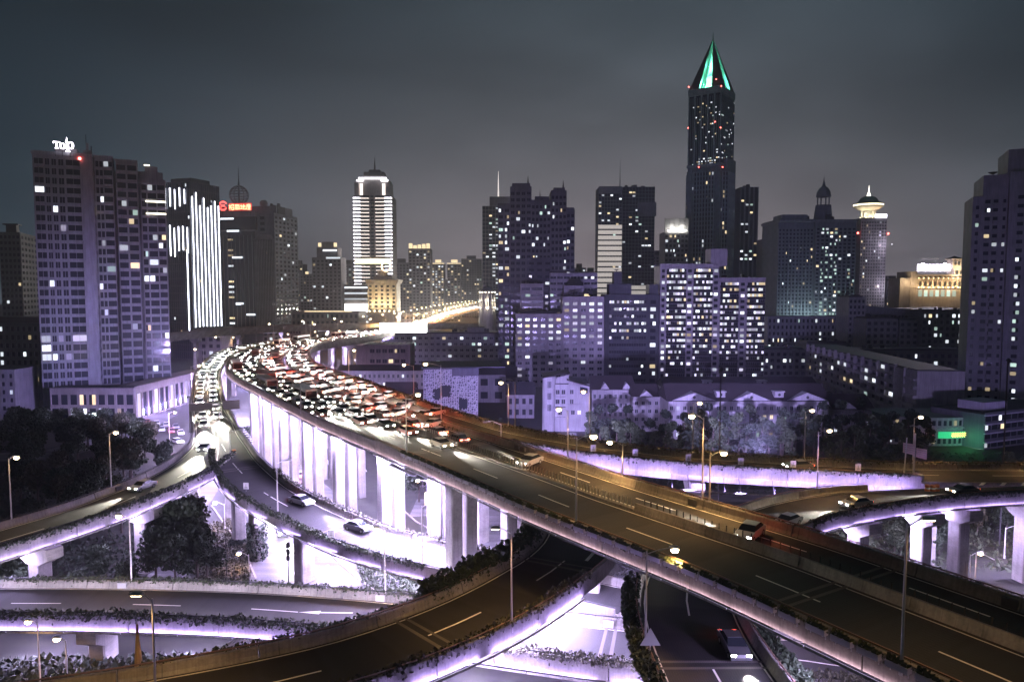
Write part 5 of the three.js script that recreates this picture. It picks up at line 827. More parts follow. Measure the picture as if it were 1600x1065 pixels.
// ---- the pointed tower
{
  const D = 700, L = lot('skyscraper', 'tallest skyscraper with a pointed crown glowing green inside', 'skyscraper', { xl: 1071, xr: 1121, xs: 1141, D, phi: -0.62, top: 137 }), k = new Kit(L, { wall: wallMat(0.22, 0.30, 0.32), trim: wallMat(0.34, 0.44, 0.47), glass: M.curtain }), w = L.w, dp = L.dp;
  const HC = (y) => L.HX(y, L.w / 2, -L.dp / 2), y2 = HC(262), y3 = L.HX(137, L.w / 2, 0); // upper shaft on a turned lower shaft
  k.body(0, 0, -dp, w, y3, 0); const cx = w / 2, cz = -dp / 2;
  fins(k, 'front', { y0: y2, h: y3 - y2 - 6, n: 5, bands: 1, t: 0.8, proud: 0.8, rows: 24, lit: 0 }); fins(k, 'front', { y0: y2, h: y3 - y2 - 8, n: 15, rows: 26, lit: (u, v) => (v < 0.1 ? 0.5 : 0.10), proud: 0.2, z: 0.1, pal: PAL.cool });
  fins(k, 'right', { y0: y2, h: y3 - y2 - 8, n: 12, rows: 26, lit: 0.08, proud: 0.3 });
  // lower shaft: chamfered octagon
  const oc = (r0, y0, y1, g) => { const P = []; for (let i = 0; i < 8; i++) { const a = i / 8 * 6.283 + 0.3927; P.push([cx + Math.cos(a) * r0, cz + Math.sin(a) * r0]); } for (let i = 0; i < 8; i++) { const a = P[i], b = P[(i + 1) % 8]; g.quad([a[0], y0, a[1]], [b[0], y0, b[1]], [b[0], y1, b[1]], [a[0], y1, a[1]]); g.tri([cx, y1, cz], [a[0], y1, a[1]], [b[0], y1, b[1]]); } return P; };
  const P = oc((w + dp) * 0.5 * 0.66, 0, HC(268), k.wall);
  for (let i = 0; i < 8; i++) { const b = P[i], a = P[(i + 1) % 8], len = Math.hypot(b[0] - a[0], b[1] - a[1]), m = new THREE.Matrix4().makeBasis(new THREE.Vector3((b[0] - a[0]) / len, 0, (b[1] - a[1]) / len), new THREE.Vector3(0, 1, 0), new THREE.Vector3(-(b[1] - a[1]) / len, 0, (b[0] - a[0]) / len)); const out = new THREE.Vector3((a[0] + b[0]) / 2 - cx, 0, (a[1] + b[1]) / 2 - cz).normalize(); if (m.elements[8] * out.x + m.elements[10] * out.z < 0) continue; m.setPosition(a[0], 0, a[1]); k.m = m; for (let j = 0; j <= 6; j++) k.trim.box(len * j / 6 - 0.4, 0, 0, len * j / 6 + 0.4, HC(272), 0.6, 'bd'); for (let y = 30; y < HC(272); y += 4.1) for (let j = 0; j < 6; j++) { const g = rnd() < 0.1 ? k.litG(pickLit(PAL.warm)) : k.glass; g.quad([len * j / 6 + 0.7, y, 0.05], [len * (j + 1) / 6 - 0.7, y, 0.05], [len * (j + 1) / 6 - 0.7, y + 2.6, 0.05], [len * j / 6 + 0.7, y + 2.6, 0.05]); } k.m = null; }
  // shoulder pediments and cornice
  k.wall.box(w * 0.9, 0, -dp * 0.9, w * 1.12, HC(252), -dp * 0.25);
  k.trim.box(-0.6, y3 - 6, -dp - 0.6, w + 0.6, y3, 0.9).box(-0.8, y2 - 1.5, -dp, w + 0.8, y2 + 1, 1.2);
  k.done();
  // crown: four leaning blades round a hollow, with green light inside
  const tip = [cx, HC(60), cz], crown = wallMat(0.10, 0.12, 0.13), cor = [[0, 0], [w, 0], [w, -dp], [0, -dp]], yb = y3;
  const lerp = (a, b, t) => a + (b - a) * t, onEdge = (i, t, inset) => { const c = cor[i]; return [lerp(c[0], cx, t) , lerp(yb, tip[1], t), lerp(c[1], cz, t)]; };
  cor.forEach((c, i) => { // blade: a folded plate on each corner, leaving an open slot in the middle of every face
    const n = cor[(i + 1) % 4], q = cor[(i + 3) % 4], g = new G(); const A = onEdge(i, 0), f = 0.3, B = [lerp(c[0], n[0], f), yb, lerp(c[1], n[1], f)], E = [lerp(c[0], q[0], f), yb, lerp(c[1], q[1], f)];
    g.tri(A, B, tip); g.tri(A, tip, E); const inn = (p) => [lerp(p[0], cx, 0.12), p[1], lerp(p[2], cz, 0.12)]; g.tri(inn(A), inn(B), tip); g.tri(inn(A), tip, inn(E)); g.quad(B, inn(B), tip, tip); g.quad(E, inn(E), tip, tip); g.build('crown_blade', crown, L.g); });
  const core = new G(); core.cyl(cx, cz, yb, HC(78), Math.min(w, dp) * 0.24, 0.2, 4, false); core.build('crown_core', wallMat(0.6, 0.64, 0.6), L.g);
  const fl = new G(); fl.box(w * 0.12, yb - 0.2, -dp * 0.88, w * 0.88, yb + 0.3, -dp * 0.12); fl.build('crown_floor', wallMat(0.4, 0.42, 0.4), L.g);
  const gs = glow('green lamp', C3(0.25, 1.0, 0.62), 3.4), orb = put('glowing_orb', new THREE.SphereGeometry(3.6, 14, 10), gs, L.g); orb.position.set(cx + 0.4, yb + 9.5, cz + w * 0.2); const fin = new G(); fin.cyl(cx, cz, HC(64), HC(50), 0.6, 0.1, 6); fin.build('spire', M.darkSteel, L.g);
  const GR = C3(0.16, 1.0, 0.56); for (const [x, y, z, kk] of [[cx - 3, yb + 4, cz + dp * 0.36, 7000], [cx + w * 0.36, yb + 4, cz + 2, 8000], [cx - 1, yb + 22, cz + dp * 0.18, 3000], [cx - w * 0.3, yb + 4, cz, 3000]]) { const e = put('green_lamp', new THREE.SphereGeometry(0.24, 8, 6), gs, L.g); e.position.set(x, y, z); const l = new THREE.PointLight(GR, kk * 1.2, 0, 2); l.name = 'green_crown_light'; l.position.set(x, y + 0.6, z); l.castShadow = true; l.shadow.radius = 5; L.g.add(l); }
  beacon(L, [[0, L.H(136), 0.8, 0.55], [w, L.H(143), 0.8, 0.55], [w * 0.83, L.H(131), 0, 0.5], [0, L.H(200), 0.9, 0.5], [w, L.H(206), 0.9, 0.5], [w * 0.83, L.H(196), 0.9, 0.45], [w * 1.1, L.H(267), 2.4, 0.55], [w * 0.36, L.H(263), 1.4, 0.5]]);
}
simple('office_building', 'ribbed companion block right of the pointed skyscraper', 'office building', { xl: 1153, xr: 1181, D: 735, dp: 30, top: 292 }, wallMat(0.16, 0.18, 0.19), (k, L) => { k.body(0, 0, -30, L.w, L.h, 0); fins(k, 'front', { h: L.h, n: 4, t: 0.8, bands: 0, rows: 38, lit: (u, v) => (v > 0.48 && v < 0.56 ? 0.6 : 0.08), proud: 0.9 }); roofPlant(k, 3, 2, L.w - 4, -18, -4, L.h, 1.5); }, { trim: wallMat(0.26, 0.28, 0.30), glass: M.curtain });
// ---- domed dark tower
{
  const L = lot('domed_tower', 'dark stone tower with a columned lantern dome, lit green on one corner', 'tower', { xl: 1213, xr: 1330, D: 470, dp: 30, top: 342 }), k = new Kit(L, { wall: wallMat(0.22, 0.25, 0.27), trim: wallMat(0.28, 0.31, 0.33) }), h = L.h, X = L.x;
  k.body(0, 0, -30, X(1282), h, 0); k.body(X(1268), 0, -26, L.w, L.H(346), 3.5);
  grid(k, 'front', { y0: 20, h: h - 26, rows: 26, cols: { n: 10, gap: 0.42 }, w: X(1268), lit: (0.03), pal: PAL.warm, pier: 0.25, proud: 0.35 }); grid(k, 'front', { x0: X(1268), w: L.w - X(1268), z: 3.5, y0: 18, h: L.H(346) - 22, rows: 28, cols: { n: 9, gap: 0.34 }, litAt: (i, j, n) => (i > 0 && i < 5 ? (j < 9 ? 0.6 : 0.4) : 0.12), pal: [[0.35, WIN.white], [0.1, WIN.warm], [0.55, WIN.green]], pier: 0.25 });
  k.trim.box(-0.8, h - 2, -30.5, L.w + 0.5, h - 0.6, 4.6).box(X(1222), h, -20, X(1262), L.H(334), -4); roofPlant(k, 8, X(1226), X(1300), -20, -2, h, 1.4);
  const cx = X(1291), cz = -9; k.wall.cyl(cx, cz, h, L.H(318), 6.2, 5.0, 8); for (let i = 0; i < 8; i++) { const a = i / 8 * 6.283; k.trim.cyl(cx + Math.cos(a) * 3.7, cz + Math.sin(a) * 3.7, L.H(318), L.H(305), 0.45, 0.4, 6, false); } k.trim.cyl(cx, cz, L.H(305), L.H(303), 4.6, 4.6, 12); k.done();
  const pr = [[4.4, 0], [4.3, 1.6], [3.7, 3.4], [2.6, 5.0], [1.2, 6.0], [0.9, 6.8], [0.9, 8], [0.5, 8.6], [0.18, 11], [0.02, 13]].map((p) => new THREE.Vector2(p[0], p[1])), dm = put('lantern_dome', new THREE.LatheGeometry(pr, 16), wallMat(0.3, 0.33, 0.35), L.g); dm.position.set(cx, L.H(303), cz);
  // bright white uplight at the podium corner
  const e = new G(); e.box(X(1254), 14, 9, X(1262), 15, 9.6); e.build('floodlight', glow('cyan flood', C3(0.8, 0.97, 1), 16), L.g); for (const t of [1250, 1264]) { const l = new THREE.PointLight(C3(0.72, 0.95, 1.0), 1300, 0, 2); l.name = 'podium_flood_light'; l.position.set(X(t), 16, 11); l.castShadow = true; l.shadow.radius = 10; L.g.add(l); }
  k.single = 0;
}
simple('podium', 'grey stone podium with small windows below the domed tower', 'podium', { xl: 1200, xr: 1345, D: 440, dp: 14, top: 494 }, wallMat(0.38, 0.4, 0.42), (k, L) => { k.body(0, 0, -14, L.w, L.h, 0); grid(k, 'front', { h: L.h - 1, rows: 7, cols: { n: 22, gap: 0.5 }, lit: 0.12, pal: PAL.cool, pier: 0.2 }); });
// ---- round topped hotel tower
{
  const L = lot('hotel_tower', 'slim floodlit tower crowned by a lit flying saucer restaurant', 'hotel tower', { xl: 1341, xr: 1381, D: 700, dp: 24, top: 340 }), k = new Kit(L, { wall: wallMat(0.42, 0.40, 0.43) }), w = L.w, h = L.h;
  k.body(0, 0, -24, w, h, 0); grid(k, 'front', { x0: w * 0.5, w: w * 0.5, h: h - 3, rows: 36, cols: { n: 5, gap: 0.4 }, lit: 0.06, pal: PAL.violet, proud: 0.5 }); grid(k, 'front', { x0: 0, w: w * 0.5, h: h - 3, rows: 36, cols: { n: 5, gap: 0.5 }, lit: 0.05, pal: PAL.warm }); k.done();
  const cx = w * 0.5, cz = -12, r = (L.x(1384) - L.x(1340)) / 2, neck = new G(); for (let i = 0; i < 10; i++) { const a = i / 10 * 6.283; neck.cyl(cx + Math.cos(a) * r * 0.45, cz + Math.sin(a) * r * 0.45, h, L.H(328), 0.8, 0.7, 6, false); } neck.cyl(cx, cz, h, L.H(328), r * 0.34, r * 0.34, 12, false); neck.build('neck', wallMat(0.5, 0.46, 0.38), L.g);
  const prof = [[0.3, 0], [0.62, 1.2], [0.98, 4.2], [1.0, 5.0], [0.96, 5.1]].map((p) => new THREE.Vector2(p[0] * r, p[1])), sc = put('saucer', new THREE.LatheGeometry(prof, 30), wallMat(0.5, 0.44, 0.34), L.g); sc.position.set(cx, L.H(328), cz);
  const top = [[0.95, 5.4], [0.9, 7.2], [0.66, 9.6], [0.52, 12.6], [0.3, 14.2], [0.05, 14.6]].map((p) => new THREE.Vector2(p[0] * r, p[1])), tp = put('saucer_roof', new THREE.LatheGeometry(top, 30), wallMat(0.3, 0.29, 0.32), L.g); tp.position.set(cx, L.H(328), cz);
  const ring = new G(); for (let i = 0; i < 30; i++) { const a = i / 30 * 6.283, b = (i + 0.8) / 30 * 6.283, y = L.H(328) + 5.05; ring.quad([cx + Math.cos(a) * r * 0.99, y, cz + Math.sin(a) * r * 0.99], [cx + Math.cos(b) * r * 0.99, y, cz + Math.sin(b) * r * 0.99], [cx + Math.cos(b) * r * 0.99, y + 1.4, cz + Math.sin(b) * r * 0.99], [cx + Math.cos(a) * r * 0.99, y + 1.4, cz + Math.sin(a) * r * 0.99]); } ring.build('window_ring', glow('restaurant glow', C3(1, 0.88, 0.62), 4), L.g);
  const sp = new G(); sp.cyl(cx, cz, L.H(328) + 14.4, L.H(296), 1.9, 0.5, 10).cyl(cx, cz, L.H(296), L.H(286), 0.5, 0.05, 8); sp.build('lit_spike', glow('spike glow', C3(1, 0.94, 0.84), 4), L.g);
  for (let i = 0; i < 5; i++) { const a = 0.3 + i * 0.64, e = put('neck_lamp', new THREE.SphereGeometry(0.24, 6, 5), glow('neck lamp ' + i, C3(1, 0.9, 0.6), 20), L.g); e.position.set(cx + Math.cos(a) * r * 0.66, h + 1, cz + Math.sin(a) * r * 0.66); const l = new THREE.PointLight(i < 2 ? C3(1, 0.72, 0.42) : C3(1, 0.95, 0.7), 420, 0, 2); l.name = 'neck_light'; l.position.copy(e.position); l.castShadow = true; L.g.add(l); }
  const sg = new G(); sg.box(L.x(1362), L.H(340), 0.6, L.x(1380), L.H(334.5), 1.3); sg.build('lit_sign', glow('pale violet sign', C3(0.9, 0.86, 1), 5), L.g); for (const [a, t] of [[0.98, 0.95], [0.98, 0.6]]) { const l = new THREE.PointLight(C3(0.9, 0.8, 1), 900, 0, 2); l.name = 'shaft_light'; l.position.set(w * a, h * t - 20, 12); l.castShadow = true; const e = put('shaft_lamp', new THREE.SphereGeometry(0.24, 6, 5), glow('shaft lamp ' + t, C3(0.9, 0.86, 1), 10), L.g); e.position.copy(l.position); L.g.add(l); }
  beacon(L, [[L.x(1336), L.H(364), 1, 0.9], [L.x(1383), L.H(365), 1, 0.9]]);
}
// ---- department store blazing with lights
{
  const L = lot('department_store', 'department store with golden arches and a blazing violet white roof sign', 'department store', { xl: 1430, xr: 1504, D: 500, dp: 24, top: 430 }), k = new Kit(L, { wall: wallMat(0.5, 0.42, 0.34), trim: wallMat(0.55, 0.46, 0.36) }), w = L.w, h = L.h, X = L.x;
  k.body(0, 0, -24, w, h, 0); k.body(X(1406), 0, -16, X(1422), L.H(434), -1); k.body(X(1421), 0, -18, X(1431), L.H(424), 0.6);
  const arch = (a, b, y0, y1, z) => { const cx = (a + b) / 2, r = (b - a) / 2, n = 8; for (let i = 0; i < n; i++) { const p = i / n * Math.PI, q = (i + 1) / n * Math.PI; k.glass.tri([cx, y1, z], [cx + r * Math.cos(p), y1 + r * Math.sin(p), z], [cx + r * Math.cos(q), y1 + r * Math.sin(q), z]); k.trim.bar([cx + r * 1.15 * Math.cos(p), y1 + r * 1.15 * Math.sin(p), z + 0.2], [cx + r * 1.15 * Math.cos(q), y1 + r * 1.15 * Math.sin(q), z + 0.2], 0.22, 4); } k.glass.quad([a, y0, z], [b, y0, z], [b, y1, z], [a, y1, z]); };
  for (let i = 0; i < 9; i++) { const x = w * (0.04 + 0.104 * i); arch(x + 0.6, x + 2.3, L.H(447), L.H(441.5), 0.08); k.trim.box(x + 2.7, L.H(449), 0, x + 3.2, L.H(436), 0.6, 'b'); arch(x + 0.5, x + 2.4, L.H(433.5), L.H(433.4), 0.08); }
  for (let i = 0; i < 7; i++) { const x = w * (0.05 + 0.12 * i); k.litG(WIN.green[i % 2]).quad([x, L.H(463), 0.08], [x + 2.4, L.H(463), 0.08], [x + 2.4, L.H(453), 0.08], [x, L.H(453), 0.08]); }
  k.trim.box(-0.4, L.H(450), 0, w + 0.4, L.H(448.6), 1.2).box(-0.4, L.H(436), 0, w + 0.4, L.H(434.8), 0.9).box(-0.4, h - 0.2, -24, w + 0.4, h + 0.6, 1);
  // corner tower with two storeys and a small hip roof
  const tx0 = X(1488), tx1 = X(1504); k.body(tx0, h, -8, tx1, L.H(420), 0.4); k.body(tx0 + 0.8 - 1.6, L.H(420), -7, tx1 - 2, L.H(405), 0); for (const a of [0.12, 0.56]) arch(tx0 + (tx1 - tx0) * a, tx0 + (tx1 - tx0) * (a + 0.28), L.H(428.5), L.H(424.5), 0.5); for (const a of [0.1, 0.42]) arch(tx0 - 0.5 + (tx1 - tx0) * a, tx0 - 0.5 + (tx1 - tx0) * (a + 0.22), L.H(414), L.H(409), 0.1); k.trim.box(tx0 - 1.8, L.H(405), -8, tx1 - 1, L.H(404), 0.9); k.done();
  const rf = new G(), ra = [tx0 - 1.8, L.H(404), 0.9], rb = [tx1 - 1, L.H(404), 0.9], rc = [tx1 - 1, L.H(404), -8], rd = [tx0 - 1.8, L.H(404), -8], rt = [(tx0 + tx1) / 2 - 1.4, L.H(399), -3.5]; rf.tri(ra, rb, rt).tri(rb, rc, rt).tri(rc, rd, rt).tri(rd, ra, rt); rf.build('roof', M.tile, L.g);
  const so = thing('roof_sign', 'blazing violet white letters along the department store roof', 'roof sign', [L.g.position.x, 0, L.g.position.z]), sg = glow('violet white sign', C3(0.90, 0.82, 1.0), 20); for (let i = 0; i < 9; i++) { const g = new G(), x = X(1432) + (X(1484) - X(1432)) * i / 9, ww = (X(1484) - X(1432)) / 9, y = L.H(423), hh = L.H(413 - (i === 1 || i === 7 ? 2 : 0)) - y; g.box(x + ww * 0.08, y, -1, x + ww * 0.3, y + hh, -0.5).box(x + ww * 0.3, y + hh * 0.7, -1, x + ww * 0.86, y + hh * 0.98, -0.5).box(x + ww * 0.3, y + hh * 0.02, -1, x + ww * 0.86, y + hh * 0.28, -0.5).box(x + ww * 0.66, y + hh * 0.28, -1, x + ww * 0.86, y + hh * 0.7, -0.5); g.build('letter', sg, so); } const fr = new G(); fr.bar([X(1432), L.H(424), -1.6], [X(1484), L.H(424), -1.6], 0.2); for (let i = 0; i < 6; i++) fr.bar([X(1434 + i * 9), h, -1.6], [X(1434 + i * 9), L.H(413), -1.6], 0.14); fr.box(X(1440), L.H(405), -3, X(1467), L.H(402.5), -2.6); fr.build('sign_frame', M.steel, so);
  const rl = new THREE.RectAreaLight(C3(0.86, 0.76, 1), 130, X(1484) - X(1432), 4); rl.name = 'roof_sign_light'; rl.position.set((X(1484) + X(1432)) / 2, L.H(418), -0.2); rl.rotation.y = Math.PI; so.add(rl);
  const am = glow('golden lamp', C3(1, 0.76, 0.4), 14), bl = new G(); for (let i = 0; i < 10; i++) { const x = w * (0.03 + 0.104 * i); bl.box(x - 0.2, L.H(449), 1.3, x + 0.2, L.H(448.2), 1.7).box(x - 0.15, L.H(434.6), 1.0, x + 0.15, L.H(434), 1.3); } bl.build('wall_lamp', am, L.g); for (let i = 0; i < 5; i++) { const l = new THREE.PointLight(C3(1, 0.7, 0.36), 210, 0, 2); l.name = 'golden_wall_light'; l.position.set(w * (0.1 + 0.2 * i), L.H(446.5), 3.4); l.castShadow = true; L.g.add(l); } for (const [x, y] of [[X(1494), L.H(418)], [X(1414), L.H(440)], [X(1492), L.H(431)]]) { const l = new THREE.PointLight(C3(1, 0.78, 0.5), 300, 0, 2); l.name = 'golden_tower_light'; l.position.set(x, y, 4); l.castShadow = true; L.g.add(l); }
}
// ---- theatre with a swept roof and the dark blocks before it
{
  const L = lot('theatre', 'dark theatre with a broad upswept roof below the bright department store', 'theatre', { xl: 1346, xr: 1516, D: 420, dp: 34, top: 488 }), k = new Kit(L, { wall: wallMat(0.2, 0.22, 0.23), trim: wallMat(0.32, 0.34, 0.35) }), w = L.w, h = L.h; k.body(w * 0.05, 0, -30, w, h, -4); grid(k, 'front', { x0: w * 0.3, z: -4, w: w * 0.68, h: h - 1, rows: 6, cols: { n: 20, gap: 0.4 }, lit: 0.08, pal: PAL.cool }); k.done();
  const g = new G(), n = 16; for (let i = 0; i < n; i++) { const t0 = i / n, t1 = (i + 1) / n, f = (t) => h + 0.5 + 12 * Math.pow(1 - t, 2) * 0.35 + 2 * t * t, b = (t) => h - 1 + 3 * Math.pow(Math.abs(t - 0.15), 1.4); g.quad([w * t0 - 4, b(t0), 3], [w * t1 - 4, b(t1), 3], [w * t1 - 4, f(t1), 5], [w * t0 - 4, f(t0), 5]); g.quad([w * t0 - 4, f(t0), 5], [w * t1 - 4, f(t1), 5], [w * t1 - 4, f(t1), -34], [w * t0 - 4, f(t0), -34]); g.quad([w * t0 - 4, b(t0), 3], [w * t1 - 4, b(t1), 3], [w * t1 - 4, b(t1), -34], [w * t0 - 4, b(t0), -34]); } g.build('roof', wallMat(0.3, 0.32, 0.33), L.g);
}
for (const [xl, xr, D, top, c, lit, label] of [[1354, 1404, 400, 498, 0.26, 0.0, 'blank dark block before the theatre, left one'], [1406, 1446, 402, 500, 0.26, 0.02, 'blank dark block before the theatre, middle one'], [1440, 1514, 398, 486, 0.18, 0.3, 'dark glazed shop block with bright ground floors before the theatre'], [1326, 1352, 415, 464, 0.36, 0.05, 'narrow pale block beside the podium of the domed tower'], [1194, 1262, 370, 546, 0.28, 0.12, 'old grey flats in front of the dark podium'], [1262, 1330, 385, 536, 0.14, 0.04, 'long dark roofed hall behind the zigzag flats'], [1330, 1514, 350, 548, 0.10, 0.05, 'wide dark low block behind the zigzag flats']])
  simple('low_building', label, 'low building', { xl, xr, D, dp: 16, top }, wallMat(c, c, c * 1.04), (k, L) => { k.body(0, 0, -16, L.w, L.h, 0); grid(k, 'front', { h: L.h - 1, rows: Math.max(3, Math.round(L.h / 3.4)), cols: { n: Math.max(4, Math.round(L.w / 3.2)), gap: 0.45 }, lit, pal: PAL.cool }); k.dark.box(1, L.h, -14, L.w - 1, L.h + 0.8, -2, 'd'); roofPlant(k, 4, 2, L.w - 3, -12, -3, L.h + 0.5); });
// ---- tall dark apartment tower at the right edge
{
  const L = lot('apartment_tower', 'tall dusky apartment tower cut by the right edge', 'apartment tower', { xl: 1513, xr: 1660, D: 262, phi: -0.42, dp: 24, top: 307 }), k = new Kit(L, { wall: wallMat(0.30, 0.29, 0.33) }), h = L.h, X = L.x;
  k.body(0, 0, -20, X(1530), h, 0); k.body(X(1529), 0, -22, X(1570), L.H(274), -1.2); k.body(X(1568), 0, -24, L.w, L.H(272), 1.4); k.body(X(1566), L.H(272), -20, L.w, L.H(236), -1);
  const gd2 = (a, b, z, top, cols, lit, bal) => grid(k, 'front', { x0: X(a), w: X(b) - X(a), z, y0: 4, h: L.H(top) - 6, rows: Math.round((L.H(top) - 6) / 3.05), cols: cols.map(([u, v]) => [u * (X(b) - X(a)), v * (X(b) - X(a))]), sill: 0.32, win: 0.42, lit, pal: PAL.home, balcony: bal, ac: 0.3 });
  gd2(1513, 1530, 0, 309, [[0.3, 0.6]], 0.16, []); gd2(1530, 1568, -1.2, 300, [[0.08, 0.3], [0.42, 0.62], [0.82, 0.94]], 0.12, [1]); gd2(1568, 1600, 1.4, 296, [[0.42, 0.72]], 0.42, []); gd2(1600, 1660, 1.4, 296, [[0.1, 0.3], [0.5, 0.7]], 0.2, []);
  k.dark.cyl(X(1547), -6, L.H(274), L.H(271), 0.3, 0.3, 6); k.dark.cyl(X(1547), -6, L.H(270.5), L.H(267), 0.3, 1.6, 14); k.done();
}
// ---- violet-lit banded flats (two joined slabs) with a stair tower
{
  const L = lot('apartment_block', 'violet lit slab of flats with balcony bands coloured dark for shade and a blank stair tower', 'apartment block', { xl: 1031, xr: 1195, D: 345, dp: 15, top: 415 }), k = new Kit(L, { wall: wallMat(0.50, 0.47, 0.50), trim: wallMat(0.035, 0.035, 0.045) }), X = L.x, h = L.h, h2 = L.H(436);  // trim colour holds the shade on the balcony fronts
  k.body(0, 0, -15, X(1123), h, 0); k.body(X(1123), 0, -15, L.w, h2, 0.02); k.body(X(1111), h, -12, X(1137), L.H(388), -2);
  const slab = (a, b, top, bays, rows) => { const H2 = L.H(top), fh = (H2 - 3) / rows; for (let j = 0; j < rows; j++) { const y = 2 + j * fh; for (const [p, q, kind] of bays) { const x0 = X(p), x1 = X(q), up = j / rows;
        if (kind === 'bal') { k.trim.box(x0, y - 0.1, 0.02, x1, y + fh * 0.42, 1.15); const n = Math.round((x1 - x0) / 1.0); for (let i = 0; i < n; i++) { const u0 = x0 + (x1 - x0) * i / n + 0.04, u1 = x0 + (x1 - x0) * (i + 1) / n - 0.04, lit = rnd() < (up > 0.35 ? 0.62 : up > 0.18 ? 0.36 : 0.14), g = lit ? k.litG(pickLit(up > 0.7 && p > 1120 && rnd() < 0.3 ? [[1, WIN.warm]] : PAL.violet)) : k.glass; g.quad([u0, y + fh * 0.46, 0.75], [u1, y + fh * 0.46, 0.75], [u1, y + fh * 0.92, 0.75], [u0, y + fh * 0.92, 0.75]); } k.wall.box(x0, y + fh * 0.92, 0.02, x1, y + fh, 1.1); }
        else { const lit = rnd() < 0.4, g = lit ? k.litG(pickLit(PAL.violet)) : k.glass; g.quad([x0, y + fh * 0.35, 0.07], [x1, y + fh * 0.35, 0.07], [x1, y + fh * 0.86, 0.07], [x0, y + fh * 0.86, 0.07]); } } } };
  slab(1031, 1123, 416, [[1033.5, 1038, 'w'], [1041, 1071, 'bal'], [1074, 1080, 'w'], [1083, 1112, 'bal'], [1115, 1121, 'w']], 19);
  slab(1123, 1195, 437, [[1125, 1153, 'bal'], [1157, 1163, 'w'], [1167, 1194, 'bal']], 17);
  k.wall.box(-0.2, h, -15.2, X(1123) + 0.1, h + 0.9, -14.8).box(-0.2, h, -0.2, X(1123) + 0.1, h + 0.9, 0.3).box(X(1123), h2, -0.2, L.w + 0.2, h2 + 0.8, 0.3); roofPlant(k, 4, X(1128), X(1185), -12, -3, h2); k.done();
}
// ---- violet-lit flats with square windows (two heights)
{
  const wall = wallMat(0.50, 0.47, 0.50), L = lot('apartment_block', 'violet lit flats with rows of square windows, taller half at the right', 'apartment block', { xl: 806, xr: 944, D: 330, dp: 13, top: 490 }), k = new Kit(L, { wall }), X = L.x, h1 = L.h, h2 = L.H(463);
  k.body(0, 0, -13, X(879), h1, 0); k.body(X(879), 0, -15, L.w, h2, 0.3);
  const lit = (i, j, n) => (j / n > 0.72 ? 0.8 : j / n > 0.5 ? 0.5 : 0.2);
  grid(k, 'front', { x0: 0, w: X(879), y0: 1, h: h1 - 2.4, rows: 11, cols: { n: 6, gap: 0.42 }, sill: 0.3, win: 0.5, litAt: lit, pal: PAL.violet, single: true, ac: 0.5, proud: 0.22 });
  grid(k, 'front', { x0: X(879), w: L.w - X(879), z: 0.3, y0: 1, h: h2 - 3, rows: 13, cols: { n: 5, gap: 0.42 }, sill: 0.3, win: 0.5, litAt: lit, pal: PAL.violet, single: true, ac: 0.5, proud: 0.22 });
  k.dark.box(-0.3, h1 + 0.5, -13, X(879), h1 + 0.8, 0.5); roofPlant(k, 7, X(884), X(938), -12, -2, h2 + 0.3, 0.9); k.done();
}
simple('apartment_block', 'small violet grey block with horizontal windows behind the square windowed flats', 'apartment block', { xl: 813, xr: 849, D: 348, dp: 10, top: 443 }, wallMat(0.46, 0.44, 0.46), (k, L) => { k.body(0, 0, -10, L.w, L.h, 0); grid(k, 'front', { h: L.h - 1.2, rows: 15, cols: [[0.6, L.w * 0.42], [L.w * 0.48, L.w - 0.5]], sill: 0.36, win: 0.42, lit: 0.16, pal: PAL.warm, mull: true }); });
simple('apartment_block', 'wide violet grey block with ribbon windows and a hipped rooftop hut', 'apartment block', { xl: 859, xr: 933, D: 356, dp: 12, top: 426 }, wallMat(0.40, 0.39, 0.43), (k, L) => { k.body(0, 0, -12, L.w, L.h, 0); grid(k, 'front', { h: L.h - 1.2, rows: 18, cols: { n: 7, gap: 0.16 }, sill: 0.4, win: 0.4, lit: 0.16, pal: PAL.home, mull: true }); const a = L.x(884), b = L.x(908), y = L.H(446), t = L.H(436); k.wall.box(L.x(879), L.H(462), 2, L.x(909), y, 9); k.dark.quad([L.x(882), y, 2], [L.x(909), y, 2], [L.x(904), t, -1], [L.x(888), t, -1]); k.dark.quad([L.x(882), y, 9.4], [L.x(909), y, 9.4], [L.x(904), t, 6], [L.x(888), t, 6]); k.dark.quad([L.x(888), t, 6], [L.x(904), t, 6], [L.x(904), t, -1], [L.x(888), t, -1]); });
simple('apartment_block', 'dark navy block with three columns of dim windows behind the small violet block', 'apartment block', { xl: 824, xr: 862, D: 362, dp: 12, top: 402 }, wallMat(0.10, 0.105, 0.13), (k, L) => { k.body(0, 0, -12, L.w, L.h, 0); grid(k, 'front', { h: L.h - 1.5, rows: 18, cols: { n: 3, gap: 0.4 }, lit: 0.14, pal: PAL.violet, sill: 0.36, win: 0.4 }); });
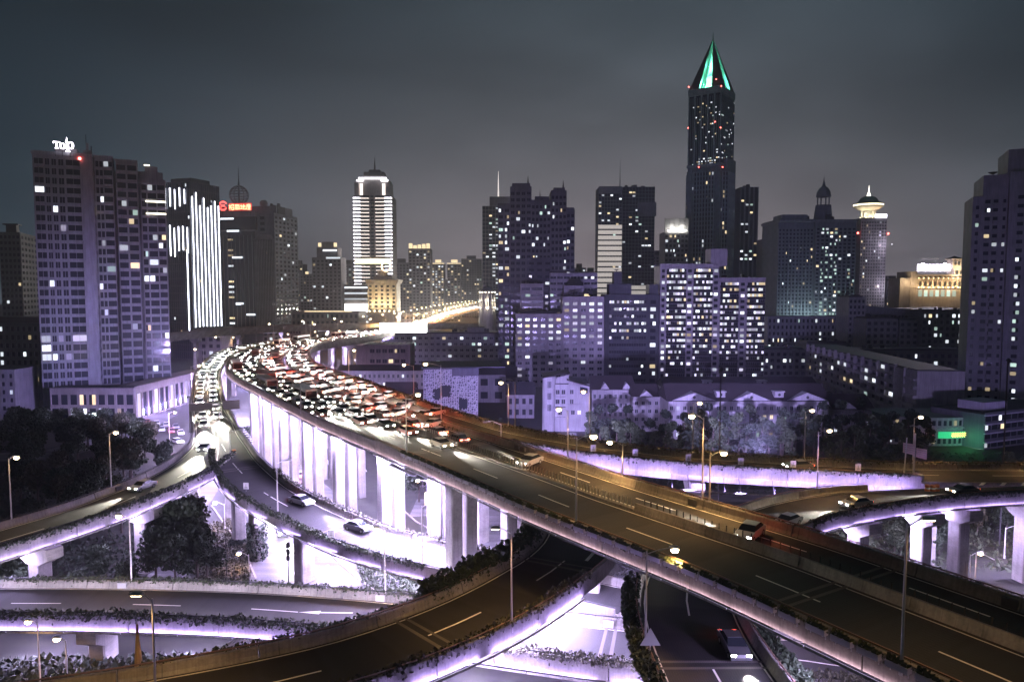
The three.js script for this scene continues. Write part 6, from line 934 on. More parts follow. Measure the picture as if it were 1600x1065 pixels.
// ---- dark block with lit strips and water tank turret
simple('apartment_block', 'dark block with bright office strips and a square turret on its roof', 'apartment block', { xl: 945, xr: 1030, D: 340, dp: 16, top: 460 }, wallMat(0.11, 0.12, 0.13), (k, L) => { const X = L.x, h = L.h; k.body(0, 0, -16, L.w, h, 0); grid(k, 'front', { x0: X(952), w: X(1010) - X(952), h: h - 2, rows: 12, cols: { n: 15, gap: 0.12 }, sill: 0.38, win: 0.38, litAt: (i, j) => ([11, 10, 8, 7].includes(j) ? 0.55 : [9, 6, 2].includes(j) ? 0.22 : 0.03), pal: PAL.violet, part: false }); grid(k, 'front', { x0: X(1012), w: X(1029) - X(1012), h: h - 2, rows: 12, cols: { n: 1, gap: 0.5 }, lit: 0.3, pal: PAL.cool }); k.wall.box(X(953), h, -12, X(988), L.H(443), -3, 'd').box(X(961), L.H(443), -11, X(973), L.H(424), -4, 'd').box(X(1016), h, -12, X(1030), L.H(444), -3, 'd'); k.dark.cyl(X(966), -7, L.H(424), L.H(422), 0.2, 0.2, 5).cyl(X(966), -7, L.H(421.6), L.H(420), 0.4, 1.4, 10); });
// ---- long slab with the blazing billboard
{
  const L = lot('apartment_block', 'long six storey slab of flats beneath the blazing billboard', 'apartment block', { xl: 596, xr: 800, D: 395, dp: 14, top: 521 }), k = new Kit(L, { wall: wallMat(0.30, 0.30, 0.31) }), X = L.x, h = L.h; k.body(0, 0, -14, L.w, h, 0); grid(k, 'front', { h: h - 1, rows: 6, cols: { n: 22, gap: 0.4 }, sill: 0.3, win: 0.48, lit: 0.2, pal: PAL.cool, single: true, ac: 0.4, balcony: [3, 7, 11, 15, 19], rail: 0.7 }); k.dark.box(-0.3, h, -14.3, L.w + 0.3, h + 0.7, 0.6); k.body(X(729), h, -12, X(756), L.H(512), -3); roofPlant(k, 6, X(690), X(790), -10, -3, h + 0.7); k.done();
  const b = thing('billboard', 'long blazing white billboard on the roof of the six storey slab', 'billboard', [L.g.position.x, 0, L.g.position.z]), bg = new G(), y0 = L.H(520), y1 = L.H(504.5); bg.box(X(593), y0, -1.4, X(666), y1, -1); bg.build('lit_face', glow('billboard glow', C3(1, 0.97, 0.93), 16), b); const f = new G(); f.box(X(592), y0 - 0.3, -2, X(667), y0, -0.8).box(X(592), y1, -2, X(667), y1 + 0.3, -0.8); for (let i = 0; i < 9; i++) f.bar([X(594 + i * 9), h, -4], [X(594 + i * 9), y1, -1.5], 0.12); f.build('frame', M.darkSteel, b);
  const rl = new THREE.RectAreaLight(C3(1, 0.96, 0.92), 80, X(666) - X(593), y1 - y0); rl.name = 'billboard_light'; rl.position.set((X(593) + X(666)) / 2, (y0 + y1) / 2, -0.6); rl.rotation.y = Math.PI; b.add(rl);
}
simple('factory', 'old three storey works with a sawtooth roof edge beside the bend', 'works', { xl: 566, xr: 640, D: 330, dp: 16, top: 538 }, wallMat(0.40, 0.33, 0.32), (k, L) => { const X = L.x, h = L.h; k.body(0, 0, -16, L.w, h, 0); grid(k, 'front', { x0: X(576), w: X(634) - X(576), h: h - 1, rows: 4, cols: { n: 6, gap: 0.28 }, sill: 0.4, win: 0.36, lit: 0.06, pal: PAL.warm, mull: true }); for (let i = 0; i < 9; i++) { const x = X(577) + i * 2; k.trim.quad([x, h + 0.3, -1], [x + 1.9, h + 0.3, -1], [x + 1.9, h + 1.1, -3], [x, h + 0.5, -3]); } k.wall.box(X(553) , 0, -14, 0, h - 0.8, -3); });
simple('row_house', 'low violet lit terrace of workshops beside the slip ramp', 'terrace', { xl: 528, xr: 662, D: 300, dp: 10, top: 579 }, wallMat(0.46, 0.44, 0.47), (k, L) => { k.body(0, 0, -10, L.w, L.h, 0); grid(k, 'front', { h: L.h - 0.6, rows: 3, cols: { n: 18, gap: 0.5 }, sill: 0.3, win: 0.45, lit: 0.05, pal: PAL.cool, single: true }); k.dark.quad([-0.6, L.h + 0.3, 0.8], [L.w + 0.6, L.h + 0.3, 0.8], [L.w + 0.6, L.h + 2.0, -5], [-0.6, L.h + 2.0, -5]); });
for (const [xl, xr, D, top, label] of [[600, 645, 255, 606, 'small dark tiled house beside the slip ramp, left one'], [636, 668, 240, 618, 'small white gabled hut behind the lamps'], [700, 790, 285, 572, 'tiled house with twin gables behind the perforated cube'], [792, 835, 250, 606, 'dim gabled house right of the perforated cube'], [770, 806, 300, 580, 'dark house in the yards left of the villa']])
  simple('house', label, 'house', { xl, xr, D, dp: 9, top }, wallMat(0.36, 0.34, 0.38), (k, L) => { const h = L.h * 0.72; k.body(0, 0, -9, L.w, h, 0); grid(k, 'front', { h, rows: 2, cols: { n: 4, gap: 0.5 }, lit: 0.1, pal: PAL.cool }); const t = L.h + 1.6; k.dark.quad([-0.5, h + 0.62, 0.7], [L.w + 0.5, h + 0.62, 0.7], [L.w + 0.5, t, -4.5], [-0.5, t, -4.5]); k.dark.quad([-0.5, h + 0.62, -9.6], [L.w + 0.5, h + 0.62, -9.6], [L.w + 0.5, t, -4.5], [-0.5, t, -4.5]); k.wall.tri([0, h, -9], [0, h, 0], [0, t - 0.4, -4.5]).tri([L.w, h, -9], [L.w, h, 0], [L.w, t - 0.4, -4.5]); });
// ---- perforated cube
{
  const L = lot('pavilion', 'cube shaped pavilion clad in a white perforated screen with three dark openings', 'pavilion', { xl: 661, xr: 746, D: 215, phi: 0.12, dp: 18, top: 577 }), w = L.w, h = L.h, k = new Kit(L, { wall: wallMat(0.10, 0.10, 0.13) }); k.body(0, 0, -18, w, h, 0); k.trim.box(-0.6, h + 0.3, -18.6, w + 8, h + 0.6, 0.9).box(w * 0.52, h - 1.9, 0.1, w + 0.3, h + 0.3, 1.6); k.done();
  const cell = (n, seed, W2, H2, holes) => { const r = rngOf(seed), g = new G(); const nx = Math.round(W2 / 0.62), ny = Math.round(H2 / 0.62), P = []; for (let j = 0; j <= ny; j++) { P.push([]); for (let i = 0; i <= nx; i++) P[j].push([i / nx * W2 + (i && i < nx ? (r() - 0.5) * 0.6 : 0), j / ny * H2 + (j && j < ny ? (r() - 0.5) * 0.6 : 0)]); } const inHole = (x, y) => holes.some(([a, b, c, d]) => x > a && x < b && y > c && y < d); for (let j = 0; j <= ny; j++) for (let i = 0; i <= nx; i++) { const a = P[j][i]; for (const b of [i < nx && P[j][i + 1], j < ny && P[j + 1][i], r() < 0.3 && i < nx && j < ny && P[j + 1][i + 1]]) if (b && !inHole((a[0] + b[0]) / 2, (a[1] + b[1]) / 2)) { const dx = b[0] - a[0], dy = b[1] - a[1], l = Math.hypot(dx, dy), t = 0.1; g.quad([a[0] - dy / l * t, a[1] + dx / l * t, 0], [a[0] + dy / l * t, a[1] - dx / l * t, 0], [b[0] + dy / l * t, b[1] - dx / l * t, 0], [b[0] - dy / l * t, b[1] + dx / l * t, 0]); g.quad([a[0] + dy / l * t, a[1] - dx / l * t, -0.12], [b[0] + dy / l * t, b[1] - dx / l * t, -0.12], [b[0] + dy / l * t, b[1] - dx / l * t, 0], [a[0] + dy / l * t, a[1] - dx / l * t, 0]); } } return g; };
  const white = wallMat(0.72, 0.70, 0.76), cw = w / 5, ch = h / 3; // screen panels, five across and three up
  const holes = [[w * 0.30, w * 0.50, h * 0.60, h * 0.77], [w * 0.17, w * 0.31, h * 0.56, h * 0.73], [w * 0.65, w * 0.81, h * 0.42, h * 0.58]];
  for (let j = 0; j < 3; j++) for (let i = 0; i < 5; i++) { const hs = holes.map(([a, b, c, d]) => [a - i * cw, b - i * cw, c - j * ch, d - j * ch]), g = cell(0, 300 + i * 7 + j, cw - 0.06, ch - 0.06, hs); const m = g.build('screen_panel', white, L.g); m.position.set(i * cw + 0.03, j * ch + 0.03, 0.5); }
  for (const [a, b, c, d] of holes) { const g = new G(); g.box(a, c, 0.02, b, d, 0.42, 'f'); g.build('opening', M.glass, L.g); }
  const m2 = faceM.right(w, 18); for (let i = 0; i < 4; i++) { const g = cell(0, 340 + i, 3.6, h * 0.9, []), m = g.build('screen_panel', wallMat(0.42, 0.38, 0.45), L.g), q = new THREE.Matrix4().makeTranslation(4 + i * 3.7, 0.3, 0.4).premultiply(m2); q.decompose(m.position, m.quaternion, m.scale); }
}
// ---- white modern villa block with a curved stair end
{
  const L = lot('villa', 'white violet lit modern house with a rounded stair end and slanted roofs', 'house', { xl: 868, xr: 922, D: 226, dp: 12, top: 600 }), k = new Kit(L, { wall: wallMat(0.60, 0.58, 0.62) }), w = L.w, h = L.h, X = L.x; k.body(0, 0, -12, w, h, 0); k.wall.cyl(X(859), -2.2, 0, L.H(589), 2.1, 2.1, 18); k.wall.box(X(852), 0, -12, 0, L.H(591), -2.2);
  for (const [a, yy] of [[872, 616], [881, 616], [894, 616], [872, 631], [881, 631], [894, 631], [876, 648], [896, 648], [906, 648]]) { const m = put('window', windowGeo(1.25, 1.5), [M.frame, rnd() < 0.15 ? pick(WIN.violet) : M.glass], L.g); m.position.set(X(a), L.H(yy), 0.03); }
  for (const yy of [620, 636, 652]) { k.trim.box(X(867), L.H(yy), 0, X(913), L.H(yy) + 0.18, 1.1).box(X(884), L.H(yy) + 0.18, 1.0, X(913), L.H(yy) + 1.1, 1.1); } for (let i = 0; i < 3; i++) for (let j = 0; j < 3; j++) { const a = 0.85 + i * 0.22, g = k.glass, x = X(859), z = -2.2, r = 2.14, t = 1.57 - 0.2 + i * 0.2; g.quad([x + r * Math.cos(t - 0.06), L.H(606 + j * 18), z + r * Math.sin(t - 0.06)], [x + r * Math.cos(t + 0.06), L.H(606 + j * 18), z + r * Math.sin(t + 0.06)], [x + r * Math.cos(t + 0.06), L.H(596 + j * 18), z + r * Math.sin(t + 0.06)], [x + r * Math.cos(t - 0.06), L.H(596 + j * 18), z + r * Math.sin(t - 0.06)]); }
  k.glass.quad([X(907), L.H(614), 0.06], [X(919), L.H(614), 0.06], [X(919), L.H(606), 0.06], [X(907), L.H(604), 0.06]); k.wall.quad([X(889), h, 0.02], [w, h, 0.02], [w, L.H(603), 0.02], [X(889), L.H(594), 0.02]); k.wall.quad([X(868), h, -2], [X(890), h, -2], [X(890), L.H(586), -2], [X(868), L.H(592), -2]); k.done();
  const rf = new G(); rf.quad([X(886), L.H(592), 0.8], [w + 0.4, L.H(602), 0.8], [w + 0.4, L.H(602), -12.5], [X(886), L.H(592), -12.5]); rf.quad([X(886), L.H(592) - 0.35, 0.8], [w + 0.4, L.H(602) - 0.35, 0.8], [w + 0.4, L.H(602), 0.8], [X(886), L.H(592), 0.8]); rf.build('roof', M.tile, L.g); const r2 = new G(); r2.quad([X(848), L.H(589), 0.4], [X(892), L.H(583), -1.4], [X(892), L.H(583), -12], [X(848), L.H(589), -12]); r2.quad([X(848), L.H(589) - 0.3, 0.4], [X(892), L.H(583) - 0.3, -1.4], [X(892), L.H(583), -1.4], [X(848), L.H(589), 0.4]); r2.build('roof', M.tile, L.g);
}
// ---- terraces with gables and dormers
function gabled(label, o, bays, c = 0.52) {
  const L = lot('terrace', label, 'terrace', o), k = new Kit(L, { wall: wallMat(c, c * 0.96, c) }), w = L.w, h = L.h, X = L.x, dp = o.dp ?? 12; k.body(0, 0, -dp, w, h, 0);
  grid(k, 'front', { h: h - 0.8, rows: o.rows, cols: { n: o.n, gap: 0.48 }, sill: 0.3, win: 0.5, lit: o.lit, pal: PAL.cool, single: true, proud: 0.2, balcony: o.bal ?? [], rail: 0.9 }); k.done();
  const rh = o.roof ?? 3.4, rf = new G(); rf.quad([-0.6, h + 0.3, 0.9], [w + 0.6, h + 0.3, 0.9], [w + 0.2, h + rh, -dp / 2], [-0.2, h + rh, -dp / 2]); rf.quad([-0.6, h + 0.3, -dp - 0.9], [w + 0.6, h + 0.3, -dp - 0.9], [w + 0.2, h + rh, -dp / 2], [-0.2, h + rh, -dp / 2]); rf.tri([-0.6, h + 0.3, 0.9], [-0.2, h + rh, -dp / 2], [-0.6, h + 0.3, -dp - 0.9]).tri([w + 0.6, h + 0.3, 0.9], [w + 0.2, h + rh, -dp / 2], [w + 0.6, h + 0.3, -dp - 0.9]);
  const roof = rf.build('roof', M.tile, L.g); for (const [px, half, gh, kind] of bays) { const x = X(px), g = new G(); if (kind === 'gable') { g.tri([x - half, h + 0.4, 1.0], [x + half, h + 0.4, 1.0], [x, h + 0.4 + gh, 1.0]); g.quad([x - half, h + 0.4, 1.0], [x, h + 0.4 + gh, 1.0], [x, h + 0.4 + gh, -3.4], [x - half, h + 0.4, -0.4]); g.quad([x + half, h + 0.4, 1.0], [x, h + 0.4 + gh, 1.0], [x, h + 0.4 + gh, -3.4], [x + half, h + 0.4, -0.4]); g.build('gable', wallMat(0.62, 0.6, 0.64), roof); if (half > 2.5) { const v = new THREE.CircleGeometry(0.45, 14), q = put('round_vent', v, M.darkSteel, roof); q.position.set(x, h + 0.4 + gh * 0.42, 1.03); } } else { g.box(x - half, h + 1.2, -2.2, x + half, h + 1.2 + gh * 0.8, 0.2); g.box(x - half * 1.2, h + 1.2 + gh * 0.8, -2.4, x + half * 1.2, h + 1.2 + gh, 0.5); g.build('dormer', wallMat(0.6, 0.58, 0.62), roof); const v = new THREE.CircleGeometry(0.42, 14), q = put('round_window', v, M.glass, roof); q.position.set(x, h + 1.2 + gh * 0.42, 0.23); } }
  return L;
}
gabled('violet lit terrace with three small white gables on a dark roof', { xl: 926, xr: 992, D: 232, dp: 11, top: 609, rows: 4, n: 8, lit: 0.04, roof: 4, bal: [1, 5] }, [[946, 1.4, 2.0, 'gable'], [980, 1.4, 2.0, 'gable']]);
gabled('violet lit end house with one broad white gable beside the terrace', { xl: 991, xr: 1033, D: 226, dp: 11, top: 620, rows: 4, n: 4, lit: 0.1, roof: 3.4 }, [[1011, 2.0, 1.7, 'gable']]);
gabled('long gabled apartment terrace with round dormers and many lit windows', { xl: 1046, xr: 1299, D: 214, dp: 13, top: 627, rows: 4, n: 24, lit: 0.3, roof: 4.6, bal: [2, 6, 10, 14, 18, 22] }, [[1086, 6.4, 2.3, 'gable'], [1176, 5.6, 2.3, 'gable'], [1264, 6.0, 2.3, 'gable'], [1129, 1.3, 1.9, 'dormer'], [1221, 1.3, 1.9, 'dormer']]);
gabled('dark roofed row behind the long gabled terrace', { xl: 1040, xr: 1282, D: 262, dp: 12, top: 607, rows: 4, n: 20, lit: 0.05, roof: 3.6 }, [[1108, 1.4, 1.8, 'dormer'], [1194, 1.4, 1.8, 'dormer']], 0.34);
gabled('small dark gabled house between the terrace and the long flats', { xl: 1306, xr: 1368, D: 222, dp: 10, top: 640, rows: 3, n: 6, lit: 0.06, roof: 4.2 }, [[1330, 2.4, 1.8, 'gable']], 0.3);
// ---- long zigzag flats receding to the left, with a blank end wall
{
  const L = lot('apartment_block', 'long pale flats receding to the left with stepped balconies and a blank end wall', 'apartment block', { xl: 1437, xr: 1513, D: 236, dp: 14, top: 580 }), k = new Kit(L, { wall: wallMat(0.44, 0.41, 0.42) }), h = L.h, w = L.w; k.body(0, 0, -14, w, h, 0); k.trim.box(w * 0.4, h * 0.72, 0, w * 0.76, h * 0.74, 0.5).box(w * 0.4, h * 0.56, 0, w * 0.74, h * 0.58, 0.5); for (const [a, y] of [[0.44, 0.5], [0.6, 0.5], [0.46, 0.8], [0.6, 0.8]]) k.glass.quad([w * a, h * y, 0.05], [w * (a + 0.08), h * y, 0.05], [w * (a + 0.08), h * (y + 0.07), 0.05], [w * a, h * (y + 0.07), 0.05]);
  // long flank from (1437) back to (1265) at a greater distance
  const A = [0, 0], q = atD(1266, 500, 345), B = [q[0] - L.g.position.x, -(345 - 236)], len = Math.hypot(B[0], B[1]), ang = Math.atan2(-(-B[1]), -B[0]); const ux = [-B[0] / len, -B[1] / len];
  const m = new THREE.Matrix4().makeBasis(new THREE.Vector3(ux[0], 0, ux[1]), new THREE.Vector3(0, 1, 0), new THREE.Vector3(-ux[1], 0, ux[0])).setPosition(B[0], 0, B[1]); k.m = m; k.wall.box(0, 0, -13, len, h, 0, 'd');
  const n = 15, bay = len / n, rows = 6, fh = h / rows; for (let i = 0; i < n; i++) { const x = i * bay; k.wall.box(x, 0, 0, x + 0.35, h + (i % 2 ? 0.9 : 0.5), 1.3, 'b'); for (let j = 1; j < rows; j++) { const y = j * fh; k.wall.box(x + 0.35, y - 0.1, 0, x + bay, y + (j === rows - 1 ? 0.5 : 0.95), 1.15, 'b'); const lit = rnd() < (j > 1 ? 0.34 : 0.1); k.m = null; const wm = put('window', windowGeo(bay - 2.2, fh * 0.52), [M.frame, lit ? pickLit(PAL.cool) : M.glass], L.g), qq = new THREE.Matrix4().makeTranslation(x + bay * 0.52, y + fh * 0.34, 0.05).premultiply(m); qq.decompose(wm.position, wm.quaternion, wm.scale); k.m = m; } } k.dark.box(-0.4, h + 0.2, -13.4, len + 0.2, h + 0.5, 0); k.m = null; k.done();
}
// ---- curved shop corner with a green lit sign
{
  const L = lot('shop_building', 'curved pale shop building with a green lit sign band', 'shop', { xl: 1392, xr: 1546, D: 208, dp: 14, top: 650 }), w = L.w, h = Math.max(8, L.h), k = new Kit(L, { wall: wallMat(0.36, 0.35, 0.34) }), n = 18, cv = (t) => 5.5 * Math.sin(t * Math.PI) * 0.6; for (let i = 0; i < n; i++) { const a = i / n, b = (i + 1) / n; k.wall.quad([w * a, 0, cv(a)], [w * b, 0, cv(b)], [w * b, h, cv(b)], [w * a, h, cv(a)]); k.wall.quad([w * a, h, cv(a)], [w * b, h, cv(b)], [w * b, h, -14], [w * a, h, -14]); k.trim.quad([w * a, h * 0.62, cv(a) + 0.5], [w * b, h * 0.62, cv(b) + 0.5], [w * b, h * 0.68, cv(b) + 0.5], [w * a, h * 0.68, cv(a) + 0.5]); for (const y of [0.08, 0.72]) (rnd() < 0.16 ? k.litG(pickLit(PAL.warm)) : k.glass).quad([w * (a + 0.012), h * y, cv(a) + 0.08], [w * (b - 0.012), h * y, cv(b) + 0.08], [w * (b - 0.012), h * (y + 0.18), cv(b) + 0.08], [w * (a + 0.012), h * (y + 0.18), cv(a) + 0.08]); } k.wall.box(w * 0.9, 0, -6, w, h + 1.4, 3.2); k.done();
  const so = thing('shop_sign', 'curved green lit shop sign with yellow characters', 'shop sign', [L.g.position.x, 0, L.g.position.z]), y0 = L.H(680), y1 = L.H(670), gs = new G(), t0 = L.x(1461) / w, t1 = L.x(1529) / w; for (let i = 0; i < 12; i++) { const a = t0 + (t1 - t0) * i / 12, b = t0 + (t1 - t0) * (i + 1) / 12; gs.quad([w * a, y0, cv(a) + 0.8], [w * b, y0, cv(b) + 0.8], [w * b, y1, cv(b) + 0.8], [w * a, y1, cv(a) + 0.8]); } gs.build('sign_face', glow('green sign', C3(0.03, 0.8, 0.3), 0.75), so); const g2 = new G(); g2.box(L.x(1540), L.H(676), 3.3, L.x(1547), L.H(670), 3.6); g2.build('sign_face', glow('green sign small', C3(0.03, 0.8, 0.35), 0.6), so);
  const ch = glow('yellow neon', C3(1, 0.8, 0.15), 2.4), r = rngOf(8); for (let i = 0; i < 7; i++) { const t = t0 + (t1 - t0) * (0.34 + 0.06 * i), g = new G(), x = w * t, z = cv(t) + 0.95, u = (y1 - y0) * 0.72, yy = y0 + (y1 - y0) * 0.14; g.bar([x - u * 0.36, yy + u * 0.8, z], [x + u * 0.36, yy + u * 0.8, z], 0.07, 4); g.bar([x, yy, z], [x, yy + u, z], 0.07, 4); g.bar([x - u * 0.36, yy + u * (0.2 + 0.3 * r()), z], [x + u * 0.36, yy + u * (0.2 + 0.3 * r()), z], 0.07, 4); g.bar([x - u * 0.3 * r(), yy, z], [x - u * 0.3, yy + u * 0.5, z], 0.07, 4); g.build('character', ch, so); }
  const rs = new G(); rs.box(L.x(1447), L.H(671), 4.4, L.x(1453), L.H(668), 4.7).box(L.x(1448), L.H(674.5), 4.4, L.x(1452), L.H(672.5), 4.7); const ro = thing('shop_sign', 'small red neon shop sign left of the green sign', 'shop sign', [L.g.position.x, 0, L.g.position.z]); rs.build('neon', glow('red neon small', C3(1, 0.08, 0.16), 2.2), ro);
  const e = put('lamp_globe', new THREE.SphereGeometry(0.24, 10, 8), glow('white lamp', C3(0.95, 1, 0.95), 40), so); e.position.set(L.x(1529), L.H(681), 4.4); const l = new THREE.PointLight(C3(0.95, 1, 0.92), 500, 0, 2); l.name = 'shop_lamp_light'; l.position.copy(e.position); l.castShadow = true; so.add(l); const l2 = new THREE.PointLight(C3(0.1, 1, 0.4), 60, 0, 2); l2.name = 'green_sign_light'; l2.position.set(L.x(1495), y0 + 0.4, 7); l2.castShadow = true; so.add(l2);
}
// ---- dark ribbed building at the right edge
simple('office_building', 'low dark building with pale floor lines cut by the right edge', 'office building', { xl: 1546, xr: 1680, D: 200, phi: 0.42, w: 40, dp: 16, top: 648 }, wallMat(0.13, 0.13, 0.15), (k, L) => { k.body(0, 0, -16, L.w, L.h, 0); for (let j = 0; j < 4; j++) k.trim.box(-0.2, L.h * (0.2 + 0.26 * j) - 0.12, 0, L.w, L.h * (0.2 + 0.26 * j) + 0.16, 0.7, 'b'); grid(k, 'front', { h: L.h, rows: 4, cols: { n: 14, gap: 0.1 }, sill: 0.2, win: 0.6, lit: 0.06, pal: PAL.cool, proud: 0.2 }); k.trim.box(6, L.h, -12, 16, L.h + 2.4, -4); }, { trim: wallMat(0.5, 0.46, 0.55) });
// ---- the other flyover crossing far behind the bend
{
  const pts = [[-175, -330, 21, 9], [-160, -372, 22], [-140, -405, 22.5], [-110, -430, 22.5], [-70, -452, 22], [-20, -470, 21], [40, -480, 20, 9]];
  const v = viaduct({ label: 'distant cross flyover with concrete walls behind the bend', pts, side: 1, girder: 2.2, panel: 16, wall: 1.4 }); for (let s = 12; s < v.R.L; s += 28) pier(v, s, 4.5, { w: 2, d: 1.8, cap: 6 }); underLights(v, 4.5, 20, v.R.L - 10, 34, 0.6);
}

// ================================================================ street lamps
const lampGlow = glow('sodium lamp lens', C3(1.0, 0.72, 0.40), 30);
const polG = new Map();
function poleGeo(h, arm, armTurn) {
  const k = [h.toFixed(1), arm.toFixed(1)].join(); if (polG.has(k)) return polG.get(k);
  const p = new G(); p.cyl(0, 0, 0, 0.5, 0.16, 0.15, 8).cyl(0, 0, 0.5, h, 0.11, 0.065, 8);
  const a = new G(); const n = 6; for (let i = 0; i < n; i++) { const t0 = i / n, t1 = (i + 1) / n, f = (t) => [arm * t, h - 0.25 + 0.55 * Math.sin(t * 1.45), 0]; a.bar(f(t0), f(t1), 0.045, 5); }
  const hd = new G(); hd.box(arm - 0.1, h + 0.25, -0.17, arm + 0.75, h + 0.42, 0.17).box(arm + 0.05, h + 0.42, -0.1, arm + 0.6, h + 0.5, 0.1);
  const lg = new THREE.SphereGeometry(0.3, 12, 8); lg.scale(1.15, 0.8, 1); lg.translate(arm + 0.36, h + 0.1, 0);  // lens enlarged to a globe to stand in for the round glow
  const fl = new G(); fl.box(arm + 0.02, h + 0.2, -0.13, arm + 0.66, h + 0.248, 0.13);
  const r = { flat: fl.geo(), pole: p.geo(), arm: a.geo(), head: hd.geo(), lens: lg }; polG.set(k, r); return r;
}
function lamp(base, h, arm, turn, label, o = {}) {
  const g = poleGeo(h, arm), t = thing('street_lamp', label, 'street lamp', base, o.group);
  put('pole', g.pole, o.dark ? M.steel : M.pole, t); put('arm', g.arm, o.dark ? M.steel : M.pole, t); put('lamp_head', g.head, M.steel, t);
  put('lamp_lens', o.off || o.shade ? g.flat : g.lens, o.off ? M.frame : lampGlow, t); t.rotation.y = turn;
  if (!o.off) { const l = new THREE.SpotLight(SODIUM, K.lamp * (o.k ?? 1), 0, 1.2, 0.6, 2); l.name = 'street_lamp_light'; l.position.set(arm + 0.36, h - (o.shade ? 0 : 0.25), 0); l.target.position.set(arm + 0.5, 0, 0); l.castShadow = true; l.shadow.radius = 8; t.add(l, l.target); }
  return t;
}
// lamp standing on a road: s from the pole's pixel column, the arm toward pixel column hx
function roadLamp(v, px, u, s0, s1, topPx, headPx, label, o = {}) {
  const s = v.R.sAtPx(px, u, 0.9, s0, s1), b = v.R.pt(s, u, o.dy ?? 0.0), pD = -b[2], top = atD(px, topPx, pD)[1], h = Math.max(5, Math.min(11.5, top - b[1])), f = v.R.frame(s);
  const arm = Math.max(0.7, Math.abs(headPx - px) / FOCAL * pD * 0.95);
  return lamp(b, h, Math.min(arm, 2.8), headPx > px ? 0 : Math.PI, label, o);
}
const W0 = 16.6;
roadLamp(main, 1410, -0.1, 0, 60, 818, 1437, 'tall dark street lamp on the near parapet at the lower right, seen from above', { shade: true, k: 0.45, dark: true });
roadLamp(main, 898, -0.1, 40, 120, 684, 920, 'lit street lamp on the near parapet right of the picket screen end', { dark: true });
roadLamp(main, 634, -0.1, 90, 190, 618, 650, 'lit street lamp on the near parapet above the tall violet piers', { dark: true });
roadLamp(main, 501, -0.1, 140, 240, 577, 512, 'unlit thin street lamp on the near parapet in the white traffic bend', { off: true, dark: true });
roadLamp(main, 974, W0, 40, 160, 697, 957, 'lit street lamp on the far parapet beside the white slip ramp face, left one');
roadLamp(main, 1107, W0, 30, 120, 710, 1124, 'lit street lamp on the far parapet beside the white slip ramp face, right one');
roadLamp(main, 1098.5, W0, 30, 120, 652, 1084, 'tallest lit street lamp on the far parapet left of the right lamp pair', { k: 1.1 });
roadLamp(main, 888, W0, 60, 200, 641, 877, 'lit street lamp on the far parapet in front of the white villa');
roadLamp(main, 690, W0, 100, 260, 570, 668, 'lit street lamp on the far parapet left of the perforated cube', { k: 0.9 });
roadLamp(ramC, 923, 0, sSplit - 20, cRd.L, 613, 921, 'lit street lamp on the far side of the slip ramp by the villa corner');
roadLamp(ramC, 1080, 0, sSplit, cRd.L, 631, 1082, 'lit street lamp on the far parapet in front of the gabled terrace');
roadLamp(ramC, 1255, 0, sSplit, cRd.L, 643, 1262, 'lit street lamp on the far parapet before the right end of the terrace');
roadLamp(ramC, 793, 0, sSplit - 60, cRd.L, 599, 784, 'lit street lamp with two heads by the perforated cube corner', { k: 1.2 });
roadLamp(ramC, 805, 0, sSplit - 60, cRd.L, 596, 800, 'unlit slim pole lamp right of the two headed lamp', { off: true });
roadLamp(ramC, 647, 0, 100, sSplit, 571, 634, 'lit street lamp behind the slip ramp left of the cube', { k: 1.1 });
roadLamp(ramC, 545, 0, 60, sSplit, 548, 552, 'lit street lamp at the bend in front of the low factory', { k: 1.0 });
roadLamp(ramR, 1275, 9.9, 0, 120, 674, 1289, 'lit street lamp on the inner parapet of the right ramp', {});
roadLamp(ramC, 1428, 0, sSplit, cRd.L, 653, 1434, 'lit street lamp beside the twin road sign at the right junction');
roadLamp(ramC, 1640, 0, sSplit, cRd.L, 660, 1630, 'lit street lamp on the far parapet just beyond the right frame edge');
roadLamp(ramF, 800, 9.8, 15, 50, 830, 779, 'pale street lamp shining down on the outer parapet of the curved foreground ramp', { shade: true, k: 0.8 });
roadLamp(ramF, 288, 9.8, 60, 90, 935, 284, 'dark street lamp seen from above, rising from the bottom edge at the left', { shade: true, dark: true, k: 1.6 });
roadLamp(ramR, 1009, 10.1, 110, 190, 861, 1049, 'lit street lamp on the bottom right ramp glowing against the main viaduct', { k: 0.55, dark: true });
roadLamp(ramE, 605, 0, 60, 150, 828, 596, 'lit street lamp on the lowest flyover in front of the middle ramp', { k: 0.9 });
roadLamp(ramE, 203, 0, 20, 100, 808, 190, 'lit street lamp left of the dark tree clump', { k: 0.5 });
roadLamp(ramB2, 662, 9.0, sNose, b2Rd.L, 790, 674, 'pale unlit street lamp on the near parapet of the middle ramp, right one', { off: true });
roadLamp(ramB2, 435, 8.4, sNose - 20, b2Rd.L, 722, 452, 'slim unlit street lamp on the near parapet of the middle ramp, left one', { off: true });
roadLamp(ramB, 358, 9.6, sGore - 30, sGore, 692, 375, 'thin dark lamp standing at the striped gore', { off: true, dark: true });
roadLamp(ramB, 174, 0, sGore, bRd.L, 677, 181, 'lit street lamp on the left ramp against the dark park', { k: 0.25 });
roadLamp(ramB, 15, 0, sGore + 20, bRd.L, 716, 22, 'lit street lamp on the left ramp near the left edge', { k: 0.25 });
roadLamp(ramB, 299, 0, 100, sGore, 572, 310, 'lit street lamp on the outer parapet of the left ramp below the dark glass tower', { k: 1.0 });
roadLamp(ramB, 318, 0, 40, 180, 546, 306, 'lit street lamp at the head of the left ramp', { k: 1.0 });
roadLamp(ramB, 345, 0, 0, 140, 527, 338, 'lit street lamp beyond the head of the left ramp', { k: 1.0 });
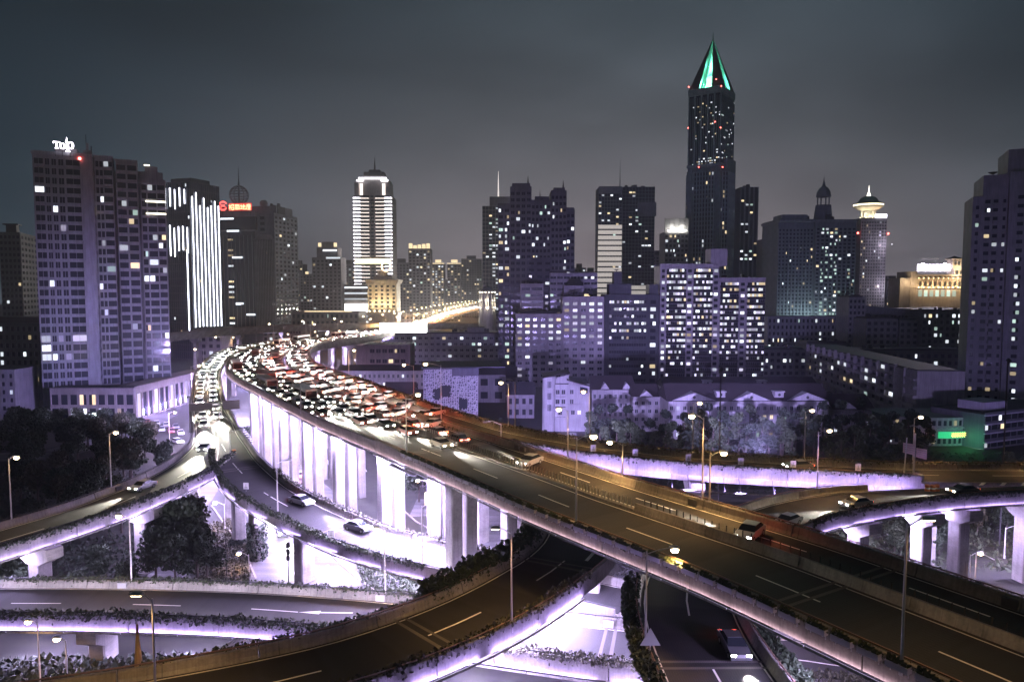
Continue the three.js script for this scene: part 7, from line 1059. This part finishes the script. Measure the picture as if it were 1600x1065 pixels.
const groundLamp = (px, topPx, D, hx, label, o = {}) => { const top = atD(px, topPx, D), arm = Math.max(0.6, Math.abs(hx - px) / FOCAL * D); return lamp([top[0], 0, -D], Math.min(top[1], 11), Math.min(arm, 2.2), hx > px ? 0 : Math.PI, label, o); };
groundLamp(58, 973, 78, 48, 'lit street lamp low at the left below the lowest flyover', { k: 0.4 });
groundLamp(102, 1000, 76, 94, 'short lit street lamp right of the taller one below the lowest flyover', { k: 0.4 });
groundLamp(263, 645, 200, 271, 'lit street lamp beside the parked cars near the podium', { k: 0.8 });
groundLamp(1572, 824, 118, 1588, 'lit street lamp under the right ramps, taller of two', { k: 0.5 });
groundLamp(1517, 866, 106, 1529, 'short lit street lamp under the right ramps', { k: 0.4 });
groundLamp(670, 752, 138, 655, 'lit street lamp below the main viaduct between the piers', { k: 0.6 });
groundLamp(350, 787, 132, 338, 'lit street lamp under the gore beside the narrow street', { k: 0.4 });
groundLamp(388, 866, 112, 376, 'lit street lamp beside the ivy foot of the pier', { k: 0.4 });
rnd = rngOf(33);
for (let i = 0; i < 44; i++) { // lamps of the cross street far behind the bend
  const D = rr(380, 640), px = rr(320, 600), py = 505 + (640 - D) / 260 * 24 + rr(-3, 3), p = atD(px, py, D);
  lamp([p[0], p[1] - 8.5, p[2]], 8.2, 1.0, rr(0, 6.28), 'one of the many small lit lamps on the flyovers behind the bend', { group: 'far lamps behind the bend', k: 1.1 });
}
for (let s = 330; s < main.R.L - 10; s += 30) for (const u of [0, W0]) lamp(main.R.pt(s, u), 9, 1.5, main.R.yaw(s) + (u ? Math.PI : 0), 'one of the small lit lamps along the far length of the main viaduct', { group: 'lamps along the far main viaduct', k: s > 420 ? 24 : 1.6 });

// ================================================================ cars
const paintOf = [[0.55, 0.55, 0.56], [0.12, 0.12, 0.13], [0.42, 0.43, 0.45], [0.62, 0.61, 0.6], [0.30, 0.05, 0.04], [0.6, 0.58, 0.52], [0.5, 0.5, 0.52]].map((c, i) => { const m = new THREE.MeshPhysicalMaterial({ color: C3(...c), roughness: 0.35, metalness: 0.3, clearcoat: 0.8, clearcoatRoughness: 0.1, side: THREE.DoubleSide }); m.name = 'car paint ' + i; return m; });
const headOn = glow('headlight', C3(1.0, 0.95, 0.84), 60), tailOn = glow('tail light', C3(1.0, 0.10, 0.05), 26), tailDim = glow('tail light dim', C3(1, 0.06, 0.03), 0.5), headDim = M.frame;
function prism(g, prof, w0, w1) { // side profile [z, y] extruded across x; w1 is the half width of the upper points
  const hw = (p) => (p[2] ? w1 : w0);
  for (let i = 0; i < prof.length; i++) { const a = prof[i], b = prof[(i + 1) % prof.length]; g.quad([-hw(a), a[1], a[0]], [hw(a), a[1], a[0]], [hw(b), b[1], b[0]], [-hw(b), b[1], b[0]]); }
  for (const s of [-1, 1]) for (let i = 1; i + 1 < prof.length; i++) g.tri([s * hw(prof[0]), prof[0][1], prof[0][0]], [s * hw(prof[i]), prof[i][1], prof[i][0]], [s * hw(prof[i + 1]), prof[i + 1][1], prof[i + 1][0]]);
}
const carGeo = {};
{ // facing +z
  const b = new G(); prism(b, [[-2.2, 0.35], [-2.2, 0.9], [-1.6, 1.0], [0.95, 0.98], [2.1, 0.78], [2.22, 0.55], [2.2, 0.3]], 0.88, 0.88);
  prism(b, [[-1.1, 1.40, 1], [-1.0, 1.45, 1], [0.25, 1.45, 1], [0.35, 1.40, 1]], 0.7, 0.68); carGeo.body = b.geo();
  const w = new G(); prism(w, [[-1.75, 0.99], [-1.08, 1.405, 1], [0.32, 1.405, 1], [1.05, 0.97]], 0.80, 0.67); carGeo.glass = w.geo();
  const t = new THREE.CylinderGeometry(0.33, 0.33, 0.22, 14); t.rotateZ(Math.PI / 2); carGeo.tyre = t;
  const rm = new THREE.CylinderGeometry(0.2, 0.2, 0.24, 10); rm.rotateZ(Math.PI / 2); carGeo.rim = rm;
  const h = new G(); h.box(-0.2, -0.08, -0.05, 0.2, 0.08, 0.05); carGeo.lamp = h.geo();
  const bb = new G(); bb.box(-1.25, 0.4, -5.5, 1.25, 3.05, 5.5); carGeo.busBody = bb.geo();
  const bw = new G(); bw.box(-1.265, 1.3, -5.3, 1.265, 2.4, 5.3).box(-1.1, 1.2, 5.49, 1.1, 2.6, 5.515).box(-1.0, 1.5, -5.515, 1.0, 2.5, -5.49); carGeo.busGlass = bw.geo();
}
const carSrc = new Map();
function carAt(p, yaw, slope, lit, label, group) {
  let c = Math.floor(rnd() * paintOf.length); if (/ramp/.test(label) && c === 4) c = 1; label = label.replace(/^car/, ['silver', 'black', 'grey', 'cream', 'red', 'white', 'pale grey'][c] + ' car').replace(/^single car/, 'single ' + ['silver', 'black', 'grey', 'cream', 'red', 'white', 'pale grey'][c] + ' car').replace(/^parked car/, ['silver', 'black', 'grey', 'cream', 'red', 'white', 'pale grey'][c] + ' parked car');
  const bus = rnd() < 0.045 && /carriageway/.test(label) && p[2] < -150, away = p[2] < -205, key = [c, lit, bus, away, label].join();
  let o;
  if (carSrc.has(key)) o = copyOf(carSrc.get(key), p, yaw);
  else {
    o = thing(bus ? 'bus' : 'car', bus ? label.replace('car', 'bus') : label, bus ? 'bus' : 'car', p, bus ? group.replace('cars', 'buses') : group); o.rotation.y = yaw;
    if (bus) { put('body', carGeo.busBody, paintOf[c], o); put('window_band', carGeo.busGlass, M.glass, o); } else { put('body', carGeo.body, paintOf[c], o); put('window_band', carGeo.glass, M.glass, o); }
    const zf = bus ? 5.48 : 2.13, xs = bus ? 1.0 : 0.64, zw = bus ? 3.6 : 1.38, rad = bus ? 0.46 : 0.33;
    if (!away) for (const sx of [-1, 1]) for (const sz of [-1, 1]) { const wl = put('wheel', carGeo.tyre, M.rubber, o); wl.position.set(sx * (bus ? 1.16 : 0.78), rad, sz * zw); wl.scale.setScalar(rad / 0.33); put('rim', carGeo.rim, M.chrome, wl); }
    for (const sx of [-1, 1]) { const h = put('headlight', carGeo.lamp, lit === 'park' ? headDim : headOn, o); h.position.set(sx * xs, 0.68, zf); const t = put('tail_light', carGeo.lamp, lit === 'park' ? tailDim : tailOn, o); t.position.set(sx * xs, bus ? 0.9 : 0.8, -(bus ? 5.5 : 2.2)); }
    carSrc.set(key, o);
  }
  if (lit !== 'park') {
    const zf = bus ? 5.8 : 2.5, cy = Math.cos(yaw), sy = Math.sin(yaw);
    const l = new THREE.SpotLight(HEAD, K.head * (p[2] > -128 ? 0.35 : lit === 'fore' ? 1.0 : 0.6), 0, 0.3, 0.7, 2); l.name = 'headlight_beam'; l.position.set(p[0] + sy * zf, p[1] + 0.72, p[2] + cy * zf); l.target.position.set(p[0] + sy * 22, p[1] - 3.0 + slope * 20, p[2] + cy * 22); l.shadow.radius = 6; l.castShadow = true; scene.add(l, l.target);
    if (lit === 'back') { const r = new THREE.PointLight(RED, p[2] > -125 ? 4 : 26, 0, 2); r.name = 'tail_light_glow'; r.position.set(p[0] - sy * (zf + 0.25), p[1] + 0.8, p[2] - cy * (zf + 0.25)); r.castShadow = true; scene.add(r); }
  }
  return o;
}
// traffic along a lane; dir -1 drives toward the viewer's end of a path laid out from near to far
function traffic(v, u, s0, s1, gap, dir, lit, label, group, jit = 0.35) {
  for (let s = s0 + rnd() * gap; s < s1; s += gap * (1 + (rnd() - 0.5) * 2 * jit)) {
    const p = v.R.pt(s, u + rr(-0.25, 0.25), 0.0), f = v.R.frame(s), yaw = Math.atan2(f.tx * dir, f.tz * dir);
    carAt(p, yaw, f.slope * dir, lit, label, group);
  }
}
rnd = rngOf(41);
{
  const a = 'car with white headlights on the near carriageway of the main viaduct', ga = 'cars coming toward the viewer on the main viaduct';
  traffic(main, 2.5, 128, 400, 8.5, -1, 'fore', a, ga); traffic(main, 5.3, 120, 400, 8.5, -1, 'fore', a, ga); traffic(main, 7.9, 96, 400, 9, -1, 'fore', a, ga);
  const b = 'car with red tail lights on the far carriageway of the main viaduct', gb = 'cars driving away on the main viaduct';
  traffic(main, 11.8, 90, 400, 10, 1, 'back', b, gb); traffic(main, 14.9, 104, 400, 11, 1, 'back', b, gb);
  traffic(main, 12.2, 44, 90, 30, 1, 'back', b, gb);
  const c = 'car with red tail lights on the slip ramp behind the main viaduct', gc = 'cars driving away on the slip ramp';
  traffic(ramC, 2.8, 110, sSplit + 10, 10, -1, 'back', c, gc); traffic(ramC, 5.8, 110, sSplit + 2, 10, -1, 'back', c, gc);
  carAt(ramC.R.pt(cRd.path.near(44, -117), 4.2), ramC.R.yaw(cRd.path.near(44, -117)) + Math.PI, 0, 'fore', 'single car with headlights on the slip ramp beside the white face', 'single slip ramp cars');
  const d = 'car with white headlights on the left ramp above the striped gore', gd = 'cars coming down the left ramp';
  traffic(ramB, 2.3, 20, sGore - 26, 8.5, 1, 'fore', d, gd); traffic(ramB, 5.4, 20, sGore - 34, 9, 1, 'fore', d, gd);
  carAt(ramB.R.pt(sGore - 6, 3.4), ramB.R.yaw(sGore - 6), 0, 'fore', 'single car with headlights on the left ramp beside the gore', 'left ramp cars');
  carAt(ramB.R.pt(sGore + 17, 3.6), ramB.R.yaw(sGore + 17), 0, 'fore', 'single car with headlights on the left ramp by the dark park lamp', 'left ramp cars');
  const q = (px) => ramB2.R.sAtPx(px, 2.4, 0, sNose, b2Rd.L);
  carAt(ramB2.R.pt(q(470), 2.4), ramB2.R.yaw(q(470)), -0.08, 'fore', 'car with headlights on the middle ramp, upper of two', 'middle ramp cars');
  carAt(ramB2.R.pt(q(560), 2.5), ramB2.R.yaw(q(560)), -0.06, 'fore', 'car with headlights on the middle ramp, lower of two', 'middle ramp cars');
  for (const [X, lab] of [[66, 'car with headlights rounding the right ramp, nearest the right edge'], [48, 'car with headlights rounding the right ramp beside its dark hedge'], [36, 'car with headlights on the right ramp about to pass under the main viaduct']]) { let bs = 0, bd = 9e9; for (let s = 40; s < 120; s += 0.5) { const p = ramR.R.pt(s, 3.2); if (Math.abs(p[0] - X) < bd && p[2] < -85) { bd = Math.abs(p[0] - X); bs = s; } } carAt(ramR.R.pt(bs, 3.0), ramR.R.yaw(bs), 0, 'fore', lab, 'right ramp cars'); }
  { const s = rRd.path.near(21.8, -61); carAt(ramR.R.pt(s, 2.4), ramR.R.yaw(s), 0, 'fore', 'car with headlights on the bottom right ramp beside the right parapet', 'bottom right ramp cars'); }
  // avenue below
  for (const [px, py, y2, lit] of [[415, 790, 0, 'fore'], [440, 835, 0, 'fore'], [500, 800, 0, 'back'], [395, 735, 0, 'fore'], [470, 745, 0, 'back']]) { const p = atH(px, py, 0.03); carAt(p, Math.atan2(14, 30) + (lit === 'back' ? Math.PI : 0), 0, lit, 'car on the violet lit avenue below the viaducts', 'cars on the avenue below'); }
  for (let i = 0; i < 9; i++) { const p = atH(222 + i * 7.5, 668 + i * 1.3 - (i % 2) * 8, 0.03); carAt(p, 0.5, 0, 'park', 'parked car on the street beside the white tower podium', 'cars parked by the podium'); }
  { const p = atH(276, 692, 0.03); carAt(p, 0.9, 0, 'fore', 'car with lit headlights leaving the street by the podium', 'podium cars'); }
}
// far traffic of the main viaduct: hundreds of small lit vehicles, one mass
{
  const w = new G(), t = new G(), b = new G(), r = rngOf(77);
  for (let s = 402; s < main.R.L - 20; s += 5.4) for (const [u, red] of [[2.4, 0], [5.2, 0], [7.9, 0], [11.8, 1], [14.6, 1]]) {
    if (r() < 0.22) continue; const ss = s + r() * 4, p = main.R.pt(ss, u), f = main.R.frame(ss), m = new THREE.Matrix4().makeRotationY(Math.atan2(-f.tx, -f.tz)).setPosition(p[0], p[1], p[2]);
    for (const g of [w, t, b]) g.m = m;
    b.box(-0.85, 0.3, -2.1, 0.85, 0.95, 2.1, 'd'); b.box(-0.7, 0.95, -1.4, 0.7, 1.42, 0.9, 'd');
    const g = red ? t : w; g.box(-0.85, 0.5, 2.1, -0.4, 0.85, 2.18); g.box(0.4, 0.5, 2.1, 0.85, 0.85, 2.18);
  }
  const o = thing('traffic', 'far traffic streaming white and red along the main viaduct to the horizon', 'traffic', [0, 0, 0], null, 'stuff');
  b.build('vehicle', paintOf[2], o); w.build('headlight', headOn, o, false, 'stuff'); t.build('tail_light', tailOn, o, false, 'stuff');
  for (let s = 410; s < main.R.L - 30; s += 22) { const p = main.R.pt(s, 5, 1.2), f = main.R.frame(s), l = new THREE.SpotLight(HEAD, K.head * 3, 0, 0.8, 0.8, 2); l.name = 'headlight_beam'; l.position.set(p[0], p[1] + 0.2, p[2]); l.target.position.set(p[0] - f.tx * 20, p[1] - 2.4, p[2] - f.tz * 20); l.castShadow = true; l.shadow.radius = 30; scene.add(l, l.target); }
}

// ================================================================ signs
{
  const pink = std('sign back', C3(0.42, 0.38, 0.38), { roughness: 0.5, metalness: 0.4 });
  // overhead gantry at the gore
  { const s = sGore - 22, a = ramB.R.pt(s, -0.4), b = ramB.R.pt(s, 9.4), o = thing('sign_gantry', 'overhead gantry with two blank backed sign panels across the left ramps', 'sign gantry', ramB.R.pt(s, 4.5));
    const p = new G(); const y = a[1]; p.bar([a[0], y, a[2]], [a[0], y + 6.3, a[2]], 0.14, 8); p.build('post', M.pole, o, true); const q = new G(); q.bar([a[0], y + 5.5, a[2]], [b[0], y + 5.5, b[2]], 0.1, 6); q.bar([a[0], y + 6.2, a[2]], [b[0], y + 6.2, b[2]], 0.1, 6); q.build('beam', M.pole, o, true);
    const mid = ramB.R.pt(s, 5.4); const p2 = new G(); p2.bar([mid[0], y, mid[2]], [mid[0], y + 6.2, mid[2]], 0.12, 8); p2.build('post', M.pole, o, true);
    const L = (t, yy, off = 0.15) => [a[0] + (b[0] - a[0]) * t, y + yy, a[2] + (b[2] - a[2]) * t + off];
    for (const [t0, t1, y0, y1] of [[0.02, 0.47, 4.6, 6.2], [0.68, 1.02, 4.5, 6.4]]) { const g = new G(); g.quad(L(t0, y0), L(t1, y0), L(t1, y1), L(t0, y1)); g.quad(L(t0, y0, 0.24), L(t1, y0, 0.24), L(t1, y1, 0.24), L(t0, y1, 0.24)); g.quad(L(t0, y1), L(t1, y1), L(t1, y1, 0.24), L(t0, y1, 0.24)); g.build('sign_panel', pink, o, true); const r = new G(); for (const k of [0.25, 0.5, 0.75]) r.bar(L(t0, y0 + (y1 - y0) * k, 0.28), L(t1, y0 + (y1 - y0) * k, 0.28), 0.04, 4); r.build('sign_rib', M.steel, o, true); }
  }
  // twin road sign at the right junction, seen from behind
  { const at = atD(1427, 740, 112), o = thing('road_sign', 'large twin road sign on a tall post seen from behind at the right junction', 'road sign', [at[0], 13.9, -112]);
    const p = new G(); p.bar([0.1, 0, 0], [0.1, 8.0, 0], 0.16, 8); p.build('post', M.pole, o); const p2 = new G(); p2.bar([-1.6, 0, 0.3], [-1.3, 7.4, 0.3], 0.1, 6); p2.build('post', M.pole, o);
    for (const [x0, x1, y0, y1, dz] of [[-1.75, -0.1, 4.7, 6.6, 0.2], [0.3, 1.75, 4.0, 5.8, 0.2]]) { const g = new G(); g.quad([x0, y0 + 0.35, dz], [x1, y0, dz + 0.3], [x1, y1 - 0.2, dz + 0.3], [x0, y1, dz]); g.quad([x0, y0 + 0.35, dz - 0.1], [x1, y0, dz + 0.2], [x1, y1 - 0.2, dz + 0.2], [x0, y1, dz - 0.1]); g.quad([x0, y1, dz - 0.1], [x1, y1 - 0.2, dz + 0.2], [x1, y1 - 0.2, dz + 0.3], [x0, y1, dz]); g.build('sign_panel', std('sign back warm', C3(0.55, 0.42, 0.38), { roughness: 0.5 }), o); const r = new G(); for (const k of [0.2, 0.4, 0.6, 0.8]) r.bar([x0, y0 + 0.35 + (y1 - y0 - 0.35) * k, dz + 0.06], [x1, y0 + (y1 - y0 - 0.2) * k, dz + 0.36], 0.04, 4); r.build('sign_rib', M.steel, o); }
    const c = new G(); c.bar([-0.1, 5.6, 0.1], [0.4, 5.5, 0.3], 0.05); c.bar([-0.1, 5.0, 0.1], [0.4, 4.9, 0.3], 0.05); c.build('bracket', M.steel, o);
    const cab = new G(); cab.box(0.9, 0, -0.3, 1.6, 1.5, 0.3); tag(cab.build('control_cabinet', M.steel, scene), 'small grey control cabinet at the foot of the twin road sign', 'cabinet').position.set(at[0], 13.95, -112);
  }
  // yellow board with a black diagonal
  { const at = atD(670, 800, 106), o = thing('warning_sign', 'yellow board with a black diagonal bar on a post beside the middle ramp', 'road sign', [at[0], 0, -106]); const top = atD(670, 775, 106)[1];
    const p = new G(); p.bar([0, 0, 0], [0, top + 4.2, 0], 0.07, 6); p.build('post', M.pole, o); const g = new G(); g.box(-0.55, top - 1.3, 0.08, 0.55, top + 0.6, 0.13); g.build('sign_face', std('yellow sign', C3(0.62, 0.40, 0.10)), o); const d = new G(); d.quad([-0.5, top - 0.75, 0.14], [-0.5, top - 0.45, 0.14], [0.5, top + 0.15, 0.14], [0.5, top - 0.15, 0.14]); d.build('diagonal_bar', M.darkSteel, o); const b2 = new G(); b2.bar([-0.7, top + 4.1, 0], [0.7, top + 4.1, 0], 0.05); b2.build('crossbar', M.pole, o); }
  // delineator plates along ramp parapets
  const plate = (v, px, u, s0, s1, label) => { const s = v.R.sAtPx(px, u, 1.2, s0, s1), p = v.R.pt(s, u, 0.75), o = thing('marker_plate', label, 'marker plate', p); const g = new G(); g.box(-0.42, 0.4, 0.0, 0.42, 1.45, 0.05); g.build('plate', std('white plate', C3(0.7, 0.68, 0.72), { roughness: 0.5 }), o); const q = new G(); q.box(-0.22, 0.62, 0.052, 0.22, 0.8, 0.06).box(-0.05, 0.8, 0.052, 0.05, 1.2, 0.06); q.build('plate_mark', M.steel, o); const st = new G(); st.bar([0, 0, 0], [0, 0.5, 0.02], 0.04); st.build('stem', M.steel, o); };
  plate(ramB2, 385, 7.6, sNose - 8, b2Rd.L, 'white marker plate on the middle ramp hedge, upper one'); plate(ramB2, 519, 9, sNose, b2Rd.L, 'white marker plate on the middle ramp hedge, lower one');
  for (const [px, k] of [[928, 'first'], [994, 'second'], [1076, 'third'], [1157, 'fourth'], [1242, 'fifth'], [1342, 'last']]) plate(ramC, px, 8.3, sSplit - 10, cRd.L, k + ' white marker plate from the left on the slip ramp near parapet');
  // signal poles on the avenue
  { const at = atH(451, 924, 0), o = thing('traffic_light_pole', 'black traffic light pole with three stacked signals left of the tall pier', 'traffic light', at); const p = new G(); p.cyl(0, 0, 0, 7, 0.09, 0.06, 7); p.build('pole', M.darkSteel, o); for (const y of [6.6, 5.6, 4.7]) { const s = new G(); s.box(-0.25, y, -0.2, 0.25, y + 0.75, 0.2); s.build('signal_head', M.darkSteel, o); } const a = new G(); a.bar([0, 6.8, 0], [1.1, 6.8, 0.1], 0.05); a.bar([0, 5.8, 0], [1.1, 5.8, 0.1], 0.05); a.build('arm', M.darkSteel, o); }
  { const at = atH(354, 904, 0), o = thing('pole', 'thin dark utility pole with a side arm in the narrow street', 'pole', at); const p = new G(); p.cyl(0, 0, 0, 6.2, 0.08, 0.06, 7); p.build('mast', M.darkSteel, o); const a = new G(); a.bar([0, 3.2, 0], [1.5, 4.1, -0.6], 0.04); a.bar([-0.5, 6.1, 0], [0.6, 6.1, 0], 0.04); a.build('arm', M.darkSteel, o); }
  // camera pole with long arm by the villa and on the right bank
  { const s = ramC.R.sAtPx(786, 8.4, 0, sSplit - 70, cRd.L), b = ramC.R.pt(s, 8.6), o = thing('camera_pole', 'short grey camera pole with a long bent arm before the cube', 'camera pole', b); const p = new G(); p.cyl(0, 0, 0, 3.4, 0.09, 0.07, 7); p.build('pole', M.pole, o); const a = new G(); a.bar([0, 3.3, 0], [-1.4, 3.9, 0], 0.06); a.bar([-1.4, 3.9, 0], [-2.8, 3.7, 0], 0.07); a.build('arm', M.pole, o); const c = new G(); c.box(-2.9, 3.6, -0.12, -2.2, 3.85, 0.12); c.build('camera', M.steel, o); }
  { const at = atD(1525, 885, 108), o = thing('camera_pole', 'pale camera pole with a bent arm under the right ramps', 'camera pole', [at[0], 0, -108]); const p = new G(); p.cyl(0, 0, 0, 4.4, 0.09, 0.07, 7); p.build('pole', M.pole, o); const a = new G(); a.bar([0, 4.3, 0], [1.4, 4.2, 0], 0.06); a.bar([1.4, 4.2, 0], [2.8, 3.5, 0], 0.08); a.build('arm', M.pole, o); }
  // triangular sign seen from behind on the bottom right ramp
  { const s = ramR.R.sAtPx(1014, 10.1, 1, 120, 200), p = ramR.R.pt(s, 10.0), o = thing('triangle_sign', 'grey backed triangular sign on the left parapet of the bottom right ramp', 'road sign', p); const g = new G(); g.tri([-0.85, 1.6, 0], [0.85, 1.6, 0], [0, 3.1, 0]); g.tri([-0.85, 1.6, 0.04], [0.85, 1.6, 0.04], [0, 3.1, 0.04]); g.build('sign_face', std('sign back grey', C3(0.5, 0.5, 0.52)), o); const q = new G(); q.bar([0, 0, -0.03], [0, 2.9, -0.03], 0.05); q.build('post', M.pole, o); }
  // flags furled on poles at the bottom left
  { const at = atD(216, 1040, 59), o = thing('furled_umbrella', 'tall furled ochre parasol standing beyond the foreground parapet', 'parasol', [at[0], 9.5, -59]); const top = atD(216, 973, 59)[1] - 9.5; const g = new G(); g.cyl(0, 0, 0, top * 0.55, 0.34, 0.3, 9).cyl(0, 0, top * 0.55, top - 0.1, 0.3, 0.05, 9); g.build('folded_cloth', std('ochre cloth', C3(0.4, 0.26, 0.10)), o); const r = new G(); for (let k = 0; k < 9; k++) { const a = k / 9 * 6.283; r.bar([Math.cos(a) * 0.35, 0, Math.sin(a) * 0.35], [Math.cos(a) * 0.06, top - 0.1, Math.sin(a) * 0.06], 0.035, 4); } r.build('rib', M.rust, o); const p = new G(); p.bar([0, -9, 0], [0, top + 0.3, 0], 0.05); p.build('pole', M.steel, o); }
  // steel roof frame at the bottom, behind the foreground parapet
  { const o = thing('shed_roof', 'slatted pale shed roof beside the foreground parapet', 'shed', [0, 0, 0]); for (let i = 0; i < 9; i++) { const a = atD(330 + i * 6, 1024 - i * 0.8, 66), b = atD(368 + i * 5, 997 + i * 0.6, 69.5), g = new G(); g.bar(a, b, 0.11, 5); g.build('slat', M.pole, o, true); } const b = new G(), c0 = atD(330, 1024, 66), c1 = atD(378, 1017, 66); b.bar(c0, c1, 0.1); b.bar([c0[0], 0, c0[2]], c0, 0.09); b.bar([c1[0], 0, c1[2]], c1, 0.09); const d0 = atD(368, 997, 69.5), d1 = atD(408, 1001, 69.5); b.bar(d0, d1, 0.1); b.bar([d0[0], 0, d0[2]], d0, 0.09); b.bar([d1[0], 0, d1[2]], d1, 0.09); b.build('frame', M.steel, o, true); o.userData.label = 'slatted pale shed roof beside the foreground parapet'; }
  // small boxes fixed on parapets
  const pbox = (v, px, u, s0, s1, label, c = 0.28) => { const s = v.R.sAtPx(px, u, 0.5, s0, s1), w = v.R.W(s), q = v.R.pt(s, u, 0.42), f = v.R.frame(s), g = new G(); g.box(-0.55, -0.35, -0.14, 0.55, 0.35, 0.14); const m = g.build('junction_box', std('box paint ' + c, C3(c, c, c * 1.05), { roughness: 0.6 }), scene); m.position.set(...q); m.rotation.y = Math.atan2(-f.tz, f.tx); tag(m, label, 'junction box'); };
  pbox(ramE, 192, 0.4, 20, 90, 'grey junction box on the far parapet of the lowest flyover, left one'); pbox(ramE, 593, 0.4, 60, 140, 'pale junction box on the far parapet of the lowest flyover beside the joint', 0.45); pbox(ramE, 950, 0.4, 110, 160, 'pale junction box on the parapet under the foreground ramps', 0.45);
  pbox(main, 1084, W0 - 0.42, 40, 110, 'dark junction box on the far parapet beside an open joint', 0.08); pbox(main, 1580, W0 - 0.42, 0, 60, 'dark junction box on the far parapet near the right edge', 0.06); pbox(ramC, 1087, 0.42, sSplit, cRd.L, 'dark junction box on the slip ramp far parapet, left one', 0.08); pbox(ramC, 1262, 0.42, sSplit, cRd.L, 'dark junction box on the slip ramp far parapet, right one', 0.08); pbox(ramR, 1283, 9.6, 20, 120, 'grey junction box on the inner parapet of the right ramp', 0.2); pbox(ramB, 185, 0.42, sGore, bRd.L, 'dark junction box on the outer parapet of the left ramp', 0.1);
  for (const [px, lab] of [[808, 'left of two'], [818, 'right of two']]) pbox(main, px, W0 - 0.42, 60, 200, 'dark box on the far parapet before the villa, ' + lab, 0.06);
  // crash cushion
  { const at = atD(1450, 752, 108), o = thing('crash_cushion', 'small orange crash barrel cluster at the tip of the right gore', 'crash cushion', [at[0], 13.95, -108]); for (const [x, z] of [[0, 0], [0.75, 0.1], [1.5, -0.1]]) { const g = new G(); g.cyl(x, z, 0, 1.0, 0.36, 0.34, 12); g.build('barrel', std('orange barrel', C3(0.5, 0.14, 0.03)), o); const b = new G(); b.cyl(x, z, 0.4, 0.62, 0.367, 0.362, 12, false); b.build('reflective_band', M.paint, o); } }
  { const at = ramB.R.pt(sGore - 2, 9.7), o = thing('crash_cushion', 'orange crash barrel at the nose of the striped gore', 'crash cushion', at); const g = new G(); g.cyl(0, 0, 0, 1.0, 0.4, 0.38, 12); g.build('barrel', std('orange barrel', C3(0.5, 0.14, 0.03)), o); const b = new G(); b.cyl(0, 0, 0.4, 0.62, 0.405, 0.40, 12, false); b.build('reflective_band', M.paint, o); }
}
// bicycles parked in the yard between the foreground ramps
{
  const wheel = new THREE.TorusGeometry(0.32, 0.03, 5, 16); wheel.rotateY(Math.PI / 2);
  const fr = new G(); for (const [a, b] of [[[0, 0.32, -0.5], [0, 0.78, -0.22]], [[0, 0.78, -0.22], [0, 0.3, 0]], [[0, 0.3, 0], [0, 0.32, -0.5]], [[0, 0.3, 0], [0, 0.74, 0.36]], [[0, 0.74, 0.36], [0, 0.74, -0.2]], [[0, 0.86, 0.34], [0, 0.32, 0.52]]]) fr.bar(a, b, 0.025, 4);
  const sd = new G(); sd.box(-0.1, 0.84, -0.38, 0.1, 0.9, -0.12); const hb = new G(); hb.bar([-0.28, 0.98, 0.28], [0.28, 0.98, 0.28], 0.02, 4); hb.bar([0, 0.8, 0.36], [0, 0.98, 0.3], 0.02, 4); const bk = new G(); bk.box(-0.17, 0.72, 0.46, 0.17, 0.96, 0.76);
  const r = rngOf(12); let src = null; const fg = fr.geo(), sg = sd.geo(), hg = hb.geo(), kg = bk.geo();
  for (let i = 0; i < 34; i++) {
    const px = 962 + r() * 42 + (i % 3) * 3, py = 884 + r() * 74, p = atH(px, py, 0.02), turn = 0.5 + r() * 0.9; if (p[2] > -86) p[2] = -86 - r() * 6;
    if (!src) { src = thing('bicycle', 'dark bicycle parked in the crowded yard beside the white pier', 'bicycle', p, 'bicycles in the yard'); put('frame', fg, M.darkSteel, src); put('saddle', sg, M.rubber, src); put('handlebar', hg, M.steel, src); put('basket', kg, M.darkSteel, src); for (const z of [-0.5, 0.52]) { const w = put('wheel', wheel, M.rubber, src); w.position.set(0, 0.32, z); } src.rotation.y = turn; src.scale.setScalar(1.15); } else copyOf(src, p, turn, null, 1.15);
  }
  const g = new G(); g.box(0, 0, 0, 2.2, 2.1, 0.12); const pn = g.build('notice_board', M.pole, scene); const q = atH(985, 968, 0); pn.position.set(q[0], 0, q[2] - 2); tag(pn, 'small pale board standing at the end of the cycle yard', 'board');
}
renderer.render(scene, camera);
